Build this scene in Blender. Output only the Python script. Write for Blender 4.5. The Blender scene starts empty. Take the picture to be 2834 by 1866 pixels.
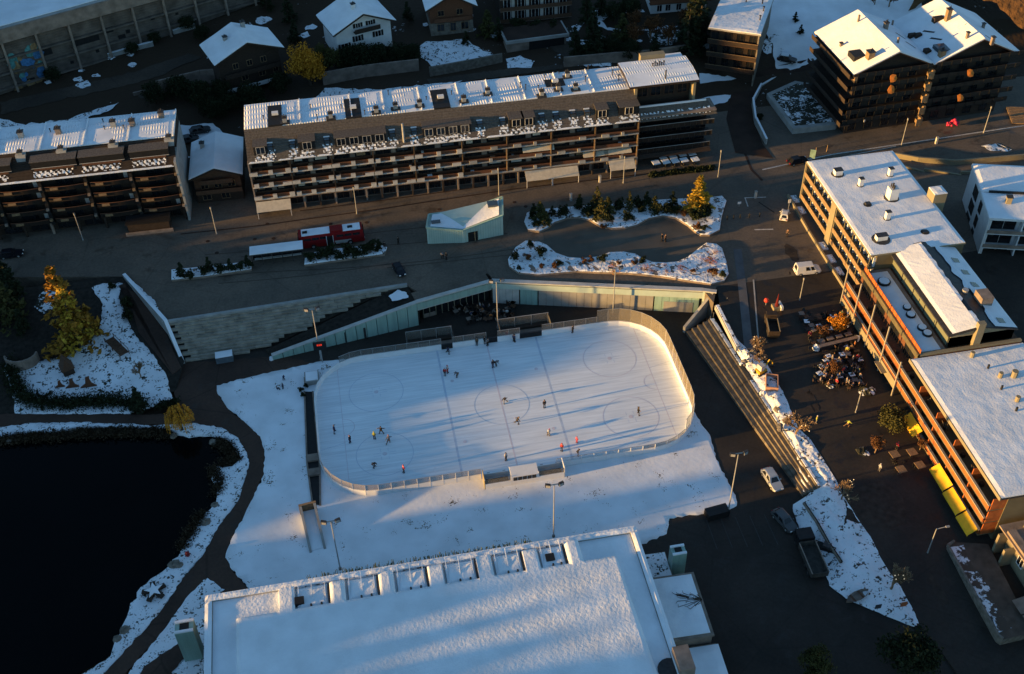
import bpy, bmesh, math, random
from mathutils import Vector, Matrix, noise as mnoise
random.seed(11)
sc = bpy.context.scene
COL = sc.collection
rad = math.radians

# ------------------------------------------------------------------ camera
CAM = Vector((-20.007, -128.029, 133.592)); PITCH, YAW, ROLL = 0.741456, 0.169958, -0.023454
FPX, IW, IH = 3128.65, 2834.0, 1866.0
_f = Vector((math.sin(YAW)*math.cos(PITCH), math.cos(YAW)*math.cos(PITCH), -math.sin(PITCH)))
_r = Vector((math.cos(YAW), -math.sin(YAW), 0)); _u = _r.cross(_f)
_R = _r*math.cos(ROLL)+_u*math.sin(ROLL); _U = -_r*math.sin(ROLL)+_u*math.cos(ROLL)
cam_d = bpy.data.cameras.new('camera'); cam = bpy.data.objects.new('camera', cam_d); COL.objects.link(cam)
cam.matrix_world = Matrix(((_R.x, _U.x, -_f.x, CAM.x), (_R.y, _U.y, -_f.y, CAM.y), (_R.z, _U.z, -_f.z, CAM.z), (0, 0, 0, 1)))
cam_d.sensor_width = 36; cam_d.sensor_fit = 'HORIZONTAL'; cam_d.lens = 36*FPX/IW; cam_d.clip_start = 1; cam_d.clip_end = 6000
sc.camera = cam

# ------------------------------------------------------------------ light
SUN_EL, SUN_AZ = rad(5.3), rad(5.0)          # light travels towards (cos az, sin az)
w = bpy.data.worlds.new('World'); sc.world = w; w.use_nodes = True
nt = w.node_tree; nt.nodes.clear()
sky = nt.nodes.new('ShaderNodeTexSky'); sky.sky_type = 'NISHITA'; sky.sun_disc = False
sky.sun_elevation = SUN_EL; sky.sun_rotation = math.atan2(-math.cos(SUN_AZ), -math.sin(SUN_AZ)); sky.altitude = 1500
sky.air_density = 1.0; sky.dust_density = 0.0; sky.ozone_density = 2.5
bg = nt.nodes.new('ShaderNodeBackground'); bg.inputs[1].default_value = 0.118
wo = nt.nodes.new('ShaderNodeOutputWorld')
tn = nt.nodes.new('ShaderNodeMixRGB'); tn.blend_type = 'MULTIPLY'; tn.inputs[0].default_value = 1; tn.inputs[2].default_value = (1.12, 1.05, .92, 1)
nt.links.new(sky.outputs[0], tn.inputs[1]); nt.links.new(tn.outputs[0], bg.inputs[0]); nt.links.new(bg.outputs[0], wo.inputs[0])
sd = bpy.data.lights.new('sun', 'SUN'); so = bpy.data.objects.new('sun', sd); COL.objects.link(so)
sd.energy = 4.7; sd.angle = rad(0.9); sd.color = (1.0, 0.57, 0.17)
_sd = Vector((math.cos(SUN_AZ)*math.cos(SUN_EL), math.sin(SUN_AZ)*math.cos(SUN_EL), -math.sin(SUN_EL)))
so.rotation_euler = _sd.to_track_quat('-Z', 'Y').to_euler(); so.location = (-200, -20, 60)
sc.view_settings.view_transform = 'Standard'; sc.view_settings.look = 'None'
sc.view_settings.exposure = 1.52; sc.view_settings.gamma = 1.0
sc.cycles.max_bounces = 5; sc.cycles.diffuse_bounces = 2; sc.cycles.glossy_bounces = 2; sc.cycles.transparent_max_bounces = 8

# ------------------------------------------------------------------ survey helpers: sight line of a photo point -> place on the ground
def sight(px, py):
    return _f + _R*((px-IW/2)/FPX) - _U*((py-IH/2)/FPX)
def G(px, py, z=0.0):
    d = sight(px, py); t = (z-CAM.z)/d.z; return CAM+d*t
def GY(px, py, y):
    d = sight(px, py); t = (y-CAM.y)/d.y; return CAM+d*t
def ss(a, b, t):
    t = max(0.0, min(1.0, (t-a)/(b-a))); return t*t*(3-2*t)
def lerp(a, b, t): return a+(b-a)*t
def street_z(y): return lerp(0.25, 5.0, max(0.0, min(1.0, (y+52)/68.0)))
def T(x, y):
    """height of the hillside behind the main street"""
    z = 5.0
    z += 6.0*ss(74, 92, y) + max(0, y-92)*0.17 + max(0, y-140)*0.1
    z += 0.35*mnoise.noise(Vector((x*.07, y*.07, 0)))*ss(74, 90, y)
    return z
def GT(px, py, off=0.0):
    d = sight(px, py); t = 120.0
    while t < 900:
        p = CAM+d*t
        if p.z <= T(p.x, p.y)+off: return p
        t += 0.25
    return p
def W2(pts, z=0.0): return [tuple(G(px, py, z)[:2]) for px, py in pts]

# ------------------------------------------------------------------ materials
MATS = {}
def mat(name, col, rough=.8, var=.25, scale=1.5, bump=0.0, bscale=6.0, spec=.3, metal=0.0, stretch=None, col2=None, emit=None):
    if name in MATS: return MATS[name]
    m = bpy.data.materials.new(name); m.use_nodes = True; n = m.node_tree; N = n.nodes; Lk = n.links
    b = N['Principled BSDF']; b.inputs['Roughness'].default_value = rough; b.inputs['Metallic'].default_value = metal
    b.inputs['Specular IOR Level'].default_value = spec
    geo = N.new('ShaderNodeNewGeometry'); mp = N.new('ShaderNodeMapping')
    Lk.new(geo.outputs['Position'], mp.inputs[0])
    if stretch: mp.inputs['Scale'].default_value = stretch
    nz = N.new('ShaderNodeTexNoise'); nz.inputs['Scale'].default_value = scale; nz.inputs['Detail'].default_value = 5
    Lk.new(mp.outputs[0], nz.inputs['Vector'])
    rp = N.new('ShaderNodeValToRGB'); rp.color_ramp.elements[0].position = .3; rp.color_ramp.elements[1].position = .7
    c2 = col2 or tuple(min(1, c*(1+var)) for c in col); c1 = col if col2 else tuple(c*(1-var) for c in col)
    rp.color_ramp.elements[0].color = (*c1, 1); rp.color_ramp.elements[1].color = (*c2, 1)
    Lk.new(nz.outputs[0], rp.inputs[0]); Lk.new(rp.outputs[0], b.inputs['Base Color'])
    if bump:
        n2 = N.new('ShaderNodeTexNoise'); n2.inputs['Scale'].default_value = bscale; n2.inputs['Detail'].default_value = 3
        Lk.new(mp.outputs[0], n2.inputs['Vector'])
        bp = N.new('ShaderNodeBump'); bp.inputs['Strength'].default_value = 1; bp.inputs['Distance'].default_value = bump
        Lk.new(n2.outputs[0], bp.inputs['Height']); Lk.new(bp.outputs[0], b.inputs['Normal'])
    if emit:
        b.inputs['Emission Color'].default_value = (*emit[:3], 1); b.inputs['Emission Strength'].default_value = emit[3]
    MATS[name] = m; return m

def snow_mat(name, bump=.05, bscale=2.0, dirt=0.0, dscale=.5, dcol=(.03, .03, .02), col=(.80, .84, .90), fine=8.0):
    """snow; dirt 0..1 lets dark ground show through in flecks"""
    m = bpy.data.materials.new(name); m.use_nodes = True; N = m.node_tree.nodes; Lk = m.node_tree.links
    b = N['Principled BSDF']; b.inputs['Roughness'].default_value = .75; b.inputs['Specular IOR Level'].default_value = .2
    geo = N.new('ShaderNodeNewGeometry')
    nb = N.new('ShaderNodeTexNoise'); nb.inputs['Scale'].default_value = bscale; nb.inputs['Detail'].default_value = 3
    Lk.new(geo.outputs['Position'], nb.inputs['Vector'])
    bp = N.new('ShaderNodeBump'); bp.inputs['Strength'].default_value = 1; bp.inputs['Distance'].default_value = bump
    Lk.new(nb.outputs[0], bp.inputs['Height']); Lk.new(bp.outputs[0], b.inputs['Normal'])
    nc = N.new('ShaderNodeTexNoise'); nc.inputs['Scale'].default_value = .25; nc.inputs['Detail'].default_value = 6
    Lk.new(geo.outputs['Position'], nc.inputs['Vector'])
    rc = N.new('ShaderNodeValToRGB'); rc.color_ramp.elements[0].color = (*[c*.86 for c in col], 1); rc.color_ramp.elements[1].color = (*col, 1)
    rc.color_ramp.elements[0].position = .35; rc.color_ramp.elements[1].position = .65
    Lk.new(nc.outputs[0], rc.inputs[0]); out = rc.outputs[0]
    if dirt > 0:
        n1 = N.new('ShaderNodeTexNoise'); n1.inputs['Scale'].default_value = dscale; n1.inputs['Detail'].default_value = 8; n1.inputs['Roughness'].default_value = .72
        Lk.new(geo.outputs['Position'], n1.inputs['Vector'])
        n2 = N.new('ShaderNodeTexNoise'); n2.inputs['Scale'].default_value = fine; n2.inputs['Detail'].default_value = 3
        Lk.new(geo.outputs['Position'], n2.inputs['Vector'])
        ad = N.new('ShaderNodeMath'); ad.operation = 'MULTIPLY_ADD'; ad.inputs[1].default_value = .45
        Lk.new(n2.outputs[0], ad.inputs[0]); Lk.new(n1.outputs[0], ad.inputs[2])
        r2 = N.new('ShaderNodeValToRGB'); p = .98-.5*dirt
        r2.color_ramp.elements[0].position = min(.98, p); r2.color_ramp.elements[1].position = min(1, p+.05)
        Lk.new(ad.outputs[0], r2.inputs[0])
        mx = N.new('ShaderNodeMixRGB'); Lk.new(r2.outputs[0], mx.inputs[0]); Lk.new(out, mx.inputs[1]); mx.inputs[2].default_value = (*dcol, 1); out = mx.outputs[0]
    Lk.new(out, b.inputs['Base Color']); MATS[name] = m; return m

SNOW = snow_mat('snow', .06, 1.6)
SNOW_ROOF = snow_mat('roof_snow', .07, 2.3)
SNOW_FLAT = snow_mat('flat_roof_snow', .035, 3.6)
SNOW_ROOF_FINE = snow_mat('roof_snow_fine', .03, 3.0)
SNOW_LAWN = snow_mat('lawn_snow', .02, 1.4, dirt=.25, dscale=.30, dcol=(.10, .085, .055), fine=5.0)
SNOW_SPECK = snow_mat('specked_snow', .07, 1.2, dirt=.40, dscale=.8, fine=3.4)
SNOW_PATCHY = snow_mat('patchy_snow', .1, 1.0, dirt=.66, dscale=.5, fine=2.6)
SNOW_BANK = snow_mat('bank_snow', .25, 1.3, dirt=.40, dscale=.8, dcol=(.05, .04, .03), fine=3.0)
SCRUB = snow_mat('scrub_ground', .15, 1.2, dirt=.97, dscale=.12, dcol=(.042, .028, .018), fine=1.2)
ORANGE_SCRUB = mat('dry_grass_slope', (.05, .028, .012), .95, scale=.3, col2=(.17, .085, .03), bump=.5, bscale=.9)
ASPHALT = mat('asphalt', (.034, .019, .013), .85, .35, .35, .01, 9)
BASIN = mat('basin_paving', (.095, .082, .066), .75, .2, .3, .01, 4)
WATER = mat('pond_water', (.0015, .002, .0025), .08, .2, .1, .02, .7, spec=.06)
CONC = mat('concrete', (.30, .30, .29), .85, .2, .6, .01, 8)
CONC_D = mat('concrete_dark', (.22, .175, .145), .9, .3, .7, .02, 5)
CONC_L = mat('concrete_light', (.45, .44, .42), .85, .15, .8)
STONE = mat('stone', (.17, .15, .125), .9, .35, 1.5, .04, 3)
COPPER = mat('green_cladding', (.26, .40, .36), .5, .14, .9, spec=.4, stretch=(2, 2, .2))
COPPER_L = mat('pale_green_panel', (.42, .52, .47), .6, .08, .6)
WHITE = mat('white_paint', (.72, .72, .72), .5, .05, 1.5)
WHITE_PL = mat('white_plaster', (.66, .67, .68), .85, .08, .7)
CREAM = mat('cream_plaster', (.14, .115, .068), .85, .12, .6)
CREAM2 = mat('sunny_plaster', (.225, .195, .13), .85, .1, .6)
BOARD = mat('rink_board_white', (.74, .76, .78), .45, .05, .8)
WOOD = mat('brown_wood', (.085, .045, .027), .8, .4, 2.5, stretch=(1, 1, 5))
WOOD_R = mat('red_brown_wood', (.12, .050, .026), .75, .35, 2.5, stretch=(1, 1, 5))
WOOD_D = mat('dark_wood', (.035, .024, .018), .85, .35, 2.0, stretch=(1, 1, 5))
WOOD_T = mat('tan_wood', (.22, .145, .08), .8, .25, 2.5)
RUST = mat('rust_red_panel', (.36, .10, .026), .7, .25, 1.2)
TILE = mat('brown_roof_tile', (.10, .085, .072), .85, .3, 3, .03, 5)
GLASS = mat('window_glass', (.012, .014, .017), .12, .3, .5, spec=.5)
GLASS_B = mat('skylight_glass', (.05, .07, .09), .1, .2, .5, spec=.6)
BLACK = mat('black_paint', (.012, .012, .013), .6, .3, 2)
DARK = mat('dark_metal', (.045, .045, .048), .55, .3, 2, metal=.3)
STEEL = mat('galvanised_steel', (.34, .34, .34), .5, .2, 2, metal=.3)
RED = mat('red_paint', (.20, .008, .010), .4, .15, 1.5)
PINK = mat('pink_plastic', (.42, .02, .08), .5, .2, 1.5)
ORANGE = mat('orange_face', (.50, .16, .02), .7, .1, 1)
YELLOW = mat('yellow_awning', (.80, .46, .02), .75, .1, 1.2)
AWN_CREAM = mat('cream_awning', (.50, .45, .36), .8, .12, 1.5)
SILVER = mat('silver_car_paint', (.42, .44, .46), .35, .08, 1, metal=.3)
GREYCAR = mat('grey_car_paint', (.09, .095, .10), .35, .1, 1, metal=.3)
DARKCAR = mat('dark_car_paint', (.015, .016, .022), .3, .1, 1, metal=.3)
RUBBER = mat('rubber', (.02, .02, .02), .9, .2, 3)
SKIN = mat('skin', (.45, .27, .19), .6, .05, 5)
SOIL = mat('dark_soil', (.022, .018, .014), .95, .5, 1.5, .05, 3)
LINE_B = mat('ice_line_blue', (.50, .58, .70), .4, .1, 1)
LINE_R = mat('ice_line_red', (.61, .59, .66), .4, .1, 1)
LINE_W = mat('road_paint', (.45, .44, .42), .8, .25, 2)
BARK = mat('bark', (.06, .045, .033), .95, .3, 4)
TWIG = mat('twig', (.20, .135, .08), .95, .3, 4)
RED_LED = mat('led_digits', (.4, .02, .01), .6, .1, 2, emit=(1, .05, .02, .25))
FAIRY = mat('fairy_light', (.8, .7, .5), .5, .1, 2, emit=(1, .8, .5, .12))

def ground_mat(name, col, col2, rough=.85, crack=.16):
    """asphalt with wet stains, repairs and hairline joints"""
    m = bpy.data.materials.new(name); m.use_nodes = True; N = m.node_tree.nodes; Lk = m.node_tree.links; b = N['Principled BSDF']
    geo = N.new('ShaderNodeNewGeometry'); P_ = geo.outputs['Position']
    def nz(s, d=6, r=.6):
        n = N.new('ShaderNodeTexNoise'); n.inputs['Scale'].default_value = s; n.inputs['Detail'].default_value = d; n.inputs['Roughness'].default_value = r; Lk.new(P_, n.inputs['Vector']); return n.outputs[0]
    def ramp(i, a, c, ca, cc):
        r = N.new('ShaderNodeValToRGB'); r.color_ramp.elements[0].position = a; r.color_ramp.elements[1].position = c; r.color_ramp.elements[0].color = (*ca, 1); r.color_ramp.elements[1].color = (*cc, 1); Lk.new(i, r.inputs[0]); return r.outputs[0]
    base = ramp(nz(.09, 8, .65), .36, .64, col, col2); g1 = ramp(nz(2.2, 4), .3, .7, (.78,)*3, (1.12,)*3); st = ramp(nz(.33, 5, .7), .56, .66, (1, 1, 1), (.62, .60, .58))
    vo = N.new('ShaderNodeTexVoronoi'); vo.feature = 'DISTANCE_TO_EDGE'; vo.inputs['Scale'].default_value = .085; Lk.new(P_, vo.inputs['Vector']); ck = ramp(vo.outputs['Distance'], .004, .012, (1-crack,)*3, (1, 1, 1))
    cur = base
    for x in (g1, st, ck):
        mx = N.new('ShaderNodeMixRGB'); mx.blend_type = 'MULTIPLY'; mx.inputs[0].default_value = 1; Lk.new(cur, mx.inputs[1]); Lk.new(x, mx.inputs[2]); cur = mx.outputs[0]
    Lk.new(cur, b.inputs['Base Color']); b.inputs['Specular IOR Level'].default_value = .35
    rr = N.new('ShaderNodeMapRange'); Lk.new(st, rr.inputs[0]); rr.inputs[1].default_value = .6; rr.inputs[2].default_value = 1; rr.inputs[3].default_value = .45; rr.inputs[4].default_value = rough; Lk.new(rr.outputs[0], b.inputs['Roughness'])
    bp = N.new('ShaderNodeBump'); bp.inputs['Distance'].default_value = .012; Lk.new(nz(6, 3), bp.inputs['Height']); Lk.new(bp.outputs[0], b.inputs['Normal']); MATS[name] = m; return m
STREETM = ground_mat('street_asphalt', (.024, .020, .017), (.044, .035, .028))
PLAZA = ground_mat('plaza_asphalt', (.092, .078, .063), (.145, .114, .088))
ASPHALT_G = ground_mat('yard_asphalt', (.021, .017, .014), (.038, .030, .025))
PATH = ground_mat('path_asphalt', (.038, .022, .016), (.070, .040, .028), crack=.3)
def ice_mat():
    m = mat('ice', (.70, .76, .82), .3, .05, .10, spec=.4, col2=(.78, .83, .88)); N = m.node_tree.nodes; Lk = m.node_tree.links; b = N['Principled BSDF']
    geo = N.new('ShaderNodeNewGeometry'); src = b.inputs['Base Color'].links[0].from_socket
    for rot, sc_ in ((.4, 1.0), (-.7, 1.3), (1.5, .8)):
        mp = N.new('ShaderNodeMapping'); mp.inputs['Rotation'].default_value = (0, 0, rot); mp.inputs['Scale'].default_value = (.12*sc_, 2.6*sc_, 1); Lk.new(geo.outputs['Position'], mp.inputs[0])
        n = N.new('ShaderNodeTexNoise'); n.inputs['Scale'].default_value = 1; n.inputs['Detail'].default_value = 5; n.inputs['Distortion'].default_value = .8; Lk.new(mp.outputs[0], n.inputs['Vector'])
        r = N.new('ShaderNodeValToRGB'); r.color_ramp.elements[0].position = .38; r.color_ramp.elements[1].position = .62; r.color_ramp.elements[0].color = (.94, .945, .95, 1); r.color_ramp.elements[1].color = (1.04, 1.04, 1.04, 1); Lk.new(n.outputs[0], r.inputs[0])
        mx = N.new('ShaderNodeMixRGB'); mx.blend_type = 'MULTIPLY'; mx.inputs[0].default_value = 1; Lk.new(src, mx.inputs[1]); Lk.new(r.outputs[0], mx.inputs[2]); src = mx.outputs[0]
    Lk.new(src, b.inputs['Base Color']); return m
ICE = ice_mat()
def ribbed_snow():
    m = snow_mat('ribbed_roof_snow', .02, 3.0); N = m.node_tree.nodes; Lk = m.node_tree.links; b = N['Principled BSDF']
    geo = N.new('ShaderNodeNewGeometry'); wv = N.new('ShaderNodeTexWave'); wv.wave_type = 'BANDS'; wv.bands_direction = 'X'; wv.inputs['Scale'].default_value = .62; wv.inputs['Distortion'].default_value = 1.6; wv.inputs['Detail'].default_value = 2; wv.inputs['Detail Scale'].default_value = 1.4
    Lk.new(geo.outputs['Position'], wv.inputs['Vector'])
    wr = N.new('ShaderNodeTexWave'); wr.bands_direction = 'Y'; wr.inputs['Scale'].default_value = .17; wr.inputs['Distortion'].default_value = .8; Lk.new(geo.outputs['Position'], wr.inputs['Vector'])
    nz = N.new('ShaderNodeTexNoise'); nz.inputs['Scale'].default_value = .22; Lk.new(geo.outputs['Position'], nz.inputs['Vector'])
    r1 = N.new('ShaderNodeValToRGB'); r1.color_ramp.elements[0].position = .42; r1.color_ramp.elements[1].position = .56; Lk.new(nz.outputs[0], r1.inputs[0])
    a = N.new('ShaderNodeMath'); a.operation = 'MULTIPLY'; Lk.new(wv.outputs[1], a.inputs[0]); Lk.new(wr.outputs[1], a.inputs[1])
    c = N.new('ShaderNodeMath'); c.operation = 'MULTIPLY'; Lk.new(a.outputs[0], c.inputs[0]); Lk.new(r1.outputs[0], c.inputs[1])
    bp = N.new('ShaderNodeBump'); bp.inputs['Strength'].default_value = 1; bp.inputs['Distance'].default_value = .13
    Lk.new(c.outputs[0], bp.inputs['Height']); Lk.new(bp.outputs[0], b.inputs['Normal']); return m
SNOW_RIB = ribbed_snow()
WOOD_K = mat('near_black_wood', (.018, .012, .009), .85, .35, 2)  # near black wood for balcony slabs and rails
WHITE_POST = mat('white_post', (.32, .29, .24), .7, .06, 1)

# ------------------------------------------------------------------ mesh builder
class MB:
    def __init__(s): s.v = []; s.f = []
    def add(s, vs, fs):
        o = len(s.v); s.v += [tuple(p) for p in vs]; s.f += [tuple(i+o for i in q) for q in fs]; return s
    def box(s, x0, y0, z0, x1, y1, z1):
        if x1 < x0: x0, x1 = x1, x0
        if y1 < y0: y0, y1 = y1, y0
        return s.add([(x0, y0, z0), (x1, y0, z0), (x1, y1, z0), (x0, y1, z0), (x0, y0, z1), (x1, y0, z1), (x1, y1, z1), (x0, y1, z1)],
                     [(0, 3, 2, 1), (4, 5, 6, 7), (0, 1, 5, 4), (1, 2, 6, 5), (2, 3, 7, 6), (3, 0, 4, 7)])
    def obox(s, cx, cy, z0, lx, ly, lz, rot=0.0, taper=1.0):
        c, n = math.cos(rot), math.sin(rot); q = []
        for z, k in ((z0, 1), (z0+lz, taper)):
            for a, b in ((-1, -1), (1, -1), (1, 1), (-1, 1)):
                x, y = a*lx/2*k, b*ly/2*k; q.append((cx+x*c-y*n, cy+x*n+y*c, z))
        return s.add(q, [(0, 3, 2, 1), (4, 5, 6, 7), (0, 1, 5, 4), (1, 2, 6, 5), (2, 3, 7, 6), (3, 0, 4, 7)])
    def prism(s, poly, z0, z1):
        n = len(poly); zt = z1 if isinstance(z1, (list, tuple)) else [z1]*n; zb = z0 if isinstance(z0, (list, tuple)) else [z0]*n
        a = sum(poly[i][0]*poly[(i+1) % n][1]-poly[(i+1) % n][0]*poly[i][1] for i in range(n))
        if a < 0: poly = list(reversed(poly)); zt = list(reversed(zt)); zb = list(reversed(zb))
        vs = [(p[0], p[1], zb[i]) for i, p in enumerate(poly)]+[(p[0], p[1], zt[i]) for i, p in enumerate(poly)]
        fs = [tuple(reversed(range(n))), tuple(range(n, 2*n))]+[(i, (i+1) % n, n+(i+1) % n, n+i) for i in range(n)]
        return s.add(vs, fs)
    def bar(s, a, b, w, h=None):
        a, b = Vector(a), Vector(b); h = h or w; d = (b-a)
        if d.length < 1e-6: return s
        d.normalize(); up = Vector((0, 0, 1)) if abs(d.z) < .95 else Vector((0, 1, 0))
        x = d.cross(up).normalized()*w/2; y = x.cross(d).normalized()*h/2
        q = [a-x-y, a+x-y, a+x+y, a-x+y, b-x-y, b+x-y, b+x+y, b-x+y]
        return s.add(q, [(0, 1, 2, 3), (7, 6, 5, 4), (0, 4, 5, 1), (1, 5, 6, 2), (2, 6, 7, 3), (3, 7, 4, 0)])
    def tube(s, pts, rs, n=6):
        pts = [Vector(p) for p in pts]
        if not isinstance(rs, (list, tuple)): rs = [rs]*len(pts)
        rings = []
        for i, p in enumerate(pts):
            d = (pts[min(i+1, len(pts)-1)]-pts[max(i-1, 0)]).normalized()
            up = Vector((0, 0, 1)) if abs(d.z) < .9 else Vector((1, 0, 0))
            x = d.cross(up).normalized(); y = x.cross(d)
            rings.append([p+(x*math.cos(k*2*math.pi/n)+y*math.sin(k*2*math.pi/n))*rs[i] for k in range(n)])
        vs = [q for r in rings for q in r]; fs = []
        for i in range(len(pts)-1):
            for k in range(n): fs.append((i*n+k, i*n+(k+1) % n, (i+1)*n+(k+1) % n, (i+1)*n+k))
        fs.append(tuple(reversed(range(n)))); fs.append(tuple(range((len(pts)-1)*n, len(pts)*n)))
        return s.add(vs, fs)
    def cyl(s, x, y, z0, z1, r0, r1=None, n=10): return s.tube([(x, y, z0), (x, y, z1)], [r0, r0 if r1 is None else r1], n)
    def ball(s, c, r, n=8, m=5, sz=1.0, jit=0):
        vs = []; fs = []
        for i in range(m+1):
            ph = math.pi*i/m
            for k in range(n):
                th = 2*math.pi*k/n; rr = r*(1+random.uniform(-jit, jit))
                vs.append((c[0]+rr*math.sin(ph)*math.cos(th), c[1]+rr*math.sin(ph)*math.sin(th), c[2]+rr*sz*math.cos(ph)))
        for i in range(m):
            for k in range(n): fs.append((i*n+k, (i+1)*n+k, (i+1)*n+(k+1) % n, i*n+(k+1) % n))
        return s.add(vs, fs)
    def quad(s, a, b, c, d): return s.add([a, b, c, d], [(0, 1, 2, 3)])
    def slab(s, pts, th):
        """thick sheet through 4 (or n) coplanar-ish points, thickness th downwards"""
        n = len(pts); vs = [tuple(p) for p in pts]+[(p[0], p[1], p[2]-th) for p in pts]
        return s.add(vs, [tuple(range(n)), tuple(reversed(range(n, 2*n)))]+[(i, n+i, n+(i+1) % n, (i+1) % n) for i in range(n)])
    def mesh(s, name, m, smooth=False):
        me = bpy.data.meshes.new(name); me.from_pydata([tuple(p) for p in s.v], [], s.f); me.validate()
        b = bmesh.new(); b.from_mesh(me); bmesh.ops.recalc_face_normals(b, faces=b.faces); b.to_mesh(me); b.free()
        if smooth:
            for p in me.polygons: p.use_smooth = True
        if m: me.materials.append(m)
        return me
    def build(s, name, m, parent=None, smooth=False):
        return link(name, s.mesh(name, m, smooth), parent)

def link(name, me, parent=None, m=None):
    o = bpy.data.objects.new(name, me); COL.objects.link(o)
    if parent is not None: o.parent = parent
    if m is not None:
        o.material_slots[0].link = 'OBJECT'; o.material_slots[0].material = m
    return o
def tag(o, label=None, cat=None, group=None, kind=None):
    if label: o['label'] = label
    if cat: o['category'] = cat
    if group: o['group'] = group
    if kind: o['kind'] = kind
    return o
def thing(name, label, cat, loc=(0, 0, 0), rz=0.0, group=None):
    o = bpy.data.objects.new(name, None); COL.objects.link(o); o.empty_display_size = .5
    o.location = loc; o.rotation_euler = (0, 0, rz); return tag(o, label, cat, group)
def copy_tree(o, parent=None, loc=None, rz=None, scale=None, label=None, group=None):
    c = o.copy(); COL.objects.link(c)
    if parent is not None: c.parent = parent
    if loc is not None: c.location = loc
    if rz is not None: c.rotation_euler = (0, 0, rz)
    if scale is not None: c.scale = (scale,)*3 if not isinstance(scale, (list, tuple)) else scale
    if label: c['label'] = label
    if group: c['group'] = group
    for ch in list(o.children): copy_tree(ch, c)
    return c
def struct(o): o['kind'] = 'structure'; return o
def frame(FL, FR):
    """angle of a front line, left end to right end"""
    return math.atan2(FR[1]-FL[1], FR[0]-FL[0])

def patch(name, poly, zf, m, step=2.0, off=0.0, jag=0.0, th=0.0, kind='structure', parent=None, rough=0.0):
    """a sheet over an outline; zf = height or function; jag ripples the outline; rough heaves the surface"""
    if jag:
        q = []
        for i, a in enumerate(poly):
            b = poly[(i+1) % len(poly)]; L = math.hypot(b[0]-a[0], b[1]-a[1]); k = max(1, int(L/(jag*2.2)))
            nx, ny = (b[1]-a[1])/max(L, 1e-6), -(b[0]-a[0])/max(L, 1e-6)
            for j in range(k):
                t = j/k; s_ = jag*mnoise.noise(Vector((lerp(a[0], b[0], t)*.6/jag, lerp(a[1], b[1], t)*.6/jag, 3.3)))*1.3 if j else 0
                q.append((lerp(a[0], b[0], t)+nx*s_, lerp(a[1], b[1], t)+ny*s_))
        poly = q
    bm = bmesh.new(); f = bm.faces.new([bm.verts.new((x, y, 0)) for x, y in poly])
    xs = [p[0] for p in poly]; ys = [p[1] for p in poly]
    if step:
        for ax, lo, hi in ((0, min(xs), max(xs)), (1, min(ys), max(ys))):
            k = lo+step
            while k < hi:
                co = [0, 0, 0]; co[ax] = k; no = [0, 0, 0]; no[ax] = 1
                bmesh.ops.bisect_plane(bm, geom=bm.verts[:]+bm.edges[:]+bm.faces[:], plane_co=co, plane_no=no); k += step
    bm.normal_update()
    if sum(f.normal.z*f.calc_area() for f in bm.faces) < 0: bmesh.ops.reverse_faces(bm, faces=bm.faces[:])
    if th:
        ed = [e for e in bm.edges if e.is_boundary]
    for v in bm.verts:
        z = (zf(v.co.x, v.co.y) if callable(zf) else zf)+off
        if rough and not v.is_boundary:
            z += rough*(mnoise.noise(Vector((v.co.x*.9, v.co.y*.9, 1)))+.6*mnoise.noise(Vector((v.co.x*2.1, v.co.y*2.1, 5))))
        v.co.z = z
    if th:
        r = bmesh.ops.extrude_edge_only(bm, edges=ed)
        for v in [g for g in r['geom'] if isinstance(g, bmesh.types.BMVert)]: v.co.z -= th
    me = bpy.data.meshes.new(name); bm.to_mesh(me); bm.free(); me.materials.append(m)
    if rough:
        for p in me.polygons: p.use_smooth = True
    o = link(name, me, parent)
    if kind and parent is None: o['kind'] = kind
    return o

# ================================================================== SETTING
def Q(ox, oy, pts, s=3.264): return [(ox+x/s, oy+y/s) for x, y in pts]
def GF(px, py, fn):
    d = sight(px, py); t = 60.0
    while t < 900:
        p = CAM+d*t
        if p.z <= fn(p.x, p.y): return p
        t += 0.1
    return p
def garden_z(x, y): return 5.0*max(0.0, min(1.0, (y-14)/26.0))
def patch_px(name, px, z, m, **k): return patch(name, W2(px, z), z, m, **k)

# far ground and hillside
g = MB(); g.quad((-2500, -2500, -.9), (2500, -2500, -.9), (2500, 2500, -.9), (-2500, 2500, -.9)); struct(g.build('ground', SCRUB))
patch('hillside', [(-420, 70), (420, 70), (420, 620), (-420, 620)], T, SCRUB, step=6.0, off=-.05)

# main street and plaza: one raised slab
PLZ = [(-230, 55)] + W2([(0, 768), (345, 765), (460, 893), (1127, 790)], 5.0)+[(-10.3, 25.4), (2.6, 27.9), (3.2, 26.4), (38.7, 16.6)]+W2([(1975, 838)], 5.0)
PLZ += [(41.5, 16.0), (175, 16), (175, 78), (-230, 78)]
struct(MB().prism(PLZ, -.95, 5.0).build('plaza', PLAZA))
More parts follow.
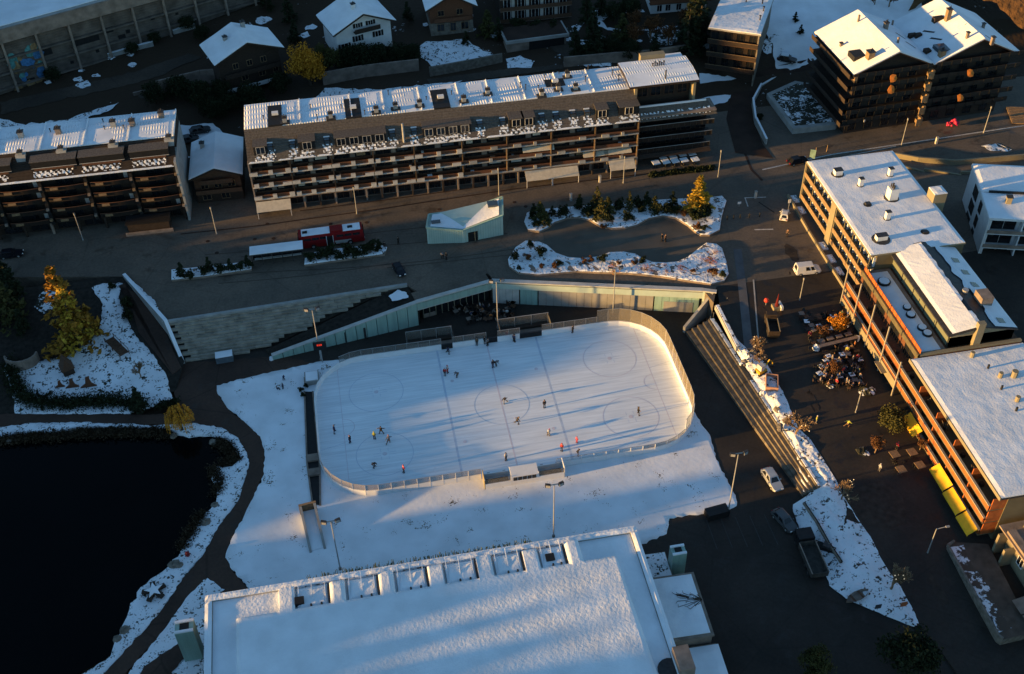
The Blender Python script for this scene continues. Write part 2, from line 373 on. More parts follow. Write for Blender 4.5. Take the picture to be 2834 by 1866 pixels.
# lower yard round the rink, sloping street on the east
patch('yard', [(-36, -140), (175, -140), (175, 28), (-40, 28), (-52, 24), (-52, 14), (-36, 10)], -.02, ASPHALT_G, step=0)
PATH_R = [(600, 1067), (600, 1082), (628, 1128), (674, 1165), (720, 1208), (732, 1245), (731, 1312), (700, 1380), (674, 1432), (643, 1487), (625, 1533), (637, 1570), (690, 1630)]
PATH_R2 = [(600, 1655), (521, 1646), (472, 1717), (429, 1775), (380, 1827), (330, 1880)]
PATH_L = [(285, 1866), (322, 1827), (389, 1757), (444, 1692), (505, 1600), (564, 1533), (610, 1450), (659, 1386), (671, 1349), (689, 1288), (683, 1251), (659, 1211), (613, 1183), (545, 1171), (444, 1176), (352, 1173), (196, 1167), (83, 1170), (0, 1182), (-120, 1200)]
PTOP = [(-120, 1130), (0, 1140), (45, 1146), (120, 1147), (350, 1146), (460, 1148), (490, 1120), (478, 1060), (455, 1000), (512, 1002), (600, 1000), (780, 985), (870, 1005)]
patch('path', W2(PATH_R+PATH_R2+PATH_L+PTOP, 0), 0.0, PATH, step=0, off=.0, jag=.25, th=.5)
SHORE = [(-120, 1232), (0, 1211), (12, 1211), (37, 1197), (122, 1196), (178, 1190), (220, 1180), (306, 1180), (361, 1181), (453, 1184), (490, 1200), (521, 1207), (582, 1202), (628, 1214), (652, 1242), (643, 1257), (668, 1266), (643, 1290), (600, 1290), (585, 1324), (600, 1358), (598, 1390), (561, 1432), (533, 1469), (499, 1527), (460, 1573), (389, 1625), (358, 1686), (343, 1723), (316, 1781), (306, 1815), (227, 1866), (180, 1900)]
patch('shore', W2(PATH_L[::-1]+[(250, 1900)]+SHORE[::-1], 0)[::-1], -.02, SNOW_SPECK, step=1.5, jag=.35, th=.6, rough=.06)
pond = W2(SHORE, 0)+[(-75, -80), (-260, -80), (-260, 10)]
# water sheet slips a little under the bank
patch('pond', W2([(x+(8 if x > 300 else 0), y-8) for x, y in SHORE], -.5)+[(-75, -80), (-260, -80), (-260, 12)], -.5, WATER, step=0)

# snow lawn that carries the rink, and the bank beside the hall
LAWN = PATH_R[::-1]+[(720, 1037), (800, 1020), (876, 1002)]
lawn = W2(LAWN, 0)+[(-21, 15.8), (23, 15.8), (29.5, 12), (31.2, 6)]+W2([(1927, 1150), (1967, 1211), (1982, 1272), (2013, 1327), (2037, 1380), (2039, 1400), (2013, 1414), (1921, 1426), (1853, 1435), (1845, 1478), (1768, 1510)], 0)+[(12, -40), (-44, -40)]
patch('snow_lawn', lawn, .03, SNOW_LAWN, step=1.6, jag=.25, th=.3, rough=.02)
patch_px('snow_bank_by_hall', [(575, 1600), (622, 1632), (600, 1650), (580, 1700), (560, 1880), (340, 1885), (380, 1827), (429, 1775), (472, 1717), (521, 1648)], .02, SNOW_SPECK, step=1.5, jag=.25, rough=.05)
patch_px('service_path', [(398, 1845), (505, 1772), (530, 1790), (515, 1815), (460, 1880), (380, 1885)], .10, PATH, step=0, jag=.2)

# the sloping street on the east side, and the snow bank between it and the terraces of seats
def SP(px, py): return GF(px, py, lambda x, y: street_z(y))
EDGE_E = [SP(*p) for p in [(2000, 880), (2040, 940), (2078, 978), (2120, 1005), (2161, 1075), (2181, 1117), (2209, 1185), (2243, 1217), (2271, 1262), (2311, 1324), (2336, 1374), (2372, 1433), (2412, 1492), (2440, 1551), (2494, 1629), (2531, 1695), (2545, 1732)]]
EDGE_W = [G(*p) for p in [(1998, 890, 4.2), (2045, 985, 3.2), (2110, 1090, 2.8), (2200, 1235, 2.3), (2272, 1348, 1.8), (2225, 1372, .3), (2190, 1400, .1), (2215, 1470, .1), (2262, 1535, .1), (2298, 1625, .1), (2350, 1662, .1), (2420, 1692, .1), (2497, 1724, .1), (2540, 1740, .1)]]
def along(poly, y):
    poly = sorted(poly, key=lambda p: -p[1])
    if y >= poly[0][1]: return poly[0]
    for a, b in zip(poly, poly[1:]):
        if b[1] <= y <= a[1]:
            t = (a[1]-y)/max(1e-6, a[1]-b[1]); return Vector(a).lerp(Vector(b), t)
    return poly[-1]
street_poly = [(p.x, p.y) for p in EDGE_E]
street_poly = [(41.5, 16.0)]+[p for p in street_poly if p[1] < 15.5]+[(49, -56), (60, -140), (175, -140), (175, 16)]
patch('street', street_poly, lambda x, y: street_z(y), STREETM, step=6, th=.6)
b = MB(); rows = []; y0, y1 = EDGE_E[0].y, EDGE_E[-1].y; NB, MBK = 100, 16
for i in range(NB+1):
    y = lerp(y0-.1, y1+.05, i/NB); a, c = along(EDGE_W, y), along(EDGE_E, y); row = []
    for j in range(MBK+1):
        t = j/MBK; x = lerp(a[0], c[0], t); z = lerp(a[2], street_z(y), t**.8)
        e = min(t, 1-t)*4; z += min(1, e)*(.22+.30*mnoise.noise(Vector((x*.55, y*.55, 2)))+.22*mnoise.noise(Vector((x*1.5, y*1.5, 7))))*(1 if y > -36 else .55)
        row.append(len(b.v)); b.v.append((x+.15*mnoise.noise(Vector((x, y*1.3, 9))), y, z+.03))
    rows.append(row)
for i in range(NB):
    for j in range(MBK): b.f.append((rows[i][j], rows[i+1][j], rows[i+1][j+1], rows[i][j+1]))
struct(b.build('snow_bank', SNOW_BANK, smooth=True))

# garden west of the crib wall
patch('garden_slope', [(-200, 14), (-53, 14), (-51.5, 20), (-53.9, 26.2), (-62.5, 41), (-200, 41)], garden_z, SOIL, step=3, off=-.06)
def GD(px, py): p = GF(px, py, garden_z); return (p.x, p.y)
GARD = Q(0, 920, [(60, 230), (40, 330), (130, 610), (135, 735), (350, 740), (1140, 735), (1250, 700), (1480, 640), (1560, 590), (1500, 380), (1400, 230), (1230, 40), (1180, -60), (1070, -320), (1110, -440), (930, -440), (830, -400), (930, -250), (900, -50), (830, 60), (640, 200), (380, 260), (150, 300)])
patch('garden_snow', [GD(*p) for p in GARD], garden_z, SNOW_SPECK, step=1.2, off=.03, jag=.3, th=.2, rough=.05)
struct(MB().slab([(*GD(*p), garden_z(0, GD(*p)[1])+.05) for p in Q(0, 920, [(1070, -420), (1130, -440), (1250, 0), (1560, 380), (1640, 320), (1580, 200), (1500, 0), (1290, -330)])], .1).build('garden_path', PATH))

# paving between the planted beds
patch_px('basin', Q(1400, 460, [(330, 590), (440, 525), (600, 480), (760, 505), (850, 560), (960, 580), (1180, 550), (1420, 470), (1640, 550), (1760, 640), (1900, 625), (1810, 705), (1640, 835), (1450, 885), (1330, 880), (1170, 805), (1060, 785), (940, 790), (700, 845), (450, 795), (350, 715)]), 5.012, BASIN, step=0)

# road that climbs behind the tower, and the one along the top
def drape_px(name, px, m, off=.06, zx=None, **k): return patch(name, [tuple(GT(*p)[:2]) for p in px], (lambda x, y: T(x, y)+max(0, x-zx[0])*zx[1]) if zx else T, m, off=off, **k)
drape_px('hill_road', [(2035, 425), (2010, 330), (2022, 270), (2060, 215), (2130, 190), (2250, 165), (2270, 200), (2150, 225), (2095, 265), (2085, 330), (2110, 400), (2140, 440)], ASPHALT, step=3)
drape_px('snow_field', [(2110, -60), (2100, 60), (2140, 130), (2150, 200), (2200, 215), (2260, 165), (2310, 120), (2500, 90), (2560, 30), (2530, -60)], SNOW, step=3, jag=.5)
drape_px('dry_slope', [(2510, 45), (2580, 25), (2680, 45), (2760, 110), (2834, 190), (2900, 220), (2950, -60), (2560, -60)], ORANGE_SCRUB, step=2, jag=.6, rough=1.1, zx=(108, .3))
drape_px('snow_patch', [(1160, 130), (1180, 115), (1280, 110), (1370, 155), (1360, 165), (1195, 187), (1165, 160)], SNOW_SPECK, step=2, jag=.6, rough=.1)
drape_px('snow_patch', [(870, 275), (900, 245), (1050, 250), (1280, 225), (1250, 245), (1000, 262)], SNOW_SPECK, step=2, jag=.4, rough=.1)
drape_px('snow_patch', [(1935, 205), (2040, 215), (2010, 290), (1945, 300)], SNOW, step=2, jag=.3)
drape_px('snow_patch', [(0, 330), (60, 345), (180, 335), (330, 285), (300, 310), (180, 350), (60, 380), (0, 385)], SNOW_SPECK, step=2, jag=.4, rough=.1)
drape_px('snow_patch', [(1640, 30), (1690, 35), (1780, 28), (1785, 34), (1690, 45), (1665, 60), (1680, 78), (1780, 84), (1850, 72), (1840, 85), (1700, 90), (1650, 70)], SNOW, step=1.5, jag=.3)
drape_px('snow_patch', [(1400, 165), (1440, 155), (1480, 170), (1470, 190), (1405, 190)], SNOW_SPECK, step=1.5, jag=.4)
drape_px('snow_patch', [(1575, 172), (1640, 178), (1700, 170), (1690, 185), (1600, 185)], SNOW_SPECK, step=1.5, jag=.4)
drape_px('snow_patch', [(1500, 85), (1560, 80), (1620, 60), (1600, 90), (1520, 100)], SNOW_PATCHY, step=1.5, jag=.4)
drape_px('snow_patch', [(1790, 90), (1870, 70), (1900, 100), (1850, 130), (1800, 120)], SNOW_PATCHY, step=1.5, jag=.4)

TRACK = ground_mat('hill_track', (.040, .031, .024), (.075, .058, .044))
drape_px('hill_track', [(0, 285), (200, 240), (400, 190), (520, 150), (560, 160), (440, 212), (220, 268), (0, 318)], TRACK, off=.05, step=3, jag=.5)
drape_px('hill_track', [(380, 262), (470, 240), (580, 222), (700, 215), (700, 228), (580, 240), (480, 256), (390, 274)], TRACK, off=.05, step=3, jag=.4)
drape_px('hill_track', [(1180, 222), (1380, 195), (1560, 180), (1560, 192), (1400, 212), (1190, 238)], TRACK, off=.05, step=3, jag=.3)
drape_px('hill_track', [(1460, 100), (1560, 95), (1600, 140), (1570, 165), (1520, 130)], TRACK, off=.05, step=2, jag=.4)

# ================================================================== BUILDINGS
def window(root, x, y, z, w, h, face='-y', fm=None, gm=None, shutters=None):
    """pane set in a frame on a wall facing face; x,y on the wall plane, z = sill"""
    gm = gm or GLASS; fm = fm or WOOD_T; f = .07
    def bx(a0, d0, z0, a1, d1, z1):   # a along wall, d outwards
        if face == '-y': return (x+a0, y-d1, z+z0, x+a1, y-d0, z+z1)
        if face == '+y': return (x+a0, y+d0, z+z0, x+a1, y+d1, z+z1)
        if face == '-x': return (x-d1, y+a0, z+z0, x-d0, y+a1, z+z1)
        return (x+d0, y+a0, z+z0, x+d1, y+a1, z+z1)
    o = MB().box(*bx(-w/2, .01, 0, w/2, .05, h)).build('window', gm, root)
    fr = MB(); fr.box(*bx(-w/2-f, .0, -f, -w/2, .12, h+f)).box(*bx(w/2, .0, -f, w/2+f, .12, h+f)).box(*bx(-w/2, .0, -f, w/2, .14, 0)).box(*bx(-w/2, .0, h, w/2, .12, h+f))
    if w > .9: fr.box(*bx(-.035, .0, 0, .035, .09, h))
    fr.build('frame', fm, o)
    if shutters:
        for sx in (-1, 1):
            MB().box(*bx(sx*(w/2+f+.02)-(0 if sx > 0 else .5), .0, 0, sx*(w/2+f+.02)+(.5 if sx > 0 else 0), .06, h)).build('shutter', shutters, o)
    return o
def chimney(root, x, y, z, w=.7, h=1.4, m=None, pots=2, cap=True):
    m = m or CONC; o = MB().box(x-w/2, y-w/2, z, x+w/2, y+w/2, z+h).build('chimney', m, root)
    c = MB()
    if cap: c.box(x-w/2-.12, y-w/2-.12, z+h, x+w/2+.12, y+w/2+.12, z+h+.12)
    for k in range(pots): c.cyl(x+(k-(pots-1)/2)*.28, y, z+h+.05, z+h+.55+.15*(k % 2), .09, n=6)
    if cap or pots: c.build('chimney_pot', DARK, o)
    return o
def vent(root, x, y, z, h=.8, r=.09, m=None):
    MB().cyl(x, y, z, z+h, r, n=6).cyl(x, y, z+h-.12, z+h, r*1.8, n=6).build('vent_pipe', m or DARK, root)
def loc(root, p):
    """world point in the frame of a thing"""
    c, s = math.cos(-root.rotation_euler.z), math.sin(-root.rotation_euler.z); d = Vector(p)-Vector(root.location)
    return Vector((d.x*c-d.y*s, d.x*s+d.y*c, d.z))
def roof_patch(root, name, x0, y0, x1, y1, z, m, th=.28, step=.9, heave=.07, sink=.0, seed=0):
    """snow blanket on a flat roof with a soft uneven surface"""
    nx, ny = max(2, int((x1-x0)/step)), max(2, int((y1-y0)/step)); b = MB()
    for i in range(nx+1):
        for j in range(ny+1):
            x, y = lerp(x0, x1, i/nx), lerp(y0, y1, j/ny); e = i in (0, nx) or j in (0, ny)
            b.v.append((x, y, z+th*(.55 if e else 1)+(0 if e else heave*mnoise.noise(Vector((x*.8+seed, y*.8, seed))))))
    for i in range(nx):
        for j in range(ny): b.f.append((i*(ny+1)+j, (i+1)*(ny+1)+j, (i+1)*(ny+1)+j+1, i*(ny+1)+j+1))
    rim = [i*(ny+1) for i in range(nx+1)]+[nx*(ny+1)+j for j in range(1, ny+1)]+[i*(ny+1)+ny for i in range(nx-1, -1, -1)]+[j for j in range(ny-1, 0, -1)]
    k = len(b.v)
    for i in rim: p = b.v[i]; b.v.append((p[0], p[1], z))
    for a in range(len(rim)): b.f.append((rim[a], k+a, k+(a+1) % len(rim), rim[(a+1) % len(rim)]))
    return b.build(name, m, root, smooth=False)

# ---------------------------------------------------------------- the long apartment block
def balcony_bay(root, xa, xb, z, dep, rail, coping, planter=True, blocks=(), glassy=True, slabm=None, drop=.0):
    MB().box(xa+.02, 0, z-.2, xb-.02, dep-.01, z).build('balcony_slab', rail, root)
    MB().box(xa+.06, .16, z+.02, xb-.06, .22, z+.8).build('railing', rail, root)
    if coping: MB().box(xa+.03, -.12, z-.1, xb-.03, .12, z+.1).build('coping', coping, root)
    MB().box(xa+.12, dep-.06, z+.02, xb-.12, dep-.005, z+.75).build('dado_panel', rail, root)
    for t, w_, h_ in blocks:
        x = lerp(xa, xb, t); MB().box(x-w_/2, -.2, z+.0, x+w_/2, .15, z+.08+h_).build('planter_box', coping or WHITE_PL, root)
    MB().box(xb-.1, .05, z, xb+.1, dep, z+2.5).build('divider', WOOD_D, root)
    if random.random() < .6:
        x = random.uniform(xa+.8, xb-1.2); MB().box(x, .5, z+.02, x+random.uniform(.4, .9), 1.0, z+random.uniform(.5, .95)).build('balcony_table', random.choice([CONC_L, WOOD_T, WOOD_R, DARK, WHITE_PL]), root)
    if glassy:
        n = max(1, int((xb-xa)/3.6)); wd = (xb-xa)/n
        for k in range(n):
            cx = xa+wd*(k+.5)
            window(root, cx, dep, z+.82, wd*.72, 1.5, fm=WOOD_D)
            if random.random() < .5:
                MB().box(cx-wd*.3, dep-.14, z+random.uniform(.9, 1.5), cx+wd*random.uniform(-.02, .3), dep-.11, z+2.15).build('blind', random.choice([AWN_CREAM, CONC_L, WOOD_T, CONC_D, GLASS_B]), root)

LB = thing('apartment_block', 'long four storey apartment block with snowy flat roof and brown tiled mansard', 'apartment building', (-37.6, 55.0, 5.0), frame((-37.6, 55.0), (37.3, 54.0)))
BL, BD, EAVE, RZ = 75.0, 13.6, 11.25, 15.6
MB().box(0, 1.62, 0, BL, BD, EAVE).build('wall', CONC_D, LB)
MB().box(0, -.1, 2.8, BL, 1.6, 2.88).build('ground_floor_canopy', CONC_D, LB)
for k in range(26):
    x = .15+k*(BL-.3)/25; MB().box(x-.15, .1, 0, x+.15, .4, 2.94).build('pillar', CONC_D if k % 2 else WOOD_D, LB)
for k in range(25):
    x = .15+(k+.5)*(BL-.3)/25; window(LB, x, 1.62, .3, 2.2, 2.1, fm=WOOD)
# mansard: roof body under tiles, one course of tiles after another
MB().prism([(0, -.15), (BL, -.15), (BL, BD), (0, BD)], EAVE, EAVE+.12).build('eave', CONC, LB)
nc = 12
for k in range(nc):
    t0, t1 = k/nc, (k+1)/nc; ya, yb = lerp(.0, 4.9, t0), lerp(.0, 4.9, t1); za, zb = lerp(EAVE+.12, RZ, t0), lerp(EAVE+.12, RZ, t1)
    MB().add([(.0, ya-.1, za+.1), (BL, ya-.1, za+.1), (BL, yb, zb+.03), (0, yb, zb+.03), (0, ya-.1, za-.05), (BL, ya-.1, za-.05)], [(0, 1, 2, 3), (0, 4, 5, 1)]).build('tile_course', TILE, LB)
MB().prism([(0, 4.9), (BL, 4.9), (BL, BD), (0, BD)], EAVE+.13, RZ).build('roof_core', CONC_D, LB)
for sx in (.0, BL-.15):
    MB().add([(sx, .0, EAVE+.12), (sx, 4.9, EAVE+.12), (sx, 4.9, RZ), (sx+.15, 0, EAVE+.12), (sx+.15, 4.9, EAVE+.12), (sx+.15, 4.9, RZ)], [(0, 1, 2), (3, 5, 4), (0, 2, 5, 3), (0, 3, 4, 1), (1, 4, 5, 2)]).build('gable_cheek', CONC_D, LB)
# snow on the roof, in panels divided by seams
seams = [0, 10.6, 20.2, 26.5, 33.5, 41, 47, 53.5, 60.5, 67, BL]
for a, c in zip(seams, seams[1:]):
    roof_patch(LB, 'roof_snow', a+.05, 4.95, c-.12, BD+.1, RZ+.01, SNOW_RIB, th=.25, heave=.01, seed=a)
    MB().box(c-.12, 5.0, RZ, c+.05, BD, RZ+.42).build('snow_ridge', SNOW_ROOF_FINE, LB)
def on_roof(root, px, py, zabs): return loc(root, G(px, py, zabs))
for px, py, hw, hd in [(760, 318, 1.3, 3.6), (976, 300, 1.5, 3.8), (1218, 272, 1.6, 3.4), (1535, 228, 1.9, 1.4)]:
    p = on_roof(LB, px, py, 21.0)
    MB().box(p.x-hw, max(4.8, p.y-hd), RZ+.05, p.x+hw, min(BD+.05, p.y+hd), RZ+.36).build('roof_well', BLACK, LB)
    MB().box(p.x-.5, p.y-.4, RZ+.5, p.x+.7, p.y+.4, RZ+1.0).build('vent_box', WHITE_PL, LB)
for px, py in [(789, 340), (916, 328), (1042, 313), (1095, 303), (1162, 295), (1284, 283), (1350, 262), (1499, 266), (1570, 215), (1593, 250), (1545, 250)]:
    p = on_roof(LB, px, py, 20.8)
    MB().box(p.x-.9, p.y-.6, RZ+.03, p.x+.9, p.y+.6, RZ+.45).build('flashing', DARK, LB)
    chimney(LB, p.x, p.y, RZ+.45, .75, .9, CONC, pots=3)
for px, py in [(730, 330), (860, 300), (880, 345), (945, 300), (1010, 316), (1075, 262), (1180, 275), (1250, 262), (1440, 240), (1455, 247), (1490, 243), (1508, 215), (1527, 240), (1620, 225), (1626, 190), (1547, 205), (1695, 208), (1712, 222)]:
    p = on_roof(LB, px, py, 20.9); vent(LB, p.x, min(BD-.3, max(5.2, p.y)), RZ+.2, random.uniform(.6, 1.3))
# snow lying along the eave and in patches on the tiles
def slope_z(y): return EAVE+.12+(RZ-EAVE-.12)*y/4.9
x = 0.2
while x < BL-1:
    L_ = random.uniform(2, 6); L_ = min(L_, BL-.3-x); roof_patch(LB, 'eave_snow', x, -.18, x+L_, .28, EAVE+.10, SNOW_ROOF_FINE, th=.22, step=.4, heave=.05, seed=x); x += L_+random.uniform(.2, 1.2)
def snow_on_slope(root, x0, x1, ya, yb, m=None, zf=None, seed=0):
    b = MB(); n = max(2, int((x1-x0)/.16)); q = max(2, int((yb-ya)/.14)); zf = zf or slope_z; idx = {}
    for i in range(n+1):
        for j in range(q+1):
            x, y = lerp(x0, x1, i/n), lerp(ya, yb, j/q); y += .12*mnoise.noise(Vector((x*1.9, seed, j)))
            idx[i, j] = len(b.v); b.v.append((x, y, zf(y)+.16+.06*mnoise.noise(Vector((x*2, y*2, seed)))))
    for i in range(n):
        for j in range(q):
            if mnoise.noise(Vector((i*.45, j*.4+seed, 1.7)))+.35*math.sin((i+j)*1.1) > (-.2 if 1 < j < q-2 and 1 < i < n-2 else .12): b.f.append((idx[i, j], idx[i+1, j], idx[i+1, j+1], idx[i, j+1]))
    if b.f: b.build('snow_patch', m or SNOW_ROOF_FINE, root)
def dormer(root, x, w_, y0, h, light=True):
    w_, h = w_*.78, h*.62
    z0 = slope_z(y0); o = MB().box(x-w_/2, y0, z0, x+w_/2, y0+h*1.05, z0+h).build('dormer', WOOD_D, root)
    MB().box(x-w_/2+.1, y0-.05, z0+.15, x+w_/2-.1, y0-.01, z0+h-.12).build('window', GLASS_B if light else GLASS, o)
    MB().slab([(x-w_/2+.08, y0+.02, z0+h+.06), (x+w_/2-.08, y0+.02, z0+h+.06), (x+w_/2-.08, y0+h*1.0, z0+h+.1), (x-w_/2+.08, y0+h*1.0, z0+h+.1)], .05).build('skylight', GLASS_B, o); MB().box(x-w_/2, y0+h*1.05, z0+h-.05, x+w_/2, y0+h*1.05+.35, z0+h+.22).build('snow_strip', SNOW_ROOF_FINE, o)
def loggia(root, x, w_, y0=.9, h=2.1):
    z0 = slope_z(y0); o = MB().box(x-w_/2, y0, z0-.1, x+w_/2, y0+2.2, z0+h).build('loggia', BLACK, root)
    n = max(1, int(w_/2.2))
    for k in range(n):
        cx = x-w_/2+w_*(k+.5)/n; q = window(root, cx, y0-.01, z0+.45, min(1.5, w_/n*.62), h-.7, fm=CONC_L)
    MB().box(x-w_/2-.1, y0-.25, z0+h, x+w_/2+.1, y0+2.4, z0+h+.1).build('loggia_roof', TILE, o)
    MB().bar((x-w_/2, y0-.12, z0+.4), (x+w_/2, y0-.12, z0+.4), .06).build('rail', DARK, o)
for px, py in [(747, 402), (809, 397), (904, 383), (1084, 360), (1144, 352), (1325, 332), (1388, 329), (1496, 318), (1535, 315), (1581, 307), (1620, 303)]:
    p = loc(LB, GY(px, py, 57.5)); dormer(LB, p.x, 1.45, 1.5, 1.45)
    snow_on_slope(LB, p.x-.9, p.x+.9, .1, 1.5, seed=px)
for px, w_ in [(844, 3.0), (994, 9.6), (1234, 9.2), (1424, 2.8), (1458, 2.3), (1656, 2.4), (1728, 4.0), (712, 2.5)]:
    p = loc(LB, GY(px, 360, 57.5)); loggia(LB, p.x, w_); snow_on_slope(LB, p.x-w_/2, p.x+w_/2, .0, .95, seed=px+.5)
p = loc(LB, GY(1112, 345, 57.5)); MB().tube([(p.x, .6, slope_z(.6)), (p.x, 1.0, slope_z(1)+3.5)], [.22, .2], 8).build('flue', STEEL, LB)
# balconies: western half white copings with stepped planter blocks, eastern half timber
FL_Z = [3.1, 5.8, 8.5]
wx = [0, 7.6, 15.4, 23.2, 31.0, 40.2]; ex = [40.2, 48.9, 57.6, 66.3, 74.9]
MB().box(-.12, 0, 0, .12, BD, EAVE).build('end_wall', CONC_D, LB)
for zi, z in enumerate(FL_Z):
    for i, (a, c) in enumerate(zip(wx, wx[1:])):
        bl = [(.08, 1.5, .55), (.5, .8, .75), (.93, 1.0, .8)] if (i+zi) % 2 == 0 else [(.1, .9, .7), (.46, .9, .75), (.86, 1.7, .5)]
        balcony_bay(LB, a, c, z, 1.6, WOOD_R, CONC_L, blocks=bl)
    for i, (a, c) in enumerate(zip(ex, ex[1:])):
        balcony_bay(LB, a, c, z, 1.6, WOOD_R, CONC, blocks=[(.22, 1.5, .5), (.62, .6, .6)] if (i+zi) % 2 else [(.7, 1.3, .5)])
for i, (a, c) in enumerate(zip(ex, ex[1:])):
    for z in FL_Z[:2]: MB().box(lerp(a, c, .98)-.12, -.08, z, lerp(a, c, .98)+.12, .1, z+2.5).build('post', WOOD_T, LB)
for px, py, w_, dz in [(1492, 412, 6.2, 7.6), (1650, 430, 5.0, 4.9), (1712, 415, 5.5, 4.9)]:
    p = loc(LB, GY(px, py, 54)); MB().slab([(p.x-w_/2, 0, dz-.6), (p.x+w_/2, 0, dz-.6), (p.x+w_/2, .9, dz), (p.x-w_/2, .9, dz)], .06).build('awning', AWN_CREAM, LB)
for px, w_, dz in [(1490, 5.2, 2.4), (1562, 5.4, 2.4), (1718, 5.2, 2.6), (757, 6.5, 2.3)]:
    p = loc(LB, GY(px, 490 if px > 1000 else 570, 53.5)); MB().slab([(p.x-w_/2, -2.1, dz-.7), (p.x+w_/2, -2.1, dz-.7), (p.x+w_/2, -.15, dz+.35), (p.x-w_/2, -.15, dz+.35)], .06).build('awning', AWN_CREAM, LB)
    for s_ in (-1, 1): MB().bar((p.x+s_*w_/2*.96, -2.0, 0), (p.x+s_*w_/2*.96, -2.0, dz-.7), .08).build('awning_post', WHITE, LB)

# ---------------------------------------------------------------- tower at its east end
TW = thing('apartment_tower', 'taller end block with sunlit snowy roof and dark balcony tiers below', 'apartment building', (37.6, 58.2, 5.0), 0.0)
MB().box(0, 1.5, 0, 11.8, 8.3, 16.7).build('wall', WOOD_D, TW)
for x in (-.5, 11.3): MB().box(x, -.4, 11.0, x+.5, 8.2, 16.7).build('end_wall', CREAM2, TW)
MB().slab([(-1.7, -.9, 16.7), (12.2, -.9, 16.7), (12.2, 3.4, 17.2), (-1.7, 3.4, 17.2)], .25).build('roof', WOOD_D, TW)
MB().slab([(-1.7, 3.4, 17.2), (12.2, 3.4, 17.2), (12.2, 8.5, 16.9), (-1.7, 8.5, 16.9)], .25).build('roof', WOOD_D, TW)
def tz(x, y): return 16.72+.5*(y+.9)/4.3 if y < 3.4 else 17.22-.3*(y-3.4)/5.1
for y0, y1 in ((-.9, 3.4), (3.42, 8.4)):
    b = MB(); n, q = 26, 10
    for i in range(n+1):
        for j in range(q+1):
            x, y = lerp(-1.7, 12.2, i/n), lerp(y0, y1, j/q); b.v.append((x, y, tz(x, y)+.2))
    for i in range(n):
        for j in range(q): b.f.append((i*(q+1)+j, (i+1)*(q+1)+j, (i+1)*(q+1)+j+1, i*(q+1)+j+1))
    b.build('roof_snow', SNOW_RIB, TW)
MB().cyl(5.8, .6, 16.8, 18.9, .16, n=8).build('flue', DARK, TW)
for k in range(6): vent(TW, 4.6+k*.45, 5.4, 17.0, .9+.3*(k % 2), .12)
MB().box(3.0, 8.5, 14, 8.0, 9.8, 18.0).build('lift_housing', CREAM2, TW)
MB().box(8.1, 8.6, 16.2, 12.0, 11.0, 16.5).build('rear_roof_snow', SNOW_ROOF_FINE, TW)
MB().box(8.1, 8.6, 3, 11.9, 10.9, 16.2).build('rear_wing', CONC_D, TW)
for k in range(4): window(TW, 1.6+k*2.7, 1.5, 13.2, 1.9, 2.1, fm=WOOD)
# lower tiers: deep terrace on top then rails
MB().box(-.4, -3.0, 10.9, 15.6, 1.4, 11.2).build('terrace_slab', CONC_D, TW)
MB().slab([(-.4, -3.1, 10.3), (15.8, -3.1, 10.3), (14.4, -.9, 12.1), (-.4, -.9, 12.1)], .12).build('tiled_apron', TILE, TW)
snow_on_slope(TW, .2, 14.5, -2.9, -1.9, zf=lambda y: 10.3+.82*(y+3.1), seed=3)
MB().box(-.4, -.95, 12.1, 14.0, -.75, 12.45).build('parapet_snow', SNOW_ROOF_FINE, TW)
MB().box(.2, -.2, 0, 14.4, 1.4, 10.9).build('wall', BLACK, TW)
for k, z in enumerate([2.9, 5.5, 8.1]):
    x1 = 15.0+.2*k
    MB().box(-.3, -3.0, z-.12, x1, -.2, z).build('balcony_slab', BLACK, TW)
    MB().bar((-.3, -3.0, z+1.0), (x1, -3.0, z+1.0), .08).build('rail', CONC, TW)
    MB().box(-.3, -3.02, z+.05, x1, -2.98, z+.9).build('railing_panel', WOOD_K, TW)
    for j in range(14): MB().bar((lerp(-.2, x1-.1, j/13), -3.06, z), (lerp(-.2, x1-.1, j/13), -3.06, z+1), .05).build('baluster', DARK, TW)
    for j in range(5): window(TW, 1.6+j*3.0, -.2, z+.1, 2.0, 2.0, fm=WOOD)
for j in range(5): window(TW, 1.6+j*3.0, -.2, .3, 2.2, 2.2, fm=WOOD)
MB().slab([(-.3, -3.9, 2.3), (15.0, -3.9, 2.3), (15.0, -3.05, 2.75), (-.3, -3.05, 2.75)], .12).build('ground_awning', WOOD_D, TW)
MB().box(-.55, -3.1, 2.0, -.4, .6, 10.9).build('red_fin', WOOD_R, TW)

# ---------------------------------------------------------------- west block
WB = thing('apartment_block', 'dark apartment block with curved timber balconies beside the chalet at its corner', 'apartment building', (-91.0, 56.3, 5.0), frame((-91, 56.3), (-50.5, 55.7)))
LW = 40.6; EV = 12.1; RW = 15.6
MB().box(0, 1.7, 0, LW, 14, EV).build('wall', WOOD_D, WB)
MB().box(LW-.35, -.3, 0, LW+.05, 14.2, EV+1.2).build('end_wall', CONC, WB)
MB().box(-.3, .4, EV, LW, 14, EV+.18).build('eave', CONC_D, WB)
MB().prism([(0, 4.8), (LW, 4.8), (LW, 14), (0, 14)], EV+.19, RW).build('roof_core', WOOD_D, WB)
nc = 10
for k in range(nc):
    t0, t1 = k/nc, (k+1)/nc; ya, yb = lerp(.0, 4.8, t0), lerp(.0, 4.8, t1); za, zb = lerp(EV+.18, RW, t0), lerp(EV+.18, RW, t1)
    MB().add([(.0, ya-.1, za+.1), (LW, ya-.1, za+.1), (LW, yb, zb+.03), (0, yb, zb+.03), (0, ya-.1, za-.05), (LW, ya-.1, za-.05)], [(0, 1, 2, 3), (0, 4, 5, 1)]).build('tile_course', WOOD_D, WB)
sm = [0, 8.3, 16.6, 24.3, 32.4, LW]
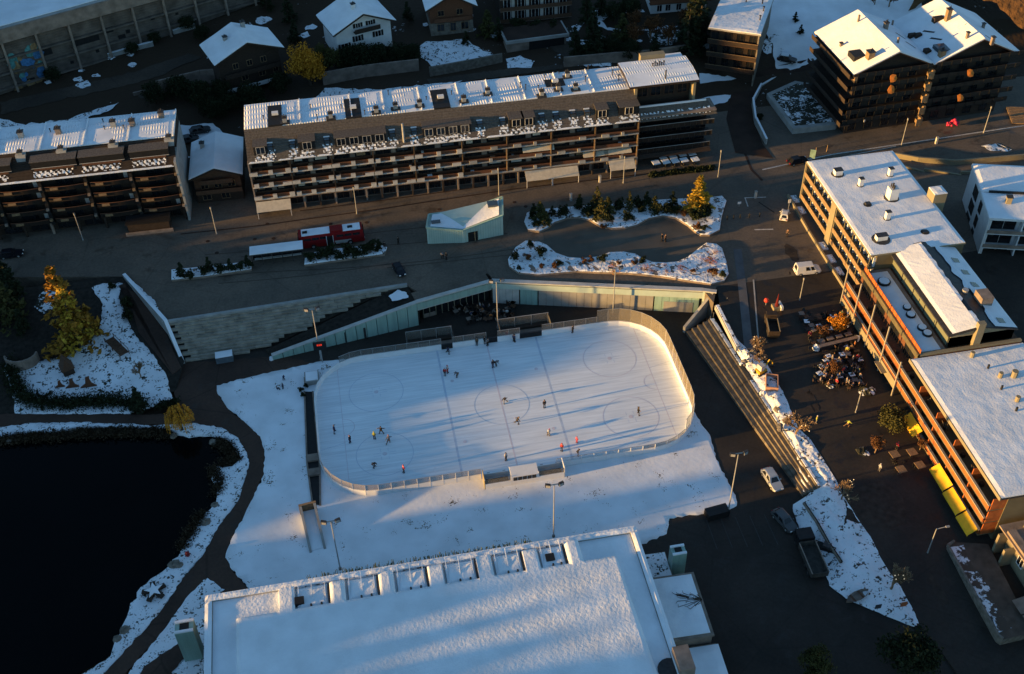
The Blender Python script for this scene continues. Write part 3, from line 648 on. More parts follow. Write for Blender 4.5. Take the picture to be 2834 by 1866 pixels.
for a, c in zip(sm, sm[1:]):
    roof_patch(WB, 'roof_snow', a+.05, 4.7, c-.12, 14.1, RW+.01, SNOW_RIB, th=.26, heave=.01, seed=a+5)
    MB().box(c-.12, 4.75, RW, c+.04, 14, RW+.44).build('snow_ridge', SNOW_ROOF_FINE, WB)
for px, py, m in [(60, 380, CONC), (163, 370, CONC_D), (315, 350, CONC), (368, 348, CONC_D), (448, 325, CONC_D)]:
    p = loc(WB, G(px, py, 20.8)); chimney(WB, p.x, max(5.4, p.y), RW+.2, .95, 1.2, m, pots=2)
for px, py in [(140, 365), (290, 358), (286, 338), (343, 355)]:
    p = loc(WB, G(px, py, 20.9)); vent(WB, p.x, p.y, RW+.2)
def ws(y): return EV+.18+(RW-EV-.18)*y/4.8
for px, py in [(52, 425), (163, 405), (308, 390), (466, 380)]:
    p = loc(WB, GY(px, py, 59.5)); MB().add([(p.x-.7, 3.0, ws(3.0)-.3), (p.x+.7, 3.0, ws(3.0)-.3), (p.x+.9, 3.6, RW+.1), (p.x-.9, 3.6, RW+.1), (p.x-.5, 4.6, ws(3.0)), (p.x+.5, 4.6, ws(3)), (p.x+.9, 4.9, RW+.1), (p.x-.9, 4.9, RW+.1)], [(0, 1, 2, 3), (0, 3, 7, 4), (1, 5, 6, 2), (2, 6, 7, 3)]).build('chimney_breast', CONC, WB)
    chimney(WB, p.x, 4.1, RW+.1, .8, .5, CONC, pots=2)
for x0, w_ in [(6, 5.5), (15, 8), (23.5, 8), (32.5, 7)]:
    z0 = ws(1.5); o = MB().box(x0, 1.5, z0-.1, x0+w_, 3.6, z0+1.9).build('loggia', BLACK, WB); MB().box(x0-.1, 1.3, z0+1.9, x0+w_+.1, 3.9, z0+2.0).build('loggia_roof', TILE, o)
    MB().bar((x0, 1.4, z0+.6), (x0+w_, 1.4, z0+.6), .07).build('rail', CONC_L, o); MB().box(x0+.4, 1.44, z0+.1, x0+w_-.6, 1.47, z0+.55).build('railing_panel', WOOD_R, o)
    snow_on_slope(WB, x0+.2, x0+w_*.9, .3, 1.3, zf=ws, seed=x0)
roof_patch(WB, 'eave_snow', .2, -.25, LW-.5, .35, EV+.16, SNOW_ROOF_FINE, th=.22, step=.4, heave=.06, seed=2)
for zi, z in enumerate([2.7, 5.05, 7.4, 9.75]):
    for i in range(5):
        a, c = i*8.1+.05, (i+1)*8.1
        MB().box(a, .2, z-.18, c, 1.7, z).build('balcony_slab', WOOD_K, WB)
        b = MB(); n = 8
        for k in range(n):        # bowed rail
            t0, t1 = k/n, (k+1)/n; f_ = lambda t: (lerp(a+.25, c-.9, t), .0-.28*math.sin(math.pi*t))
            (xa, ya), (xb, yb) = f_(t0), f_(t1); b.add([(xa, ya, z), (xb, yb, z), (xb, yb, z+.85), (xa, ya, z+.85), (xa, ya+.08, z), (xb, yb+.08, z), (xb, yb+.08, z+.85), (xa, ya+.08, z+.85)], [(0, 1, 2, 3), (4, 7, 6, 5), (3, 2, 6, 7)])
        b.build('railing', WOOD_K, WB)
        MB().tube([(lerp(a+.25, c-.9, k/8), -.03-.28*math.sin(math.pi*k/8), z+.9) for k in range(9)], .07, 5).build('handrail', WOOD_R, WB)
        MB().box(a+1.2, -.42, z+.35, a+2.6, -.34, z+.85).build('flower_box', WOOD_T, WB)
        MB().box(c-.7, -.35, z+.55, c-.2, .3, z+1.0).build('planter_box', WOOD_T if (i+zi) % 2 else CONC_D, WB)
        MB().box(c-.7, .05, z-.4, c-.1, 1.7, z+1.9).build('divider', BLACK, WB)
        window(WB, lerp(a, c, .45), 1.7, z+.1, 3.0, 1.9, fm=WOOD_D)
        if random.random() < .5: MB().box(c-1.9, 1.5, z+.2, c-1.2, 1.6, z+1.9).build('curtain', CONC_L, WB)
for k in range(9):
    x = .6+k*4.9; MB().box(x-.2, .2, 0, x+.2, .7, 2.5).build('pillar', WOOD_D if k % 3 else CONC_D, WB)
    if k < 8: window(WB, x+2.4, 1.7, .3, 3.2, 2.0, fm=WOOD_D)
p = loc(WB, GY(470, 600, 53.5)); MB().box(p.x-8, -2.6, 0, p.x-.4, .0, 2.2).build('porch', WOOD_D, WB); MB().box(p.x-8.3, -2.9, 2.2, p.x-.1, .15, 2.4).build('porch_roof', BLACK, WB)
MB().box(p.x-8.5, -3.3, 0, p.x+.2, -3.05, .7).build('kerb_wall', CONC_D, WB)

# ---------------------------------------------------------------- chalets
def chalet(name, label, FL, FR, BLk, ze, zb, rise, wall_u, wall_l, split=.5, inset=1.0, snowm=None, cat='chalet', ridge_front=True, win=(), balc=(), shut=None, chims=()):
    """house under a gabled roof; FL, FR front eave corners and BLk back left one, seen on plan"""
    rz = frame(FL, FR); W_ = math.hypot(FR[0]-FL[0], FR[1]-FL[1]); u = Vector((math.cos(rz), math.sin(rz))); v = Vector((-u.y, u.x))
    D_ = (Vector(BLk[:2])-Vector(FL[:2])).dot(v)
    r = thing(name, label, cat, (FL[0], FL[1], zb), rz); H = ze-zb; i = inset
    zs = H*split
    MB().prism([(i, i*1.2), (W_-i, i*1.2), (W_-i, D_-i), (i, D_-i)], -3.0, zs).build('wall', wall_l, r)
    slope = rise/(W_/2); hi = H+slope*i-.1
    b = MB(); a = .004; y0, y1 = i*1.2-a, D_-i+a
    pts = [(i-a, zs), (W_-i+a, zs), (W_-i+a, hi), (W_/2, H+rise-.12), (i-a, hi)]
    n = len(pts); b.add([(x, y0, z) for x, z in pts]+[(x, y1, z) for x, z in pts], [tuple(range(n)), tuple(reversed(range(n, 2*n)))]+[(k, n+k, n+(k+1) % n, (k+1) % n) for k in range(n)]); b.build('upper_wall', wall_u, r)
    for s_, xe in ((-1, 0), (1, W_)):
        q = [(xe, 0, H), (W_/2, 0, H+rise), (W_/2, D_, H+rise), (xe, D_, H)]
        MB().slab(q, .22).build('roof', WOOD_D, r)
        b = MB(); nn, qq = 12, 16
        for k in range(nn+1):
            for j in range(qq+1):
                t = k/nn; y = lerp(.05, D_-.05, j/qq); x = lerp(xe, W_/2, t); e = .6 if (k == 0 or j in (0, qq)) else 1
                b.v.append((x, y, lerp(H, H+rise, t)+.02+.3*e+.05*mnoise.noise(Vector((x*.6, y*.6, FL[0])))))
        for k in range(nn):
            for j in range(qq): b.f.append((k*(qq+1)+j, (k+1)*(qq+1)+j, (k+1)*(qq+1)+j+1, k*(qq+1)+j+1))
        kk = len(b.v)
        for j in range(qq+1): b.v.append((xe, b.v[j][1], H))
        for j in range(qq): b.f.append((j, j+1, kk+j+1, kk+j))
        kk = len(b.v)
        for k in range(nn+1): b.v.append((b.v[k*(qq+1)][0], .05, lerp(H, H+rise, k/nn)))
        for k in range(nn): b.f.append((k*(qq+1), kk+k, kk+k+1, (k+1)*(qq+1)))
        b.build('roof_snow', snowm or SNOW, r)
    for s_, xe in ((-1, 0), (1, W_)): MB().bar((xe, -.02, H-.1), (W_/2, -.02, H+rise-.1), .18, .3).build('bargeboard', WOOD_D, r)
    for x, z, w_, h_ in win: window(r, x*W_, i*1.2-a, z, w_, h_, fm=WHITE_PL if wall_u is WHITE_PL else WOOD_T, shutters=shut)
    for x0, x1, z, m in balc:
        o = MB().box(x0*W_, i*1.2-1.3, z-.15, x1*W_, i*1.2-.01, z).build('balcony', WOOD_D, r); MB().box(x0*W_, i*1.2-1.34, z, x1*W_, i*1.2-1.26, z+.9).build('railing', m, o)
    for cx, cy, h_ in chims: chimney(r, cx*W_, cy*D_, H+rise*(1-abs(cx-.5)*2)-.3, .8, 1.3+h_, WHITE_PL if wall_u is WHITE_PL else CONC, pots=1)
    return r
def g2(px, py, z): return G(px, py, z)
chalet('chalet', 'dark timber chalet with snowy gable roof above white balcony terrace', g2(594, 184, 19), g2(787, 133, 19), g2(550, 127, 19), 19, 12.0, 3.2, WOOD_D, WOOD_D, .42,
       win=[(.3, 4.6, 1.1, 1.2), (.5, 4.6, 1.1, 1.2), (.7, 4.6, 1.1, 1.2), (.4, 1.6, 1.3, 1.3), (.65, 1.6, 1.3, 1.3), (.85, 1.6, 1.0, 1.6)], balc=[(.1, .95, .2, WHITE_PL), (.12, .9, 3.4, WOOD_D)], chims=[(.3, .55, 0), (.62, .8, .5)])
chalet('chalet', 'white rendered chalet with rows of shuttered windows under a snowy gable', g2(922, 101, 19), g2(1097, 58, 19), g2(898, 38, 19), 19, 11.5, 3.3, WHITE_PL, WHITE_PL, .4,
       win=[(.42, 7.5, 1.0, 1.0), (.62, 7.5, 1.0, 1.0), (.40, 4.4, 1.3, 1.3), (.72, 4.4, 1.3, 1.3), (.18, 2.6, 1.6, 2.0), (.45, 1.4, 1.2, 1.1), (.7, 1.4, 1.2, 1.1)], balc=[(.34, .74, 6.8, WOOD_D)], shut=BLACK, chims=[(.44, .35, .4)])
chalet('chalet', 'brown timber chalet with arched stone ground floor below the snowy garden terrace', g2(1178, 33, 19.5), g2(1322, 18, 19.5), g2(1150, -30, 19.5), 19.5, 13.0, 3.2, WOOD_R, STONE, .45,
       win=[(.3, 4.6, 1.3, 1.2), (.66, 4.6, 1.3, 1.2), (.28, 1.0, 1.5, 1.6), (.52, .8, 1.2, 1.9), (.75, 1.0, 1.5, 1.6)], balc=[(.15, .85, 3.6, WOOD_R)])
chalet('chalet', 'small chalet with blue shaded snow roof squeezed between the two blocks', g2(522, 500, 11), g2(672, 484, 11), g2(572, 392, 11), 11.0, 5.0, 2.0, WOOD, WOOD_D, .5, inset=.7,
       win=[(.25, 3.3, 1.3, 1.2), (.5, 3.3, 1.3, 1.2), (.75, 3.3, 1.3, 1.2), (.25, .7, 1.5, 1.8), (.6, .7, 1.5, 1.8)], balc=[(.08, .94, 2.7, WOOD), (.2, .8, 4.9, WOOD)], chims=[(.25, .7, .3)])

# twin-gabled timber hotel, upper right
z0h = 5.0; ZE, ZR = 19.6, 23.2
HT = thing('chalet_hotel', 'twin gabled dark timber hotel with sunlit snow on the west roof slopes', 'hotel', (81.6, 56.4, 5.0), frame((81.6, 56.4), (118.5, 58.2)))
hx = [0.0, 9.0, 17.6, 27.4, 37.0]; HD = 18.5; hz = [14.4, 18.2, 14.2, 18.4, 13.8]
MB().box(1.2, 1.4, 0, 35.6, HD-1, 13.6).build('wall', WOOD_D, HT)
for k in range(4):
    zA, zB, xA, xB = hz[k], hz[k+1], hx[k], hx[k+1]
    MB().add([(max(xA, 1.2), 1.4, 13.6), (min(xB, 35.6), 1.4, 13.6), (min(xB, 35.6), 1.4, zB-.3), (max(xA, 1.2), 1.4, zA-.3), (max(xA, 1.2), HD-1, 13.6), (min(xB, 35.6), HD-1, 13.6), (min(xB, 35.6), HD-1, zB-.3), (max(xA, 1.2), HD-1, zA-.3)], [(0, 1, 2, 3), (4, 7, 6, 5), (2, 6, 7, 3), (0, 3, 7, 4), (1, 5, 6, 2)]).build('gable_wall', WOOD_D, HT)
    MB().slab([(xA, 0, zA), (xB, 0, zB), (xB, HD, zB), (xA, HD, zA)], .25).build('roof', WOOD, HT)
    b = MB(); nn, qq = 14, 24
    for i in range(nn+1):
        for j in range(qq+1):
            x, y = lerp(xA, xB, i/nn), lerp(.03, HD-.03, j/qq); e = .7 if j in (0, qq) else 1
            b.v.append((x, y, lerp(zA, zB, i/nn)+.36*e+.04*mnoise.noise(Vector((x*.8, y*.8, k)))))
    for i in range(nn):
        for j in range(qq): b.f.append((i*(qq+1)+j, (i+1)*(qq+1)+j, (i+1)*(qq+1)+j+1, i*(qq+1)+j+1))
    kk = len(b.v)
    for i in range(nn+1): b.v.append((lerp(xA, xB, i/nn), .03, lerp(zA, zB, i/nn)))
    for i in range(nn): b.f.append((i*(qq+1), kk+i, kk+i+1, (i+1)*(qq+1)))
    if k in (0, 3):
        col_ = 0 if k == 0 else nn; kk = len(b.v)
        for j in range(qq+1): p = b.v[col_*(qq+1)+j]; b.v.append((p[0], p[1], p[2]-.34))
        for j in range(qq): b.f.append((col_*(qq+1)+j, col_*(qq+1)+j+1, kk+j+1, kk+j))
    b.build('roof_snow', SNOW_ROOF_FINE, HT)
def hroof(x):
    for k in range(4):
        if hx[k] <= x <= hx[k+1]: return lerp(hz[k], hz[k+1], (x-hx[k])/(hx[k+1]-hx[k]))
    return 14
def hpt(px, py):
    z = 21.0
    for _ in range(6): p = loc(HT, G(px, py, z)); z = 5+hroof(max(0, min(37, p.x)))+.3
    return p.x, p.y
for px, py, w_, h_ in [(2375, 60, .35, 1.6), (2327, 128, .5, .8), (2407, 160, 1.3, 1.5), (2450, 80, .8, 1.5), (2469, 70, .3, 1.2), (2484, 120, .35, 1.4), (2605, 155, 1.1, 1.4), (2621, 55, .9, 2.6), (2676, 105, .5, 1.4), (2720, 78, .5, 1.1), (2745, 120, .6, 1.4)]:
    x, y = hpt(px, py); chimney(HT, x, y, hroof(x)-.1, w_, h_+.3, WOOD_T if w_ > .8 else CONC_D, pots=2 if w_ > .7 else 0, cap=w_ > .4)
for px, py, w_, d_ in [(2524, 102, 1.6, .9), (2540, 102, 1.3, .9), (2565, 145, 1.2, 1.2), (2596, 55, 2.2, 1.2)]:
    x, y = hpt(px, py); MB().box(x-w_/2, y-d_/2, hroof(x)-.2, x+w_/2, y+d_/2, hroof(x)+1.0).build('dormer', WOOD_D, HT)
x, y = hpt(2380, 150); o = MB().box(x-1.9, y-1.4, hroof(x)-.6, x+1.9, y+1.4, hroof(x)+.62).build('roof_opening', BLACK, HT)
x, y = hpt(2615, 132); MB().box(x-1.9, y-1.4, hroof(x)-.2, x+1.9, y+1.4, hroof(x)+.55).build('skylight', GLASS_B, HT)
for px, py in [(2492, 100), (2520, 125), (2570, 88), (2687, 72), (2590, 108), (2740, 108)]:
    x, y = hpt(px, py); MB().add([(x-.9, y+.9, hroof(x-.9)+.39), (x-.4, y+1.0, hroof(x-.4)+.39), (x+.8, y-1.1, hroof(x+.8)+.39), (x+.4, y-1.2, hroof(x+.4)+.39)], [(0, 1, 2, 3)]).build('melted_strip', DARK, HT)
for fl in range(5):
    z = .2+2.75*fl
    for s0, s1 in ((-.2, 16.9), (17.9, 37.2)):
        off = .0 if fl else .8
        MB().box(s0, -.25+off, z+2.55, s1, 1.39, z+2.75).build('balcony_slab', BLACK, HT)
        MB().box(s0, -.3+off, z+2.78, s1, -.2+off, z+3.6).build('railing', WOOD_D, HT)
        for j in range(9): MB().bar((lerp(s0, s1, (j+.5)/9), -.34+off, z+2.7), (lerp(s0, s1, (j+.5)/9), -.34+off, z+3.65), .10).build('rail_post', BLACK, HT)  # black colour puts the front's shade into posts, slabs and frames
    MB().box(-1.0, -.2, z+2.55, 1.2, HD-1, z+2.75).build('balcony_slab', WOOD_D, HT)
    MB().box(-1.05, -.2, z+2.78, -.95, HD-1, z+3.5).build('railing', WOOD_D, HT)
    for j in range(9):
        x = 2.6+j*3.75
        if abs(x-17.5) > 1: window(HT, x, 1.4, z+.5, 1.7, 1.7, fm=BLACK)
    o = MB().box(17.2, -.5, z+.1, 17.7, 1.38, z+2.0).build('stair_fin', WOOD_T, HT)
    MB().box(16.2, -.75, z+.4, 17.1, -.55, z+1.9).build('stair_panel', WOOD_T, HT)
    for j in range(3):
        if random.random() < .5: MB().box(3+j*12+random.uniform(-2, 2), -.15, z+.2, 4.3+j*12, -.05, z+.7).build('laundry', CONC_L, HT)
MB().box(0, -.5, 13.4, .6, .6, 14.2).build('corner_post', WOOD_T, HT)
for px, py, z in [(2472, 218, 11.8), (2466, 249, 9.4), (2684, 203, 12.5), (2657, 272, 8.2)]:  # irregular orange discs on short poles along the balconies
    p = loc(HT, GY(px, py, 56.0)); o = thing('orange_disc', 'irregular orange disc on a dark timber hotel balcony', 'orange_disc', (GY(px, py, 55.9).x, 55.9, 5+p.z-1.3), group='orange discs on the hotel balconies')
    MB().cyl(0, 0, .4, 1.2, .03, n=5).build('pole', BLACK, o)
    b = MB(); c_ = (-.05, -.36, 1.6)
    ring = [(.8*math.cos(k*math.pi/4)-.1, -.3+.45*math.sin(k*math.pi/4)-.3*math.cos(k*math.pi/4)*0, 1.5+.75*math.sin(k*math.pi/4)+.1*random.random()) for k in range(8)]
    rr = [random.uniform(.75, 1.1) for _ in range(8)]; ring = [(c_[0]+(x-c_[0])*r_, c_[1]+(y-c_[1])*r_+.02, c_[2]+(z-c_[2])*r_) for (x, y, z), r_ in zip(ring, rr)]; b.add([c_]+ring+[(x, y+.06, z) for x, y, z in ring], [(0, 1+k, 1+(k+1) % 8) for k in range(8)]+[(1+k, 9+k, 9+(k+1) % 8, 1+(k+1) % 8) for k in range(8)]); b.build('disc_face', ORANGE, o)
# planted terrace beside the hotel
tp = [tuple(G(px, py, 6.2)[:2]) for px, py in [(2122, 260), (2200, 225), (2290, 240), (2330, 330), (2315, 345), (2195, 358)]]
tb = thing('terrace_wall', 'low concrete planted terrace with snow and dark shrubs beside the hotel', 'wall', (tp[0][0], tp[0][1], 5.0))
MB().prism([(x-tp[0][0], y-tp[0][1]) for x, y in tp], -.5, 1.3).build('retaining_wall', CONC, tb)
roof = patch('snow_cover', [(lerp(x, sum(p[0] for p in tp)/6, .12)-tp[0][0], lerp(y, sum(p[1] for p in tp)/6, .12)-tp[0][1]) for x, y in tp], 1.34, SNOW_PATCHY, step=.8, rough=.08, parent=tb)
ro = thing('retaining_wall', 'curved concrete retaining wall along the road bend', 'wall', (0, 0, 5.0))
cw = [G(px, py, 5.0) for px, py in [(2120, 400), (2090, 345), (2082, 290), (2105, 250), (2150, 228)]]
for a, c in zip(cw, cw[1:]): MB().bar((a.x, a.y, .5), (c.x, c.y, .9), .35, 1.6).build('wall_segment', CONC, ro)
for a, c in zip(cw, cw[1:]): MB().bar((a.x, a.y, 1.35), (c.x, c.y, 1.75), .4, .12).build('snow_cap', SNOW_ROOF_FINE, ro)

# grey apartment house on the hill
FLg, FRg, BLg = G(1963, 76, 18.5), G(2103, 95, 18.5), G(2005, -25, 18.5)
rzg = frame(FLg, FRg); Wg = (FRg-FLg).length; vg = Vector((-math.sin(rzg), math.cos(rzg), 0)); Dg = (BLg-FLg).dot(vg)
GB = thing('apartment_house', 'grey balconied apartment house with flat snowy roof on the hill', 'apartment building', (FLg.x, FLg.y, 8.0), rzg)
MB().box(.3, .8, -3, Wg-.3, Dg, 10.2).build('wall', WOOD_D, GB); MB().box(-.2, -.3, 10.2, Wg+.3, Dg+.4, 10.5).build('roof', CONC, GB)
roof_patch(GB, 'roof_snow', -.1, -.2, Wg+.2, Dg+.3, 10.5, SNOW, th=.25)
MB().box(Wg-.3, .0, -3, Wg, Dg, 10.2).build('end_wall', STONE, GB)
for z in (1.2, 4.2, 7.2):
    MB().box(.0, -.5, z-.15, Wg, .79, z).build('balcony_slab', WOOD, GB); MB().box(.0, -.55, z, Wg, -.45, z+.9).build('railing', WOOD_D, GB); MB().bar((0, -.5, z+.97), (Wg, -.5, z+.97), .09).build('handrail', WOOD_T, GB)
    for k in range(4): window(GB, Wg*(k+.5)/4, .8, z+.1, 1.5, 2.1, fm=WOOD_D)
for px, py in [(2065, 5), (2113, 30), (2103, 55), (2110, 10)]:
    p = loc(GB, G(px, py, 18.8)); vent(GB, p.x, p.y, 10.6, 1.2, .15)

# unfinished concrete frame building, upper left
A_, B_ = G(0, 82, 26), G(300, 0, 26); rzc = frame(A_, B_)
CB = thing('concrete_building', 'unfinished grey concrete building with broken openings and graffiti', 'building', (A_.x-16*math.cos(rzc), A_.y-16*math.sin(rzc), 12.0), rzc)
CL = 96.0; CH = 14.0
MB().box(0, .3, -6, CL, 26, CH).build('wall', mat('weathered_concrete', (.12, .10, .085), .95, .35, .5, .02, 4), CB); MB().box(-.4, -.5, CH, CL, 26.5, CH+.35).build('roof', CONC, CB)
roof_patch(CB, 'roof_snow', -.2, .6, CL, 26, CH+.35, SNOW, th=.25, step=2.5)
MB().box(-.5, -.9, CH-2.6, CL, -.45, CH+.3).build('fascia', CONC_D, CB)
bays = [i*6.9+1.5 for i in range(14)]
for x in bays: MB().box(x-.22, -.75, -4, x+.22, .29, CH-2.6).build('column', CONC_D, CB)
for z in (CH-6.2, CH-9.4, CH-12.6): MB().box(0, -.55, z-.16, CL, .28, z+.16).build('beam', mat('weathered_concrete', (.12, .10, .085)), CB)
for i, x in enumerate(bays[:-1]):
    for j, z in enumerate((CH-6.0, CH-9.2, CH-12.4)):
        for k in range(5): MB().box(x+.25, .16, z+.05+k*.56, bays[i+1]-.25, .27+.03*(k % 2), z+.57+k*.56).build('wall_plank', mat('weathered_concrete', (.12, .10, .085), .95, .35, .5, .02, 4), CB)
for u_, z, w_, h_ in [(17.3, 1.0, 2.1, 1.0), (18.6, -.9, .6, .8), (29.2, 6.0, 5.5, 1.7), (36.0, 6.9, 2.0, 1.2), (33.2, 3.3, .7, .7), (22.7, 5.9, 1.8, 1.6), (38.6, 4.8, 1.6, .9), (40.5, 5.6, .9, .8), (46.4, 7.0, .9, .8), (27.4, 2.5, .7, .6), (52.0, 6.6, .7, .5), (55.8, 9.3, .9, .6), (65, 8.5, 1.2, .8)]:
    MB().box(u_, .06, z, u_+w_, .158, z+h_).build('opening', BLACK, CB)
gr = MB(); 
GRAF = [mat('graffiti_blue', (.05, .16, .34), .8, .4, 2), mat('graffiti_teal', (.08, .24, .24), .8, .4, 2), mat('graffiti_ochre', (.24, .16, .08), .8, .4, 2)]
random.seed(5)
for k in range(34):
    x, z = random.uniform(15.2, 21.8), random.uniform(-3.2, 8.5); w_ = random.uniform(.5, 1.6); n = random.randint(6, 9)
    b = MB(); b.add([(x+w_*(.6+.4*random.random())*math.cos(q*2*math.pi/n), .05-.004*k, z+w_*1.1*(.6+.4*random.random())*math.sin(q*2*math.pi/n)) for q in range(n)], [tuple(range(n))]); b.build('graffiti', GRAF[k % 3], CB)
for px, py, L_ in [(300, 160, 10), (30, 222, 9), (480, 95, 5)]:
    p = GT(px, py); q = GT(px+50, py-14); d = (q-p).normalized(); o = thing('site_wall', 'snow topped concrete barrier on the slope below the unfinished building', 'barrier', p, group='barriers below the unfinished building'); MB().bar((0, 0, .3), (d.x*L_, d.y*L_, (T(p.x+d.x*L_, p.y+d.y*L_)-p.z)+.3), .5, 1.4).build('body', CONC, o); MB().bar((0, 0, 1.02), (d.x*L_, d.y*L_, (T(p.x+d.x*L_, p.y+d.y*L_)-p.z)+1.02), .55, .1).build('snow_cap', SNOW, o)
# long retaining walls on the slope
for px, lab, hgt, mm in [([(440, 262), (560, 232), (640, 225)], 'old concrete retaining wall above the west block', 3.5, CONC_D), ([(370, 265), (450, 245), (575, 228)], 'snow dusted track edge on the dark slope', 1.0, CONC_D), ([(895, 232), (1010, 212), (1160, 195)], 'rough grey retaining wall behind the long block', 3.0, CONC_D), ([(1190, 210), (1300, 190), (1390, 172)], 'dry stone wall below the snowy garden', 2.4, STONE), ([(1560, 185), (1700, 172), (1790, 165), (1900, 150)], 'concrete garden wall behind dark conifers', 2.6, CONC_D)]:
    ps = [GT(*p) for p in px]; o = thing('retaining_wall', lab, 'wall', ps[0])
    for a, c in zip(ps, ps[1:]): MB().bar((a.x-ps[0].x, a.y-ps[0].y, a.z-ps[0].z+hgt/2-.3), (c.x-ps[0].x, c.y-ps[0].y, c.z-ps[0].z+hgt/2-.3), .4, hgt).build('wall_segment', mm, o)
# garage roof slab and buildings at the top edge
p = GT(1405, 150); GR = thing('garage', 'flat roofed concrete garage dug into the slope with dark opening', 'garage', (p.x, p.y, p.z), frame(GT(1405, 150), GT(1560, 128)))
MB().box(0, .5, -2, 13.5, 6, 2.4).build('wall', CONC_D, GR); MB().box(-.3, -.2, 2.4, 14, 6.2, 3.1).build('roof_slab', CONC, GR); MB().box(5, .3, -1.5, 13, .48, 2.2).build('opening', BLACK, GR); MB().box(0, .2, 3.1, 13.6, 6, 3.2).build('roof_cover', ASPHALT, GR)
p = GT(1385, 60); TB = thing('apartment_house', 'dark balconied apartment house above the garage', 'apartment building', (p.x, p.y, p.z), .0)
MB().box(0, 0, -2, 16, 12, 9).build('wall', WOOD_D, TB)
for z in (.2, 3.0, 5.8):
    MB().box(-.2, -1.3, z-.15, 16.2, -.01, z).build('balcony_slab', CONC_D, TB); MB().box(-.2, -1.35, z, 16.2, -1.27, z+.85).build('railing', WOOD, TB)
    for k in range(5): window(TB, 1.6+k*3.2, 0, z+.1, 1.5, 2.0, fm=WHITE_PL)
    for k in range(4): MB().box(2.6+k*3.3, -.12, z+.1, 3.3+k*3.3, -.02, z+2).build('curtain', CONC_L, TB)
p = GT(1800, 40); TB2 = thing('chalet', 'chalet with white ground floor and timber balcony at the top of the slope', 'chalet', (p.x, p.y, p.z), -.05)
MB().box(0, 0, -2, 13, 10, 3.0).build('wall', WHITE_PL, TB2); MB().box(-.3, -.3, 3.0, 13.3, 10, 8.5).build('upper_wall', WOOD_R, TB2); MB().box(-.6, -1.5, 2.9, 13.6, -.31, 3.05).build('balcony', WOOD_D, TB2); MB().box(-.6, -1.55, 3.05, 13.6, -1.47, 3.95).build('railing', WOOD_R, TB2)
for x in (2, 4, 6.5, 9, 11): window(TB2, x, 0, .6, 1.1, 1.5, fm=WHITE_PL); window(TB2, x, -.3, 4.2, 1.1, 1.4, fm=WHITE_PL)

# ---------------------------------------------------------------- sunlit hotel, north wing (flat snow roof)
NB_ = thing('hotel', 'cream hotel wing with three balcony bands and flat snowy roof facing the afternoon sun', 'hotel', (64.9, 36.8, 5.0), -math.pi/2)
LN, DN, HN = 28.6, 17.0, 9.0
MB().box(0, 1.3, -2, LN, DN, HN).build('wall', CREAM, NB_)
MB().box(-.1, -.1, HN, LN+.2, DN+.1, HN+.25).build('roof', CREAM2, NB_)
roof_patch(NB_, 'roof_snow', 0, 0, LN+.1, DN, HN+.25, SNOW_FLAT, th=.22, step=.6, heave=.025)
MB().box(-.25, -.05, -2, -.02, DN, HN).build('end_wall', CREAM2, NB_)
for z in (1.3, 3.8, 6.3):
    MB().box(0, 0, z-.2, LN, 1.29, z).build('balcony_slab', CREAM2, NB_)
    for a, c in ((.1, 4.2), (4.3, 12.3), (14.4, 21.5), (21.6, LN-.1)): MB().box(a, -.06, z+.02, c, .04, z+.85).build('railing', WOOD_T, NB_)
    for a in (.05, 4.25, 8.2, 12.35, 14.3, 18, 21.55, 25, LN-.1): MB().bar((a, .15, z), (a, .15, z+2.3), .1).build('post', CREAM2, NB_)
    for k in range(16):
        x = 1.0+k*1.78
        if abs(x-13.3) > 1.2:
            window(NB_, x, 1.3, z+.2, .8, 1.9, fm=WHITE_PL); MB().box(x+.52, .9, z+.15, x+.80, 1.28, z+2.0).build('shutter', WHITE_PL, NB_)
MB().box(12.4, -.12, -1, 14.25, 1.28, HN-.01).build('stair_panel', CREAM2, NB_)
MB().box(8.0, .1, 3.85, 12.2, .2, 4.6).build('green_screen', mat('green_canvas', (.05, .10, .04), .9), NB_)
for k in range(7): window(NB_, 2+k*4.0, 1.3, -1.2, 2.6, 1.9, fm=WOOD)
for px, py, w_, d_, h_, kind in [(2318, 482, 1.4, 1.1, 1.1, 'b'), (2381, 513, .75, .75, 1.6, 'c'), (2463, 485, .75, .75, 1.6, 'c'), (2467, 548, 1.6, 1.6, 2.3, 'x'), (2401, 566, .9, .7, .5, 'd'), (2455, 605, .8, .7, 1.6, 'c'), (2438, 662, 1.9, 1.0, 1.0, 'b'), (2560, 642, .9, .7, .3, 'd')]:
    p = loc(NB_, G(px, py, 14.5)); p.x = max(.8, min(LN-1, p.x)); p.y = min(DN-.6, p.y)
    MB().cyl(p.x, p.y, HN+.3, HN+.5, w_*.85, n=12).build('melt_ring', DARK, NB_)
    o = MB().box(p.x-d_/2, p.y-w_/2, HN+.3, p.x+d_/2, p.y+w_/2, HN+.4+h_).build('roof_vent', WHITE_PL if kind != 'd' else DARK, NB_)
    if kind in 'bc': MB().box(p.x-d_/2-.08, p.y-w_/2-.08, HN+.4+h_, p.x+d_/2+.08, p.y+w_/2+.08, HN+.48+h_).build('vent_cap', DARK, o)
    if kind == 'x':
        for k in range(5): MB().cyl(p.x-.5+.25*k, p.y-.3+.3*(k % 2), HN+.4+h_, HN+1.0+h_+.2*(k % 3), .12, n=6).build('flue', DARK, o)
p = loc(NB_, G(2548, 560, 14.0)); MB().box(p.x-1.1, DN-.4, -2, p.x+1.3, DN+2.0, HN+2.2).build('lift_shaft', CREAM2, NB_); roof_patch(NB_, 'shaft_snow', p.x-1.1, DN-.4, p.x+1.3, DN+2.0, HN+2.2, SNOW_ROOF_FINE, th=.2, step=.5)
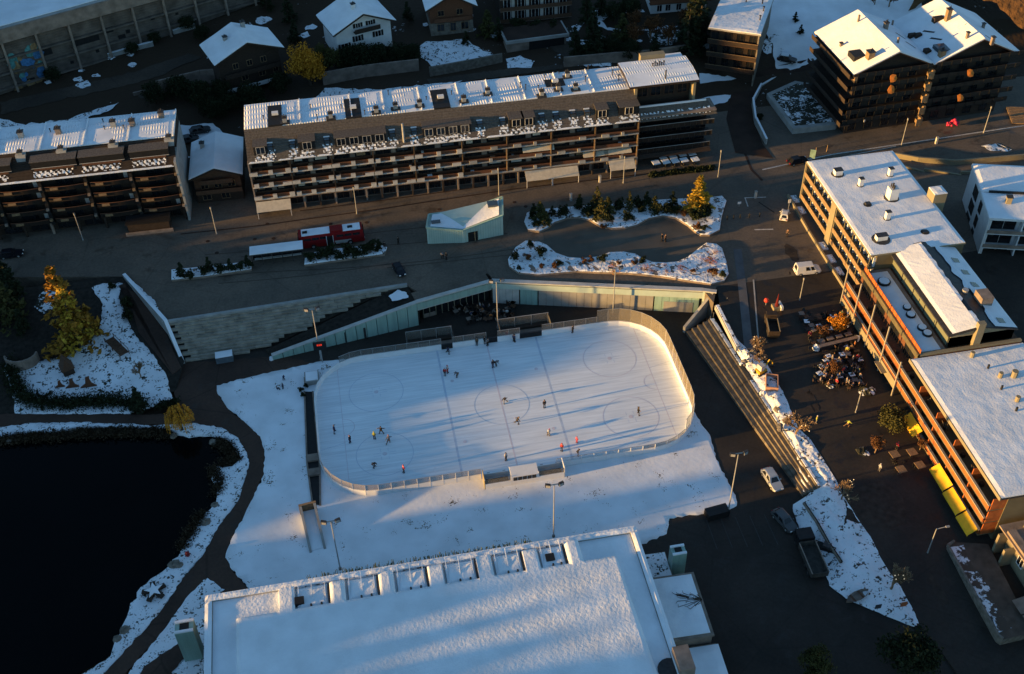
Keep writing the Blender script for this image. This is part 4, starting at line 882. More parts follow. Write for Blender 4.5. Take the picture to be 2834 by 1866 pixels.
# pavement terrace in front
pt = [SP(*p) for p in [(2180, 545), (2235, 640), (2300, 745), (2360, 838)]]
TF = thing('terrace_wall', 'low pale kerb wall with snow along the hotel pavement terrace', 'wall', (pt[0].x, pt[0].y, 5.0))
for a, c in zip(pt, pt[1:]): MB().bar((a.x-pt[0].x, a.y-pt[0].y, a.z-5+.3), (c.x-pt[0].x, c.y-pt[0].y, c.z-5+.3), .35, .7).build('kerb', CREAM2, TF)
for k in range(9):
    t = (k+.3)/9; i = min(2, int(t*3)); a, c = pt[i], pt[i+1]; q = a.lerp(c, t*3-i)
    if k in (0, 1, 4, 5, 6, 8): roof_patch(TF, 'snow_heap', q.x-pt[0].x+.5, q.y-pt[0].y-1.2, q.x-pt[0].x+1.6, q.y-pt[0].y+1.0, q.z-5+.02, SNOW_BANK, th=.5, step=.4, heave=.25, seed=k)

# ---------------------------------------------------------------- south wing: rust balconies, terrace with penthouse, snow roof
SB = thing('hotel', 'hotel wing with rust red balconies and white posts under a snow covered roof', 'hotel', (64.0, 8.1, 0.0), -math.pi/2)
LS, DS, ZT = 49.8, 17.4, 11.0
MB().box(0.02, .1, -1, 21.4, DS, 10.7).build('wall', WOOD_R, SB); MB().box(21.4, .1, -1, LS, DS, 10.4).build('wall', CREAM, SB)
MB().box(21.6, -1.4, 10.4, LS+.3, DS+.2, 10.75).build('roof', DARK, SB)
roof_patch(SB, 'roof_snow', 21.8, -1.35, LS+.25, DS+.1, 10.75, SNOW_FLAT, th=.28, step=.6, heave=.035, seed=4)
MB().box(21.6, -1.55, 10.3, LS+.3, -1.38, 10.9).build('gutter', CREAM2, SB)
# terrace over the north part
MB().box(.02, .0, 10.7, 21.4, 5.0, 10.85).build('terrace_slab', CONC_D, SB)
roof_patch(SB, 'terrace_snow', .8, .9, 20.6, 4.2, 10.86, SNOW_ROOF_FINE, th=.18, heave=.03)
MB().box(.0, -.1, 10.3, 21.5, .25, 11.3).build('parapet', mat('olive_parapet', (.10, .085, .05), .8), SB); MB().box(.0, .3, 11.0, 21.3, .38, 12.1).build('screen', RUST, SB)
for k in range(16): MB().bar((.3+k*1.38, .27, 11.0), (.3+k*1.38, .27, 12.1), .05).build('screen_bar', WOOD_R, SB)
for x, y, r_ in [(3.6, 2.3, 1.1), (10.5, 3.2, .7), (12.3, 3.0, .8), (15.6, 3.4, .8), (17, 3.6, .8)]:
    o = MB().cyl(x, y, 10.95, 11.35, r_, n=12).build('hot_tub' if r_ > 1 else 'terrace_table', BLACK, SB); MB().cyl(x, y, 11.36, 11.5, r_*.8, n=10).build('snow_lid', SNOW_ROOF_FINE, o)
# penthouse
px0, px1, pe, pr, pq = -.9, 20.4, 5.0, 10.4, 16.6
MB().prism([(px0, pe+.4), (px1, pe+.4), (px1, pq-.3), (px0, pq-.3)], 10.86, 12.9).build('penthouse_wall', mat('green_grey_panel', (.14, .15, .10), .7, .1, .5), SB)
for k in range(6): MB().bar((px0+.5+k*4.1, pe+.35, 10.9), (px0+.5+k*4.1, pe+.35, 12.9), .12).build('mullion', DARK, SB)
for y0, z0, y1, z1, nm in ((pe-.3, 13.7, pr, 14.7, 0), (pr, 14.7, pq, 13.1, 1)):
    MB().slab([(px0-.4, y0, z0), (px1+.4, y0, z0), (px1+.4, y1, z1), (px0-.4, y1, z1)], .25).build('penthouse_roof', DARK, SB)
    b = MB(); nn, qq = 36, 8; a0, a1 = (.12, .97) if nm == 0 else (.32, .98)
    for i in range(nn+1):
        for j in range(qq+1):
            t = lerp(a0, a1, j/qq); x = lerp(px0-.1, px1+.2, i/nn)
            if nm == 1 and j == 0: t += .10*mnoise.noise(Vector((x*.5, 1, 2)))+(.22 if 11 < x < 16.5 else 0)
            if nm == 0 and j == qq: t -= (.18 if 14 < x < 17 else 0)+.03*mnoise.noise(Vector((x*.8, 1, 2)))
            e = .4 if i in (0, nn) or j in (0, qq) else 1
            b.v.append((x, lerp(y0, y1, t), lerp(z0, z1, t)+.05+.22*e+.03*mnoise.noise(Vector((x*2, j, 3)))))
    for i in range(nn):
        for j in range(qq): b.f.append((i*(qq+1)+j, (i+1)*(qq+1)+j, (i+1)*(qq+1)+j+1, i*(qq+1)+j+1))
    b.build('roof_snow', SNOW_FLAT, SB)
MB().add([(px1, pe+.4, 10.9), (px1, pq-.3, 10.9), (px1, pq-.3, 13.0), (px1, pr, 14.4), (px1, pe+.4, 13.45), (px1-.2, pe+.4, 10.9), (px1-.2, pq-.3, 10.9), (px1-.2, pq-.3, 13.0), (px1-.2, pr, 14.4), (px1-.2, pe+.4, 13.45)], [(0, 1, 2, 3, 4), (9, 8, 7, 6, 5), (0, 4, 9, 5), (1, 6, 7, 2), (0, 5, 6, 1)]).build('gable_wall', CREAM2, SB)
MB().box(px1-.1, 9.2, 10.8, px1+.7, 10.4, 15.6).build('chimney', CREAM2, SB)
MB().box(13.2, 12.6, 13.0, 15.6, 14.6, 15.6).build('chimney', CONC_D, SB); MB().cyl(12.2, 11.6, 13.8, 15.0, .5, n=10).build('flue', STEEL, SB)
for px, py in [(2645, 715), (2672, 748), (2698, 782), (2770, 882)]:
    p = loc(SB, G(px, py, 14.4)); z = lerp(14.7, 13.1, (p.y-pr)/(pq-pr))
    MB().add([(p.x-.6, p.y-.5, z+.5), (p.x+.6, p.y-.5, z+.5), (p.x+.6, p.y+.8, z+.06), (p.x-.6, p.y+.8, z+.06)], [(0, 1, 2, 3)]).build('roof_window', GLASS, SB)
MB().box(21.0, -.1, 10.85, 21.5, DS, 11.25).build('party_wall', CREAM2, SB)
for px, py, r_ in [(2690, 985, .5), (2768, 1042, .5), (2806, 1040, .7), (2815, 1108, .5), (2735, 1017, .25), (2772, 1075, .25), (2813, 1135, .25)]:
    p = loc(SB, G(px, py, 11.2)); MB().cyl(p.x, p.y, 10.9, 11.5+r_, r_*.7, n=8).build('roof_vent', CREAM2 if r_ > .3 else BLACK, SB)
# balconies
BZ = [8.1, 5.4, 2.7]
for zi, z in enumerate(BZ):
    for a, c in ((.0, 5.3), (5.3, 10.7), (10.7, 16.1), (16.1, 21.6), (21.6, 27.2), (27.2, 32.8), (32.8, 38.4), (38.4, 44.0), (44.0, LS-.1)):
        dp = -2.4
        zz = z if a < 21 else z-.15
        if zz < street_z(8.1-a)-.2: continue
        MB().box(a, dp, zz-.22, c, .09, zz).build('balcony_slab', WOOD_R if a < 21 else CREAM, SB)
        n = 9 if a < 21 else 1
        for k in range(n): MB().box(lerp(a, c, k/n)+.03, dp-.02, zz+.04, lerp(a, c, (k+1)/n)-.03, dp+.06, zz+1.0).build('rail_board', RUST, SB)
        MB().box(a, dp-.16, zz+1.01, c, dp+.2, zz+1.14).build('coping', WHITE_POST, SB)
        if a > 20 or zi: MB().box(c-.12, dp+.3, zz, c+.02, .08, zz+2.3).build('divider', RUST, SB)
        window(SB, (a+c)/2, .1, zz+.1, 3.0, 2.1, fm=WOOD_T if a > 21 else WOOD_D)
        if a > 21 and random.random() < .8:
            b = MB(); cx = random.uniform(a+.8, c-.8)
            for k in range(40):
                d = Vector((random.gauss(0, .35), random.gauss(0, .2), abs(random.gauss(.5, .3)))); b.bar((cx, -1.1, zz+.1), (cx+d.x, -1.1+d.y, zz+.2+d.z), .05)
            b.build('potted_plant', TWIG, SB)
        MB().box(a+1.0, -1.3, zz+.02, a+1.6, -.8, zz+.6).build('balcony_chair', WOOD_D, SB)
for x in (.25, 5.3, 10.7, 16.1, 21.6): MB().bar((x, -2.75, 2.2), (x, -2.75, 13.0 if x < 21 else 10.4), .18).build('post', WHITE_POST, SB)
for k in range(8): window(SB, 3+k*6.0, .1, max(.3, street_z(5.1-k*6)+.2), 3.2, 1.6, fm=WOOD)
for a, c in ((27.3, 31.4), (37.4, 41.7), (41.85, 46.0), (46.15, 49.6)):
    z = street_z(8-a)+2.0; MB().slab([(a, -3.9, z-.55), (c, -3.9, z-.55), (c, -2.6, z+.4), (a, -2.6, z+.4)], .07).build('awning', YELLOW, SB); MB().box(a, -3.92, z-.85, c, -3.86, z-.56).build('awning_valance', YELLOW, SB)
MB().box(.0, -2.7, street_z(6), 21.6, -2.3, street_z(0)+2.0).build('street_parapet', CREAM2, SB)
MB().box(15.8, -3.6, street_z(-9)+1.9, 18.6, -2.75, street_z(-9)+2.05).build('entrance_canopy', CREAM2, SB)
# inn with low annexe beyond the south end
IN = thing('inn', 'cream house with stone terrace and flat annexe roof south of the yellow awnings', 'inn', (61.6, -43.2, 0.2), -math.pi/2+.04)
MB().box(0, 3.0, -1, 30, 16, 5.2).build('wall', CREAM2, IN); MB().box(-.4, 1.9, 5.2, 30, 16, 5.45).build('roof', CONC_D, IN)
roof_patch(IN, 'roof_snow', 2.6, 4.6, 20, 14, 5.46, SNOW_SPECK, th=.2); MB().box(1.0, 2.2, 5.45, 25, 3.4, 5.9).build('gutter_box', CONC_D, IN)
for k in range(5): window(IN, 4.5+k*3.4, 3.0, 2.2, 1.2, 1.6, fm=WHITE_PL)
MB().box(.5, 1.4, 0, .9, 3.0, 4.8).build('porch_pillar', CREAM2, IN); MB().box(2.6, 1.2, 0, 3.0, 3, 4.0).build('porch_pillar', CREAM2, IN)
MB().cyl(5.0, 7.5, 5.4, 5.9, 1.1, n=14).build('roof_pool', BLACK, IN); MB().box(.6, 5, 5.45, 2.0, 7.5, 6.2).build('roof_vent', CREAM2, IN); MB().box(3.2, 9, 5.5, 7, 13, 6.6).build('roof_hut', RUST, IN)
for a in range(7): MB().slab([(9.3+a*2.5, -.9+.05*a, 2.0), (11.6+a*2.5, -.9+.05*a, 2.0), (11.6+a*2.5, 2.2, 2.7), (9.3+a*2.5, 2.2, 2.7)], .06).build('awning', CONC_D, IN)
# raised stone terrace platform by the street
tpx = [(2622, 1512), (2640, 1500), (2735, 1505), (2860, 1750), (2775, 1770), (2763, 1762)]
tw = [G(px, py, 1.6) for px, py in tpx]
TR = thing('stone_terrace', 'raised stone terrace with brown paving and melting snow by the street', 'terrace', (tw[0].x, tw[0].y, 0.2))
pl = [(p.x-tw[0].x, p.y-tw[0].y) for p in tw]
MB().prism(pl, -.3, 1.3).build('platform', STONE, TR)
patch('paving', pl, 1.34, mat('brown_paving', (.09, .07, .055), .85, .3, .8), step=0, parent=TR)
for i, (a, c) in enumerate(zip(pl, pl[1:]+pl[:1])):
    if i in (0, 4, 5): MB().bar((a[0], a[1], 1.55), (c[0], c[1], 1.55), .3, .5).build('parapet', STONE, TR)
SNOW_MELT = snow_mat('melting_snow', .06, 2.0, dirt=.62, dscale=.55, dcol=(.085, .066, .052), fine=1.4)
a_, c_ = Vector((*pl[0], 0)), Vector((*pl[5], 0)); inw = Vector((2.6, .5, 0))
patch('snow_cover', [tuple((a_.lerp(c_, t)+Vector((.3, .1, 0)))[:2]) for t in (.02, .25, .5, .75, .97)]+[tuple((a_.lerp(c_, t)+inw*k)[:2]) for t, k in ((.97, 1), (.8, .7), (.55, 1), (.3, .75), (.04, .9))], 1.37, SNOW_MELT, step=.4, rough=.05, jag=.3, parent=TR)

# ---------------------------------------------------------------- pale apartment house at the right edge
wf = [G(2672, 462, 13), G(2740, 602, 13)]
PW = thing('apartment_house', 'pale white apartment house with glazed balconies at the east edge', 'apartment building', (wf[1].x, wf[1].y, 3.0), frame(G(2740, 602, 13), G(2834, 607, 13)))
LP, DP = 34.0, 16.5
MB().box(0, 1.5, 0, LP, DP, 9.6).build('wall', WHITE_PL, PW); MB().box(-.2, -.3, 9.6, LP, DP+.2, 10.0).build('roof', WHITE_PL, PW)
roof_patch(PW, 'roof_snow', -.1, -.2, LP, DP*.45, 10.0, SNOW_FLAT, th=.2, step=.7, heave=.03); roof_patch(PW, 'roof_snow', -.1, DP*.47, LP, DP+.1, 10.0, SNOW_FLAT, th=.45, step=.7, heave=.03, seed=3)
MB().box(1.2, DP*.45, 10, LP, DP*.47, 10.5).build('roof_step', BLACK, PW); MB().box(-.02, 0, 0, .3, 1.6, 9.6).build('corner_wall', WHITE_PL, PW)
for z in (.4, 3.4, 6.5):
    MB().box(.3, 0, z-.2, LP, 1.49, z).build('balcony_slab', WHITE_PL, PW); MB().box(.3, -.03, z+.02, LP, .03, z+.75).build('railing', CONC_D, PW)
    for k in range(6):
        MB().box(.3+k*5.6, -.02, z, .55+k*5.6, 1.45, z+2.8).build('divider', WHITE_PL, PW); window(PW, 3.2+k*5.6, 1.5, z+.1, 4.2, 2.3, fm=CONC_L)
    for k in range(2): window(PW, -.0, 6.0+k*4.5, z+.3, 2.6 if k else 1.4, 2.1, face='-x', fm=DARK)
p = loc(PW, G(2790, 560, 13.3)); chimney(PW, p.x, p.y, 10.1, .9, 1.4, CREAM2, pots=0)
struct(MB().box(81.5, -50, -.9, 130, 10, 3.2).build('courtyard', CONC_D)); 
patch('courtyard_snow', [(84, 8.5), (84, -40), (129, -40), (129, 9.8), (89, 9.8)], 3.24, SNOW, step=3, rough=.05)
rw = [G(px, py, 5.0) for px, py in [(2455, 432), (2540, 448), (2640, 456), (2720, 450), (2834, 440)]]
RW_ = thing('road_parapet', 'sunlit yellowish concrete road parapet behind the hotel roof', 'wall', (rw[0].x, rw[0].y, 5.0))
for a, c in zip(rw, rw[1:]): MB().bar((a.x-rw[0].x, a.y-rw[0].y, .3), (c.x-rw[0].x, c.y-rw[0].y, .3), .4, 1.6).build('wall_segment', CREAM2, RW_); MB().bar((a.x-rw[0].x-.3, a.y-rw[0].y-3.2, -.1), (c.x-rw[0].x-.3, c.y-rw[0].y-3.6, -.6), .4, 1.4).build('lower_wall', CREAM2, RW_)

# ---------------------------------------------------------------- sports hall in the foreground
HA = thing('sports_hall', 'large sports hall with broad snow covered roof and skylight notches', 'hall', (-46.0, -34.4, 0.0), 0.0)
HLn, HDp, HZ = 58.8, 46.0, 7.6
MB().box(.3, -HDp, -.5, HLn-.3, -.4, HZ-.35).build('wall', CONC, HA)
MB().box(0, -HDp, HZ-.35, HLn, 0, HZ-.05).build('roof', CONC_D, HA)
roof_patch(HA, 'roof_snow', 1.0, -HDp, HLn-1.0, -1.0, HZ-.04, SNOW_ROOF, th=.2, step=.8, heave=.04)
for x0, y0, x1, y1 in ((0, -1.0, HLn, 0), (0, -HDp, .95, -1.02), (HLn-.95, -HDp, HLn, -1.02)):
    MB().box(x0, y0, HZ-.04, x1, y1, HZ+.3).build('parapet', CONC, HA); roof_patch(HA, 'parapet_snow', x0+.02, y0+.02, x1-.02, y1-.02, HZ+.31, SNOW_ROOF, th=.22, step=.45, heave=.07, seed=x0)
# raised field with notches along the north edge
NWi, NEi = loc(HA, G(655, 1722, 8.2)), loc(HA, G(1703, 1535, 8.2))
nx0, nx1, ny = NWi.x, NEi.x, (NWi.y+NEi.y)/2
hz0 = HZ+.1
poly = [(nx0, -HDp), (nx0, ny)]
notch = [nx0+6.1+i*8.05 for i in range(5)]
notch = [loc(HA, G(px, py, 8.2)).x for px, py in [(795, 1675), (935, 1640), (1070, 1610), (1205, 1585), (1340, 1560), (1470, 1550), (1590, 1540)]]
ny2 = ny+3.6
for i, x in enumerate(notch):      # teeth of the raised roof reach towards the parapet between the notches
    poly += [(x-1.0, ny), (x-1.0, ny2-.25*(i % 2)), (x+1.0, ny2-.25*(i % 2)), (x+1.0, ny)]
poly += [(nx1, ny), (nx1+1.2, -HDp)]
o = patch('raised_roof_snow', poly, HZ+.85, SNOW_ROOF, step=.8, th=1.0, rough=.06, parent=HA)
for i in range(len(notch)-1):
    a, c = notch[i]+1.05, notch[i+1]-1.05
    roof_patch(HA, 'skylight_snow', a+.3, ny+.05, c-.3, ny2-.3, HZ+.2, SNOW_ROOF_FINE, th=.42, step=.5, heave=.12, seed=i); roof_patch(HA, 'walkway_snow', a-1.0, ny2+.1, c+.8, -1.05, HZ+.1, SNOW_BANK, th=.35, step=.35, heave=.4, seed=i*3)
    MB().box(a+.2, ny+.02, HZ+.15, a+.26, ny2, HZ+.42).build('notch_frame', CONC, HA)
    MB().box(c-.22, ny+.02, HZ+.15, c-.05, ny2-.2, HZ+.66).build('notch_frame', DARK, HA)  # dark colour carries the shade on the right side of the slot
    for k in range(3): MB().bar((lerp(a+.5, c-.6, k/2), ny+.6, HZ+.5), (lerp(a+.5, c-.6, k/2), -.7, HZ+1.0), .09).build('skylight_bar', SNOW_ROOF_FINE, HA)
    for k in range(2): MB().cyl(lerp(a, c, .45+.3*k), ny+.3, HZ+.4, HZ+.9, .15, n=6).build('vent_pipe', DARK, HA)
p = loc(HA, G(836, 1665, 8)); MB().box(p.x-.9, p.y-.6, HZ+.2, p.x+.3, p.y+.5, HZ+.9).build('roof_unit', BLACK, HA)
p = loc(HA, G(1528, 1545, 8)); MB().box(p.x-.9, p.y-.6, HZ+.2, p.x+.3, p.y+.5, HZ+.9).build('roof_unit', BLACK, HA)
# icicle fringe and creeper along the edge
random.seed(3); b = MB()
for k in range(330):
    x = random.uniform(13.5, 44); b.bar((x, .02+random.uniform(0, .35), HZ+random.uniform(-.5, .3)), (x+random.uniform(-.2, .2), .1+random.uniform(0, .6), HZ+random.uniform(-.1, .8)), .07)
b.build('creeper', mat('creeper', (.10, .12, .07), .9), HA)
MB().box(HLn-.8, -23.6, HZ, HLn+1.2, -20.2, HZ+1.6).build('roof_hut', CONC_D, HA); MB().cyl(HLn-1.6, -22.4, HZ+.2, HZ+.26, 1.6, n=16).build('melt_ring', DARK, HA)
# annexe, its yard roof and the green duct towers
AN = thing('annexe', 'low flat roofed annexe with dark rim and blue shaded snow beside the hall', 'annexe', (12.9, -39.0, 0.0), -.03)
ax = loc(AN, G(1822, 1602, 4.2)), loc(AN, G(1972, 1756, 4.2))
MB().box(-.2, ax[1].y, -.5, ax[1].x, ax[0].y, 4.0).build('wall', CONC_D, AN); MB().box(-.2, ax[1].y-.2, 4.0, ax[1].x+.2, ax[0].y+.2, 4.35).build('roof', CONC_D, AN)
roof_patch(AN, 'roof_snow', .0, ax[1].y+.2, ax[1].x-.25, ax[0].y-.15, 4.35, SNOW_ROOF_FINE, th=.15)
b = MB(); ps = Vector((ax[1].x+.1, (ax[0].y+ax[1].y)/2+.5, 4.4))
for k in range(26): 
    q = ps+Vector((random.uniform(-3.6, -.2), random.uniform(-1.6, 1.4), .15)); b.bar(ps, q, .05); b.bar(q, q+Vector((random.uniform(-.5, .3), random.uniform(-.4, .4), .1)), .04)
b.build('overhanging_branch', BARK, AN)
p = loc(AN, G(1815, 1570, 3)); MB().box(-.3, ax[0].y+.3, -.5, 4.1, ax[0].y+5.4, 2.6).build('yard_store', CONC_D, AN); roof_patch(AN, 'store_snow', -.2, ax[0].y+.4, 4.0, ax[0].y+5.3, 2.6, SNOW_SPECK, th=.14)
MB().box(.3, ax[1].y-9.5, -.5, 7, ax[1].y-.4, 2.6).build('south_wing', CONC_D, AN); roof_patch(AN, 'wing_snow', .2, ax[1].y-9.4, 7.2, ax[1].y-.6, 2.6, SNOW_ROOF_FINE, th=.2)
def duct(px, py, w_, h_, rz, lab):
    p = G(px, py, 0); o = thing('ventilation_tower', lab, 'ventilation tower', (p.x, p.y, 0), rz)
    MB().box(-w_/2, -w_/2*.8, -.2, w_/2, w_/2*.8, h_).build('shaft', COPPER, o)
    for k in range(11): MB().box(-w_/2+k*w_/10.5, -w_/2*.8-.05, 0, -w_/2+k*w_/10.5+.05, -w_/2*.8-.002, h_).build('rib', COPPER, o)
    for a in ((-w_/2, -w_/2*.8, w_/2, -w_/2*.5), (-w_/2, w_/2*.5, w_/2, w_/2*.8)): MB().box(a[0], a[1], h_, a[2], a[3], h_+.25).build('rim_snow', SNOW_ROOF_FINE, o)
    MB().box(-w_/2*.5, -w_/2*.45, h_+.005, w_/2*.5, w_/2*.45, h_+.06).build('outlet', BLACK, o)
duct(1868, 1592, 2.0, 5.8, 0, 'tall green clad ventilation tower with snow on top beside the annexe')
duct(538, 1810, 2.4, 6.5, .0, 'short green clad ventilation tower at the west corner of the hall')

# ---------------------------------------------------------------- green pavilion on the plaza
pv = [G(1184, 675, 5), G(1283, 672, 5), G(1393, 650, 5), G(1392, 602, 5), G(1290, 620, 5), G(1190, 640, 5)]
PV = thing('pavilion', 'pale green crescent shaped pavilion with dished snowy roof on the plaza', 'pavilion', (pv[0].x, pv[0].y, 5.0))
pq_ = [(p.x-pv[0].x, p.y-pv[0].y) for p in pv]
zt = [3.6, 2.7, 4.3, 4.6, 3.2, 3.7]
MB().prism(pq_, -.2, zt).build('wall', COPPER_L, PV)
cx, cy = sum(p[0] for p in pq_)/6, sum(p[1] for p in pq_)/6
inn = [(lerp(x, cx, .1), lerp(y, cy, .12)) for x, y in pq_]
MB().add([(x, y, z+.06) for (x, y), z in zip(inn, [2.9, 2.5, 3.5, 3.8, 2.9, 3.1])], [(0, 1, 4, 5), (1, 2, 3, 4)])
for i in range(6):
    a, c, za, zc = pq_[i], pq_[(i+1) % 6], zt[i], zt[(i+1) % 6]; MB().bar((a[0], a[1], za+.12), (c[0], c[1], zc+.12), .3, .3).build('parapet', COPPER, PV)
b = MB(); nq = 8; lo = [inn[0], inn[1], inn[2]]; hi_ = [inn[5], inn[4], inn[3]]
for i in range(2*nq+1):
    k = min(1, i//nq); t = (i-k*nq)/nq
    for j in range(5):
        a = (lerp(lo[k][0], lo[k+1][0], t), lerp(lo[k][1], lo[k+1][1], t)); c = (lerp(hi_[k][0], hi_[k+1][0], t), lerp(hi_[k][1], hi_[k+1][1], t))
        za = lerp([3.72, 2.86, 4.45][k], [3.72, 2.86, 4.45][k+1], t); zc = lerp([3.9, 3.36, 4.75][k], [3.9, 3.36, 4.75][k+1], t)
        s_ = j/4; b.v.append((lerp(a[0], c[0], s_), lerp(a[1], c[1], s_), lerp(za, zc, s_)+.03))
for i in range(2*nq):
    for j in range(4): b.f.append((i*5+j, (i+1)*5+j, (i+1)*5+j+1, i*5+j+1))
b.build('roof_snow', SNOW, PV)
def pedge(i, t): return Vector((lerp(pq_[i][0], pq_[i+1][0], t), lerp(pq_[i][1], pq_[i+1][1], t), 0))
for i in range(2):
    for k in range(1, 16):
        p = pedge(i, k/16); MB().bar((p.x, p.y-.03, 0), (p.x, p.y-.03, lerp(zt[i], zt[i+1], k/16)-.1), .06).build('cladding_seam', COPPER, PV)
a, c = pedge(1, .12), pedge(1, .36); MB().add([(a.x, a.y-.08, 0), (c.x, c.y-.08, 0), (c.x, c.y-.08, 2.1), (a.x, a.y-.08, 2.1), (a.x, a.y+.1, 0), (c.x, c.y+.1, 0), (c.x, c.y+.1, 2.1), (a.x, a.y+.1, 2.1)], [(0, 1, 2, 3), (3, 2, 6, 7), (0, 3, 7, 4), (1, 5, 6, 2)]).build('doorway', BLACK, PV)
MB().bar((lerp(a.x, c.x, .7), a.y-.12, 0), (lerp(a.x, c.x, .7), c.y-.12, 2.1), .12).build('door_post', CREAM2, PV)
q = inn[3]; MB().box(q[0]-2.4, q[1]-2.2, 4.55, q[0]-.5, q[1]-.6, 4.95).build('roof_hatch', GLASS_B, PV)
q = inn[0]; MB().box(q[0]+.3, q[1]+.6, 3.78, q[0]+2.0, q[1]+1.4, 4.0).build('roof_hatch', GLASS_B, PV)

# ================================================================== RINK
def net_mat(name, col, a):
    m = bpy.data.materials.new(name); m.use_nodes = True; N = m.node_tree.nodes; Lk = m.node_tree.links
    b = N['Principled BSDF']; b.inputs['Roughness'].default_value = .6
    g_ = N.new('ShaderNodeNewGeometry'); wv = N.new('ShaderNodeTexNoise'); wv.inputs['Scale'].default_value = 1.5; Lk.new(g_.outputs['Position'], wv.inputs['Vector'])
    rp = N.new('ShaderNodeValToRGB'); rp.color_ramp.elements[0].color = (*[c*.8 for c in col], 1); rp.color_ramp.elements[1].color = (*[min(1, c*1.2) for c in col], 1)
    Lk.new(wv.outputs[0], rp.inputs[0]); Lk.new(rp.outputs[0], b.inputs['Base Color']); b.inputs['Alpha'].default_value = a; MATS[name] = m; return m
NET = net_mat('safety_net', (.28, .25, .20), .34)
NET_D = net_mat('wire_mesh', (.20, .19, .17), .35)
GLZ = net_mat('clear_board_glass', (.35, .42, .45), .16)
HX, HY, RC = 30.0, 15.0, 8.5
def rim(s):
    """point and outward normal on the board line, s metres from the middle of the south side, anticlockwise"""
    segs = [(HX-RC, 'l'), (RC*math.pi/2, 'a'), (2*(HY-RC), 'l'), (RC*math.pi/2, 'a'), (2*(HX-RC), 'l'), (RC*math.pi/2, 'a'), (2*(HY-RC), 'l'), (RC*math.pi/2, 'a'), (HX-RC, 'l')]
    x, y, th = 0.0, -HY, 0.0
    for L_, k in segs:
        d = min(s, L_)
        if k == 'l': x += math.cos(th)*d; y += math.sin(th)*d
        else:
            cx, cy = x-math.sin(th)*RC, y+math.cos(th)*RC; th2 = th+d/RC; x, y = cx+math.sin(th2)*RC, cy-math.cos(th2)*RC; th = th2
        s -= d
        if s <= 1e-9: break
    return Vector((x, y, 0)), Vector((math.sin(th), -math.cos(th), 0)), th
PER = 2*(2*(HX-RC)+2*(HY-RC))+2*math.pi*RC
ice = patch('ice_rink', [tuple(rim(PER*i/160)[0][:2]) for i in range(160)], .045, ICE, step=0)
# painted lines under the ice
def mark(name, pts, w_, m, z):
    b = MB()
    for a, c in zip(pts, pts[1:]):
        a, c = Vector((*a, z)), Vector((*c, z)); d = (c-a).normalized(); n = Vector((-d.y, d.x, 0))*w_/2; b.quad(a-n, c-n, c+n, a+n)
    return b.build(name, m, ice)
z_ = .049
mark('goal_line', [(-26, -13.6), (-26, 13.6)], .10, LINE_R, z_); mark('goal_line', [(26, -13.6), (26, 13.6)], .10, LINE_R, z_)
for x in (-8.7, 8.7): mark('blue_line', [(x, -14.9), (x, 14.9)], .34, LINE_B, z_)
mark('centre_line', [(0, -14.9), (0, 14.9)], .24, LINE_R, z_)
def arc(cx, cy, r_, a0=0, a1=360, n=48): return [(cx+r_*math.cos(rad(lerp(a0, a1, i/n))), cy+r_*math.sin(rad(lerp(a0, a1, i/n)))) for i in range(n+1)]
mark('centre_circle', arc(0, 0, 4.5), .10, LINE_B, z_+.004)
for sx in (-1, 1):
    for sy in (-1, 1):
        mark('face_off_circle', arc(sx*20, sy*7, 4.5), .10, LINE_R if sx > 0 else LINE_B, z_+.004)
        b = MB(); b.add([(x, y, z_+.008) for x, y in arc(sx*20, sy*7, .38, n=14)[:-1]], [tuple(range(14))]); b.build('face_off_spot', LINE_R, ice)
        b = MB(); b.add([(x, y, z_+.008) for x, y in arc(sx*7.2, sy*7, .32, n=14)[:-1]], [tuple(range(14))]); b.build('face_off_spot', LINE_R, ice)
        for a in (-1, 1):
            mark('hash_mark', [(sx*20+a*.6, sy*7+.25), (sx*20+a*1.8, sy*7+.25)], .07, LINE_B, z_); mark('hash_mark', [(sx*20+a*.6, sy*7-.25), (sx*20+a*1.8, sy*7-.25)], .07, LINE_B, z_)
            mark('hash_mark', [(sx*20+a*.6, sy*7+.5), (sx*20+a*.6, sy*7+1.2)], .07, LINE_B, z_); mark('hash_mark', [(sx*20+a*.6, sy*7-.5), (sx*20+a*.6, sy*7-1.2)], .07, LINE_B, z_)
    mark('goal_crease', arc(sx*26, 0, 1.8, 90 if sx > 0 else -90, 270 if sx > 0 else 90), .10, LINE_R, z_+.004)
    mark('trapezoid_line', [(sx*26, 3.4), (sx*29.9, 4.3)], .09, LINE_B, z_); mark('trapezoid_line', [(sx*26, -3.4), (sx*29.9, -4.3)], .09, LINE_B, z_)
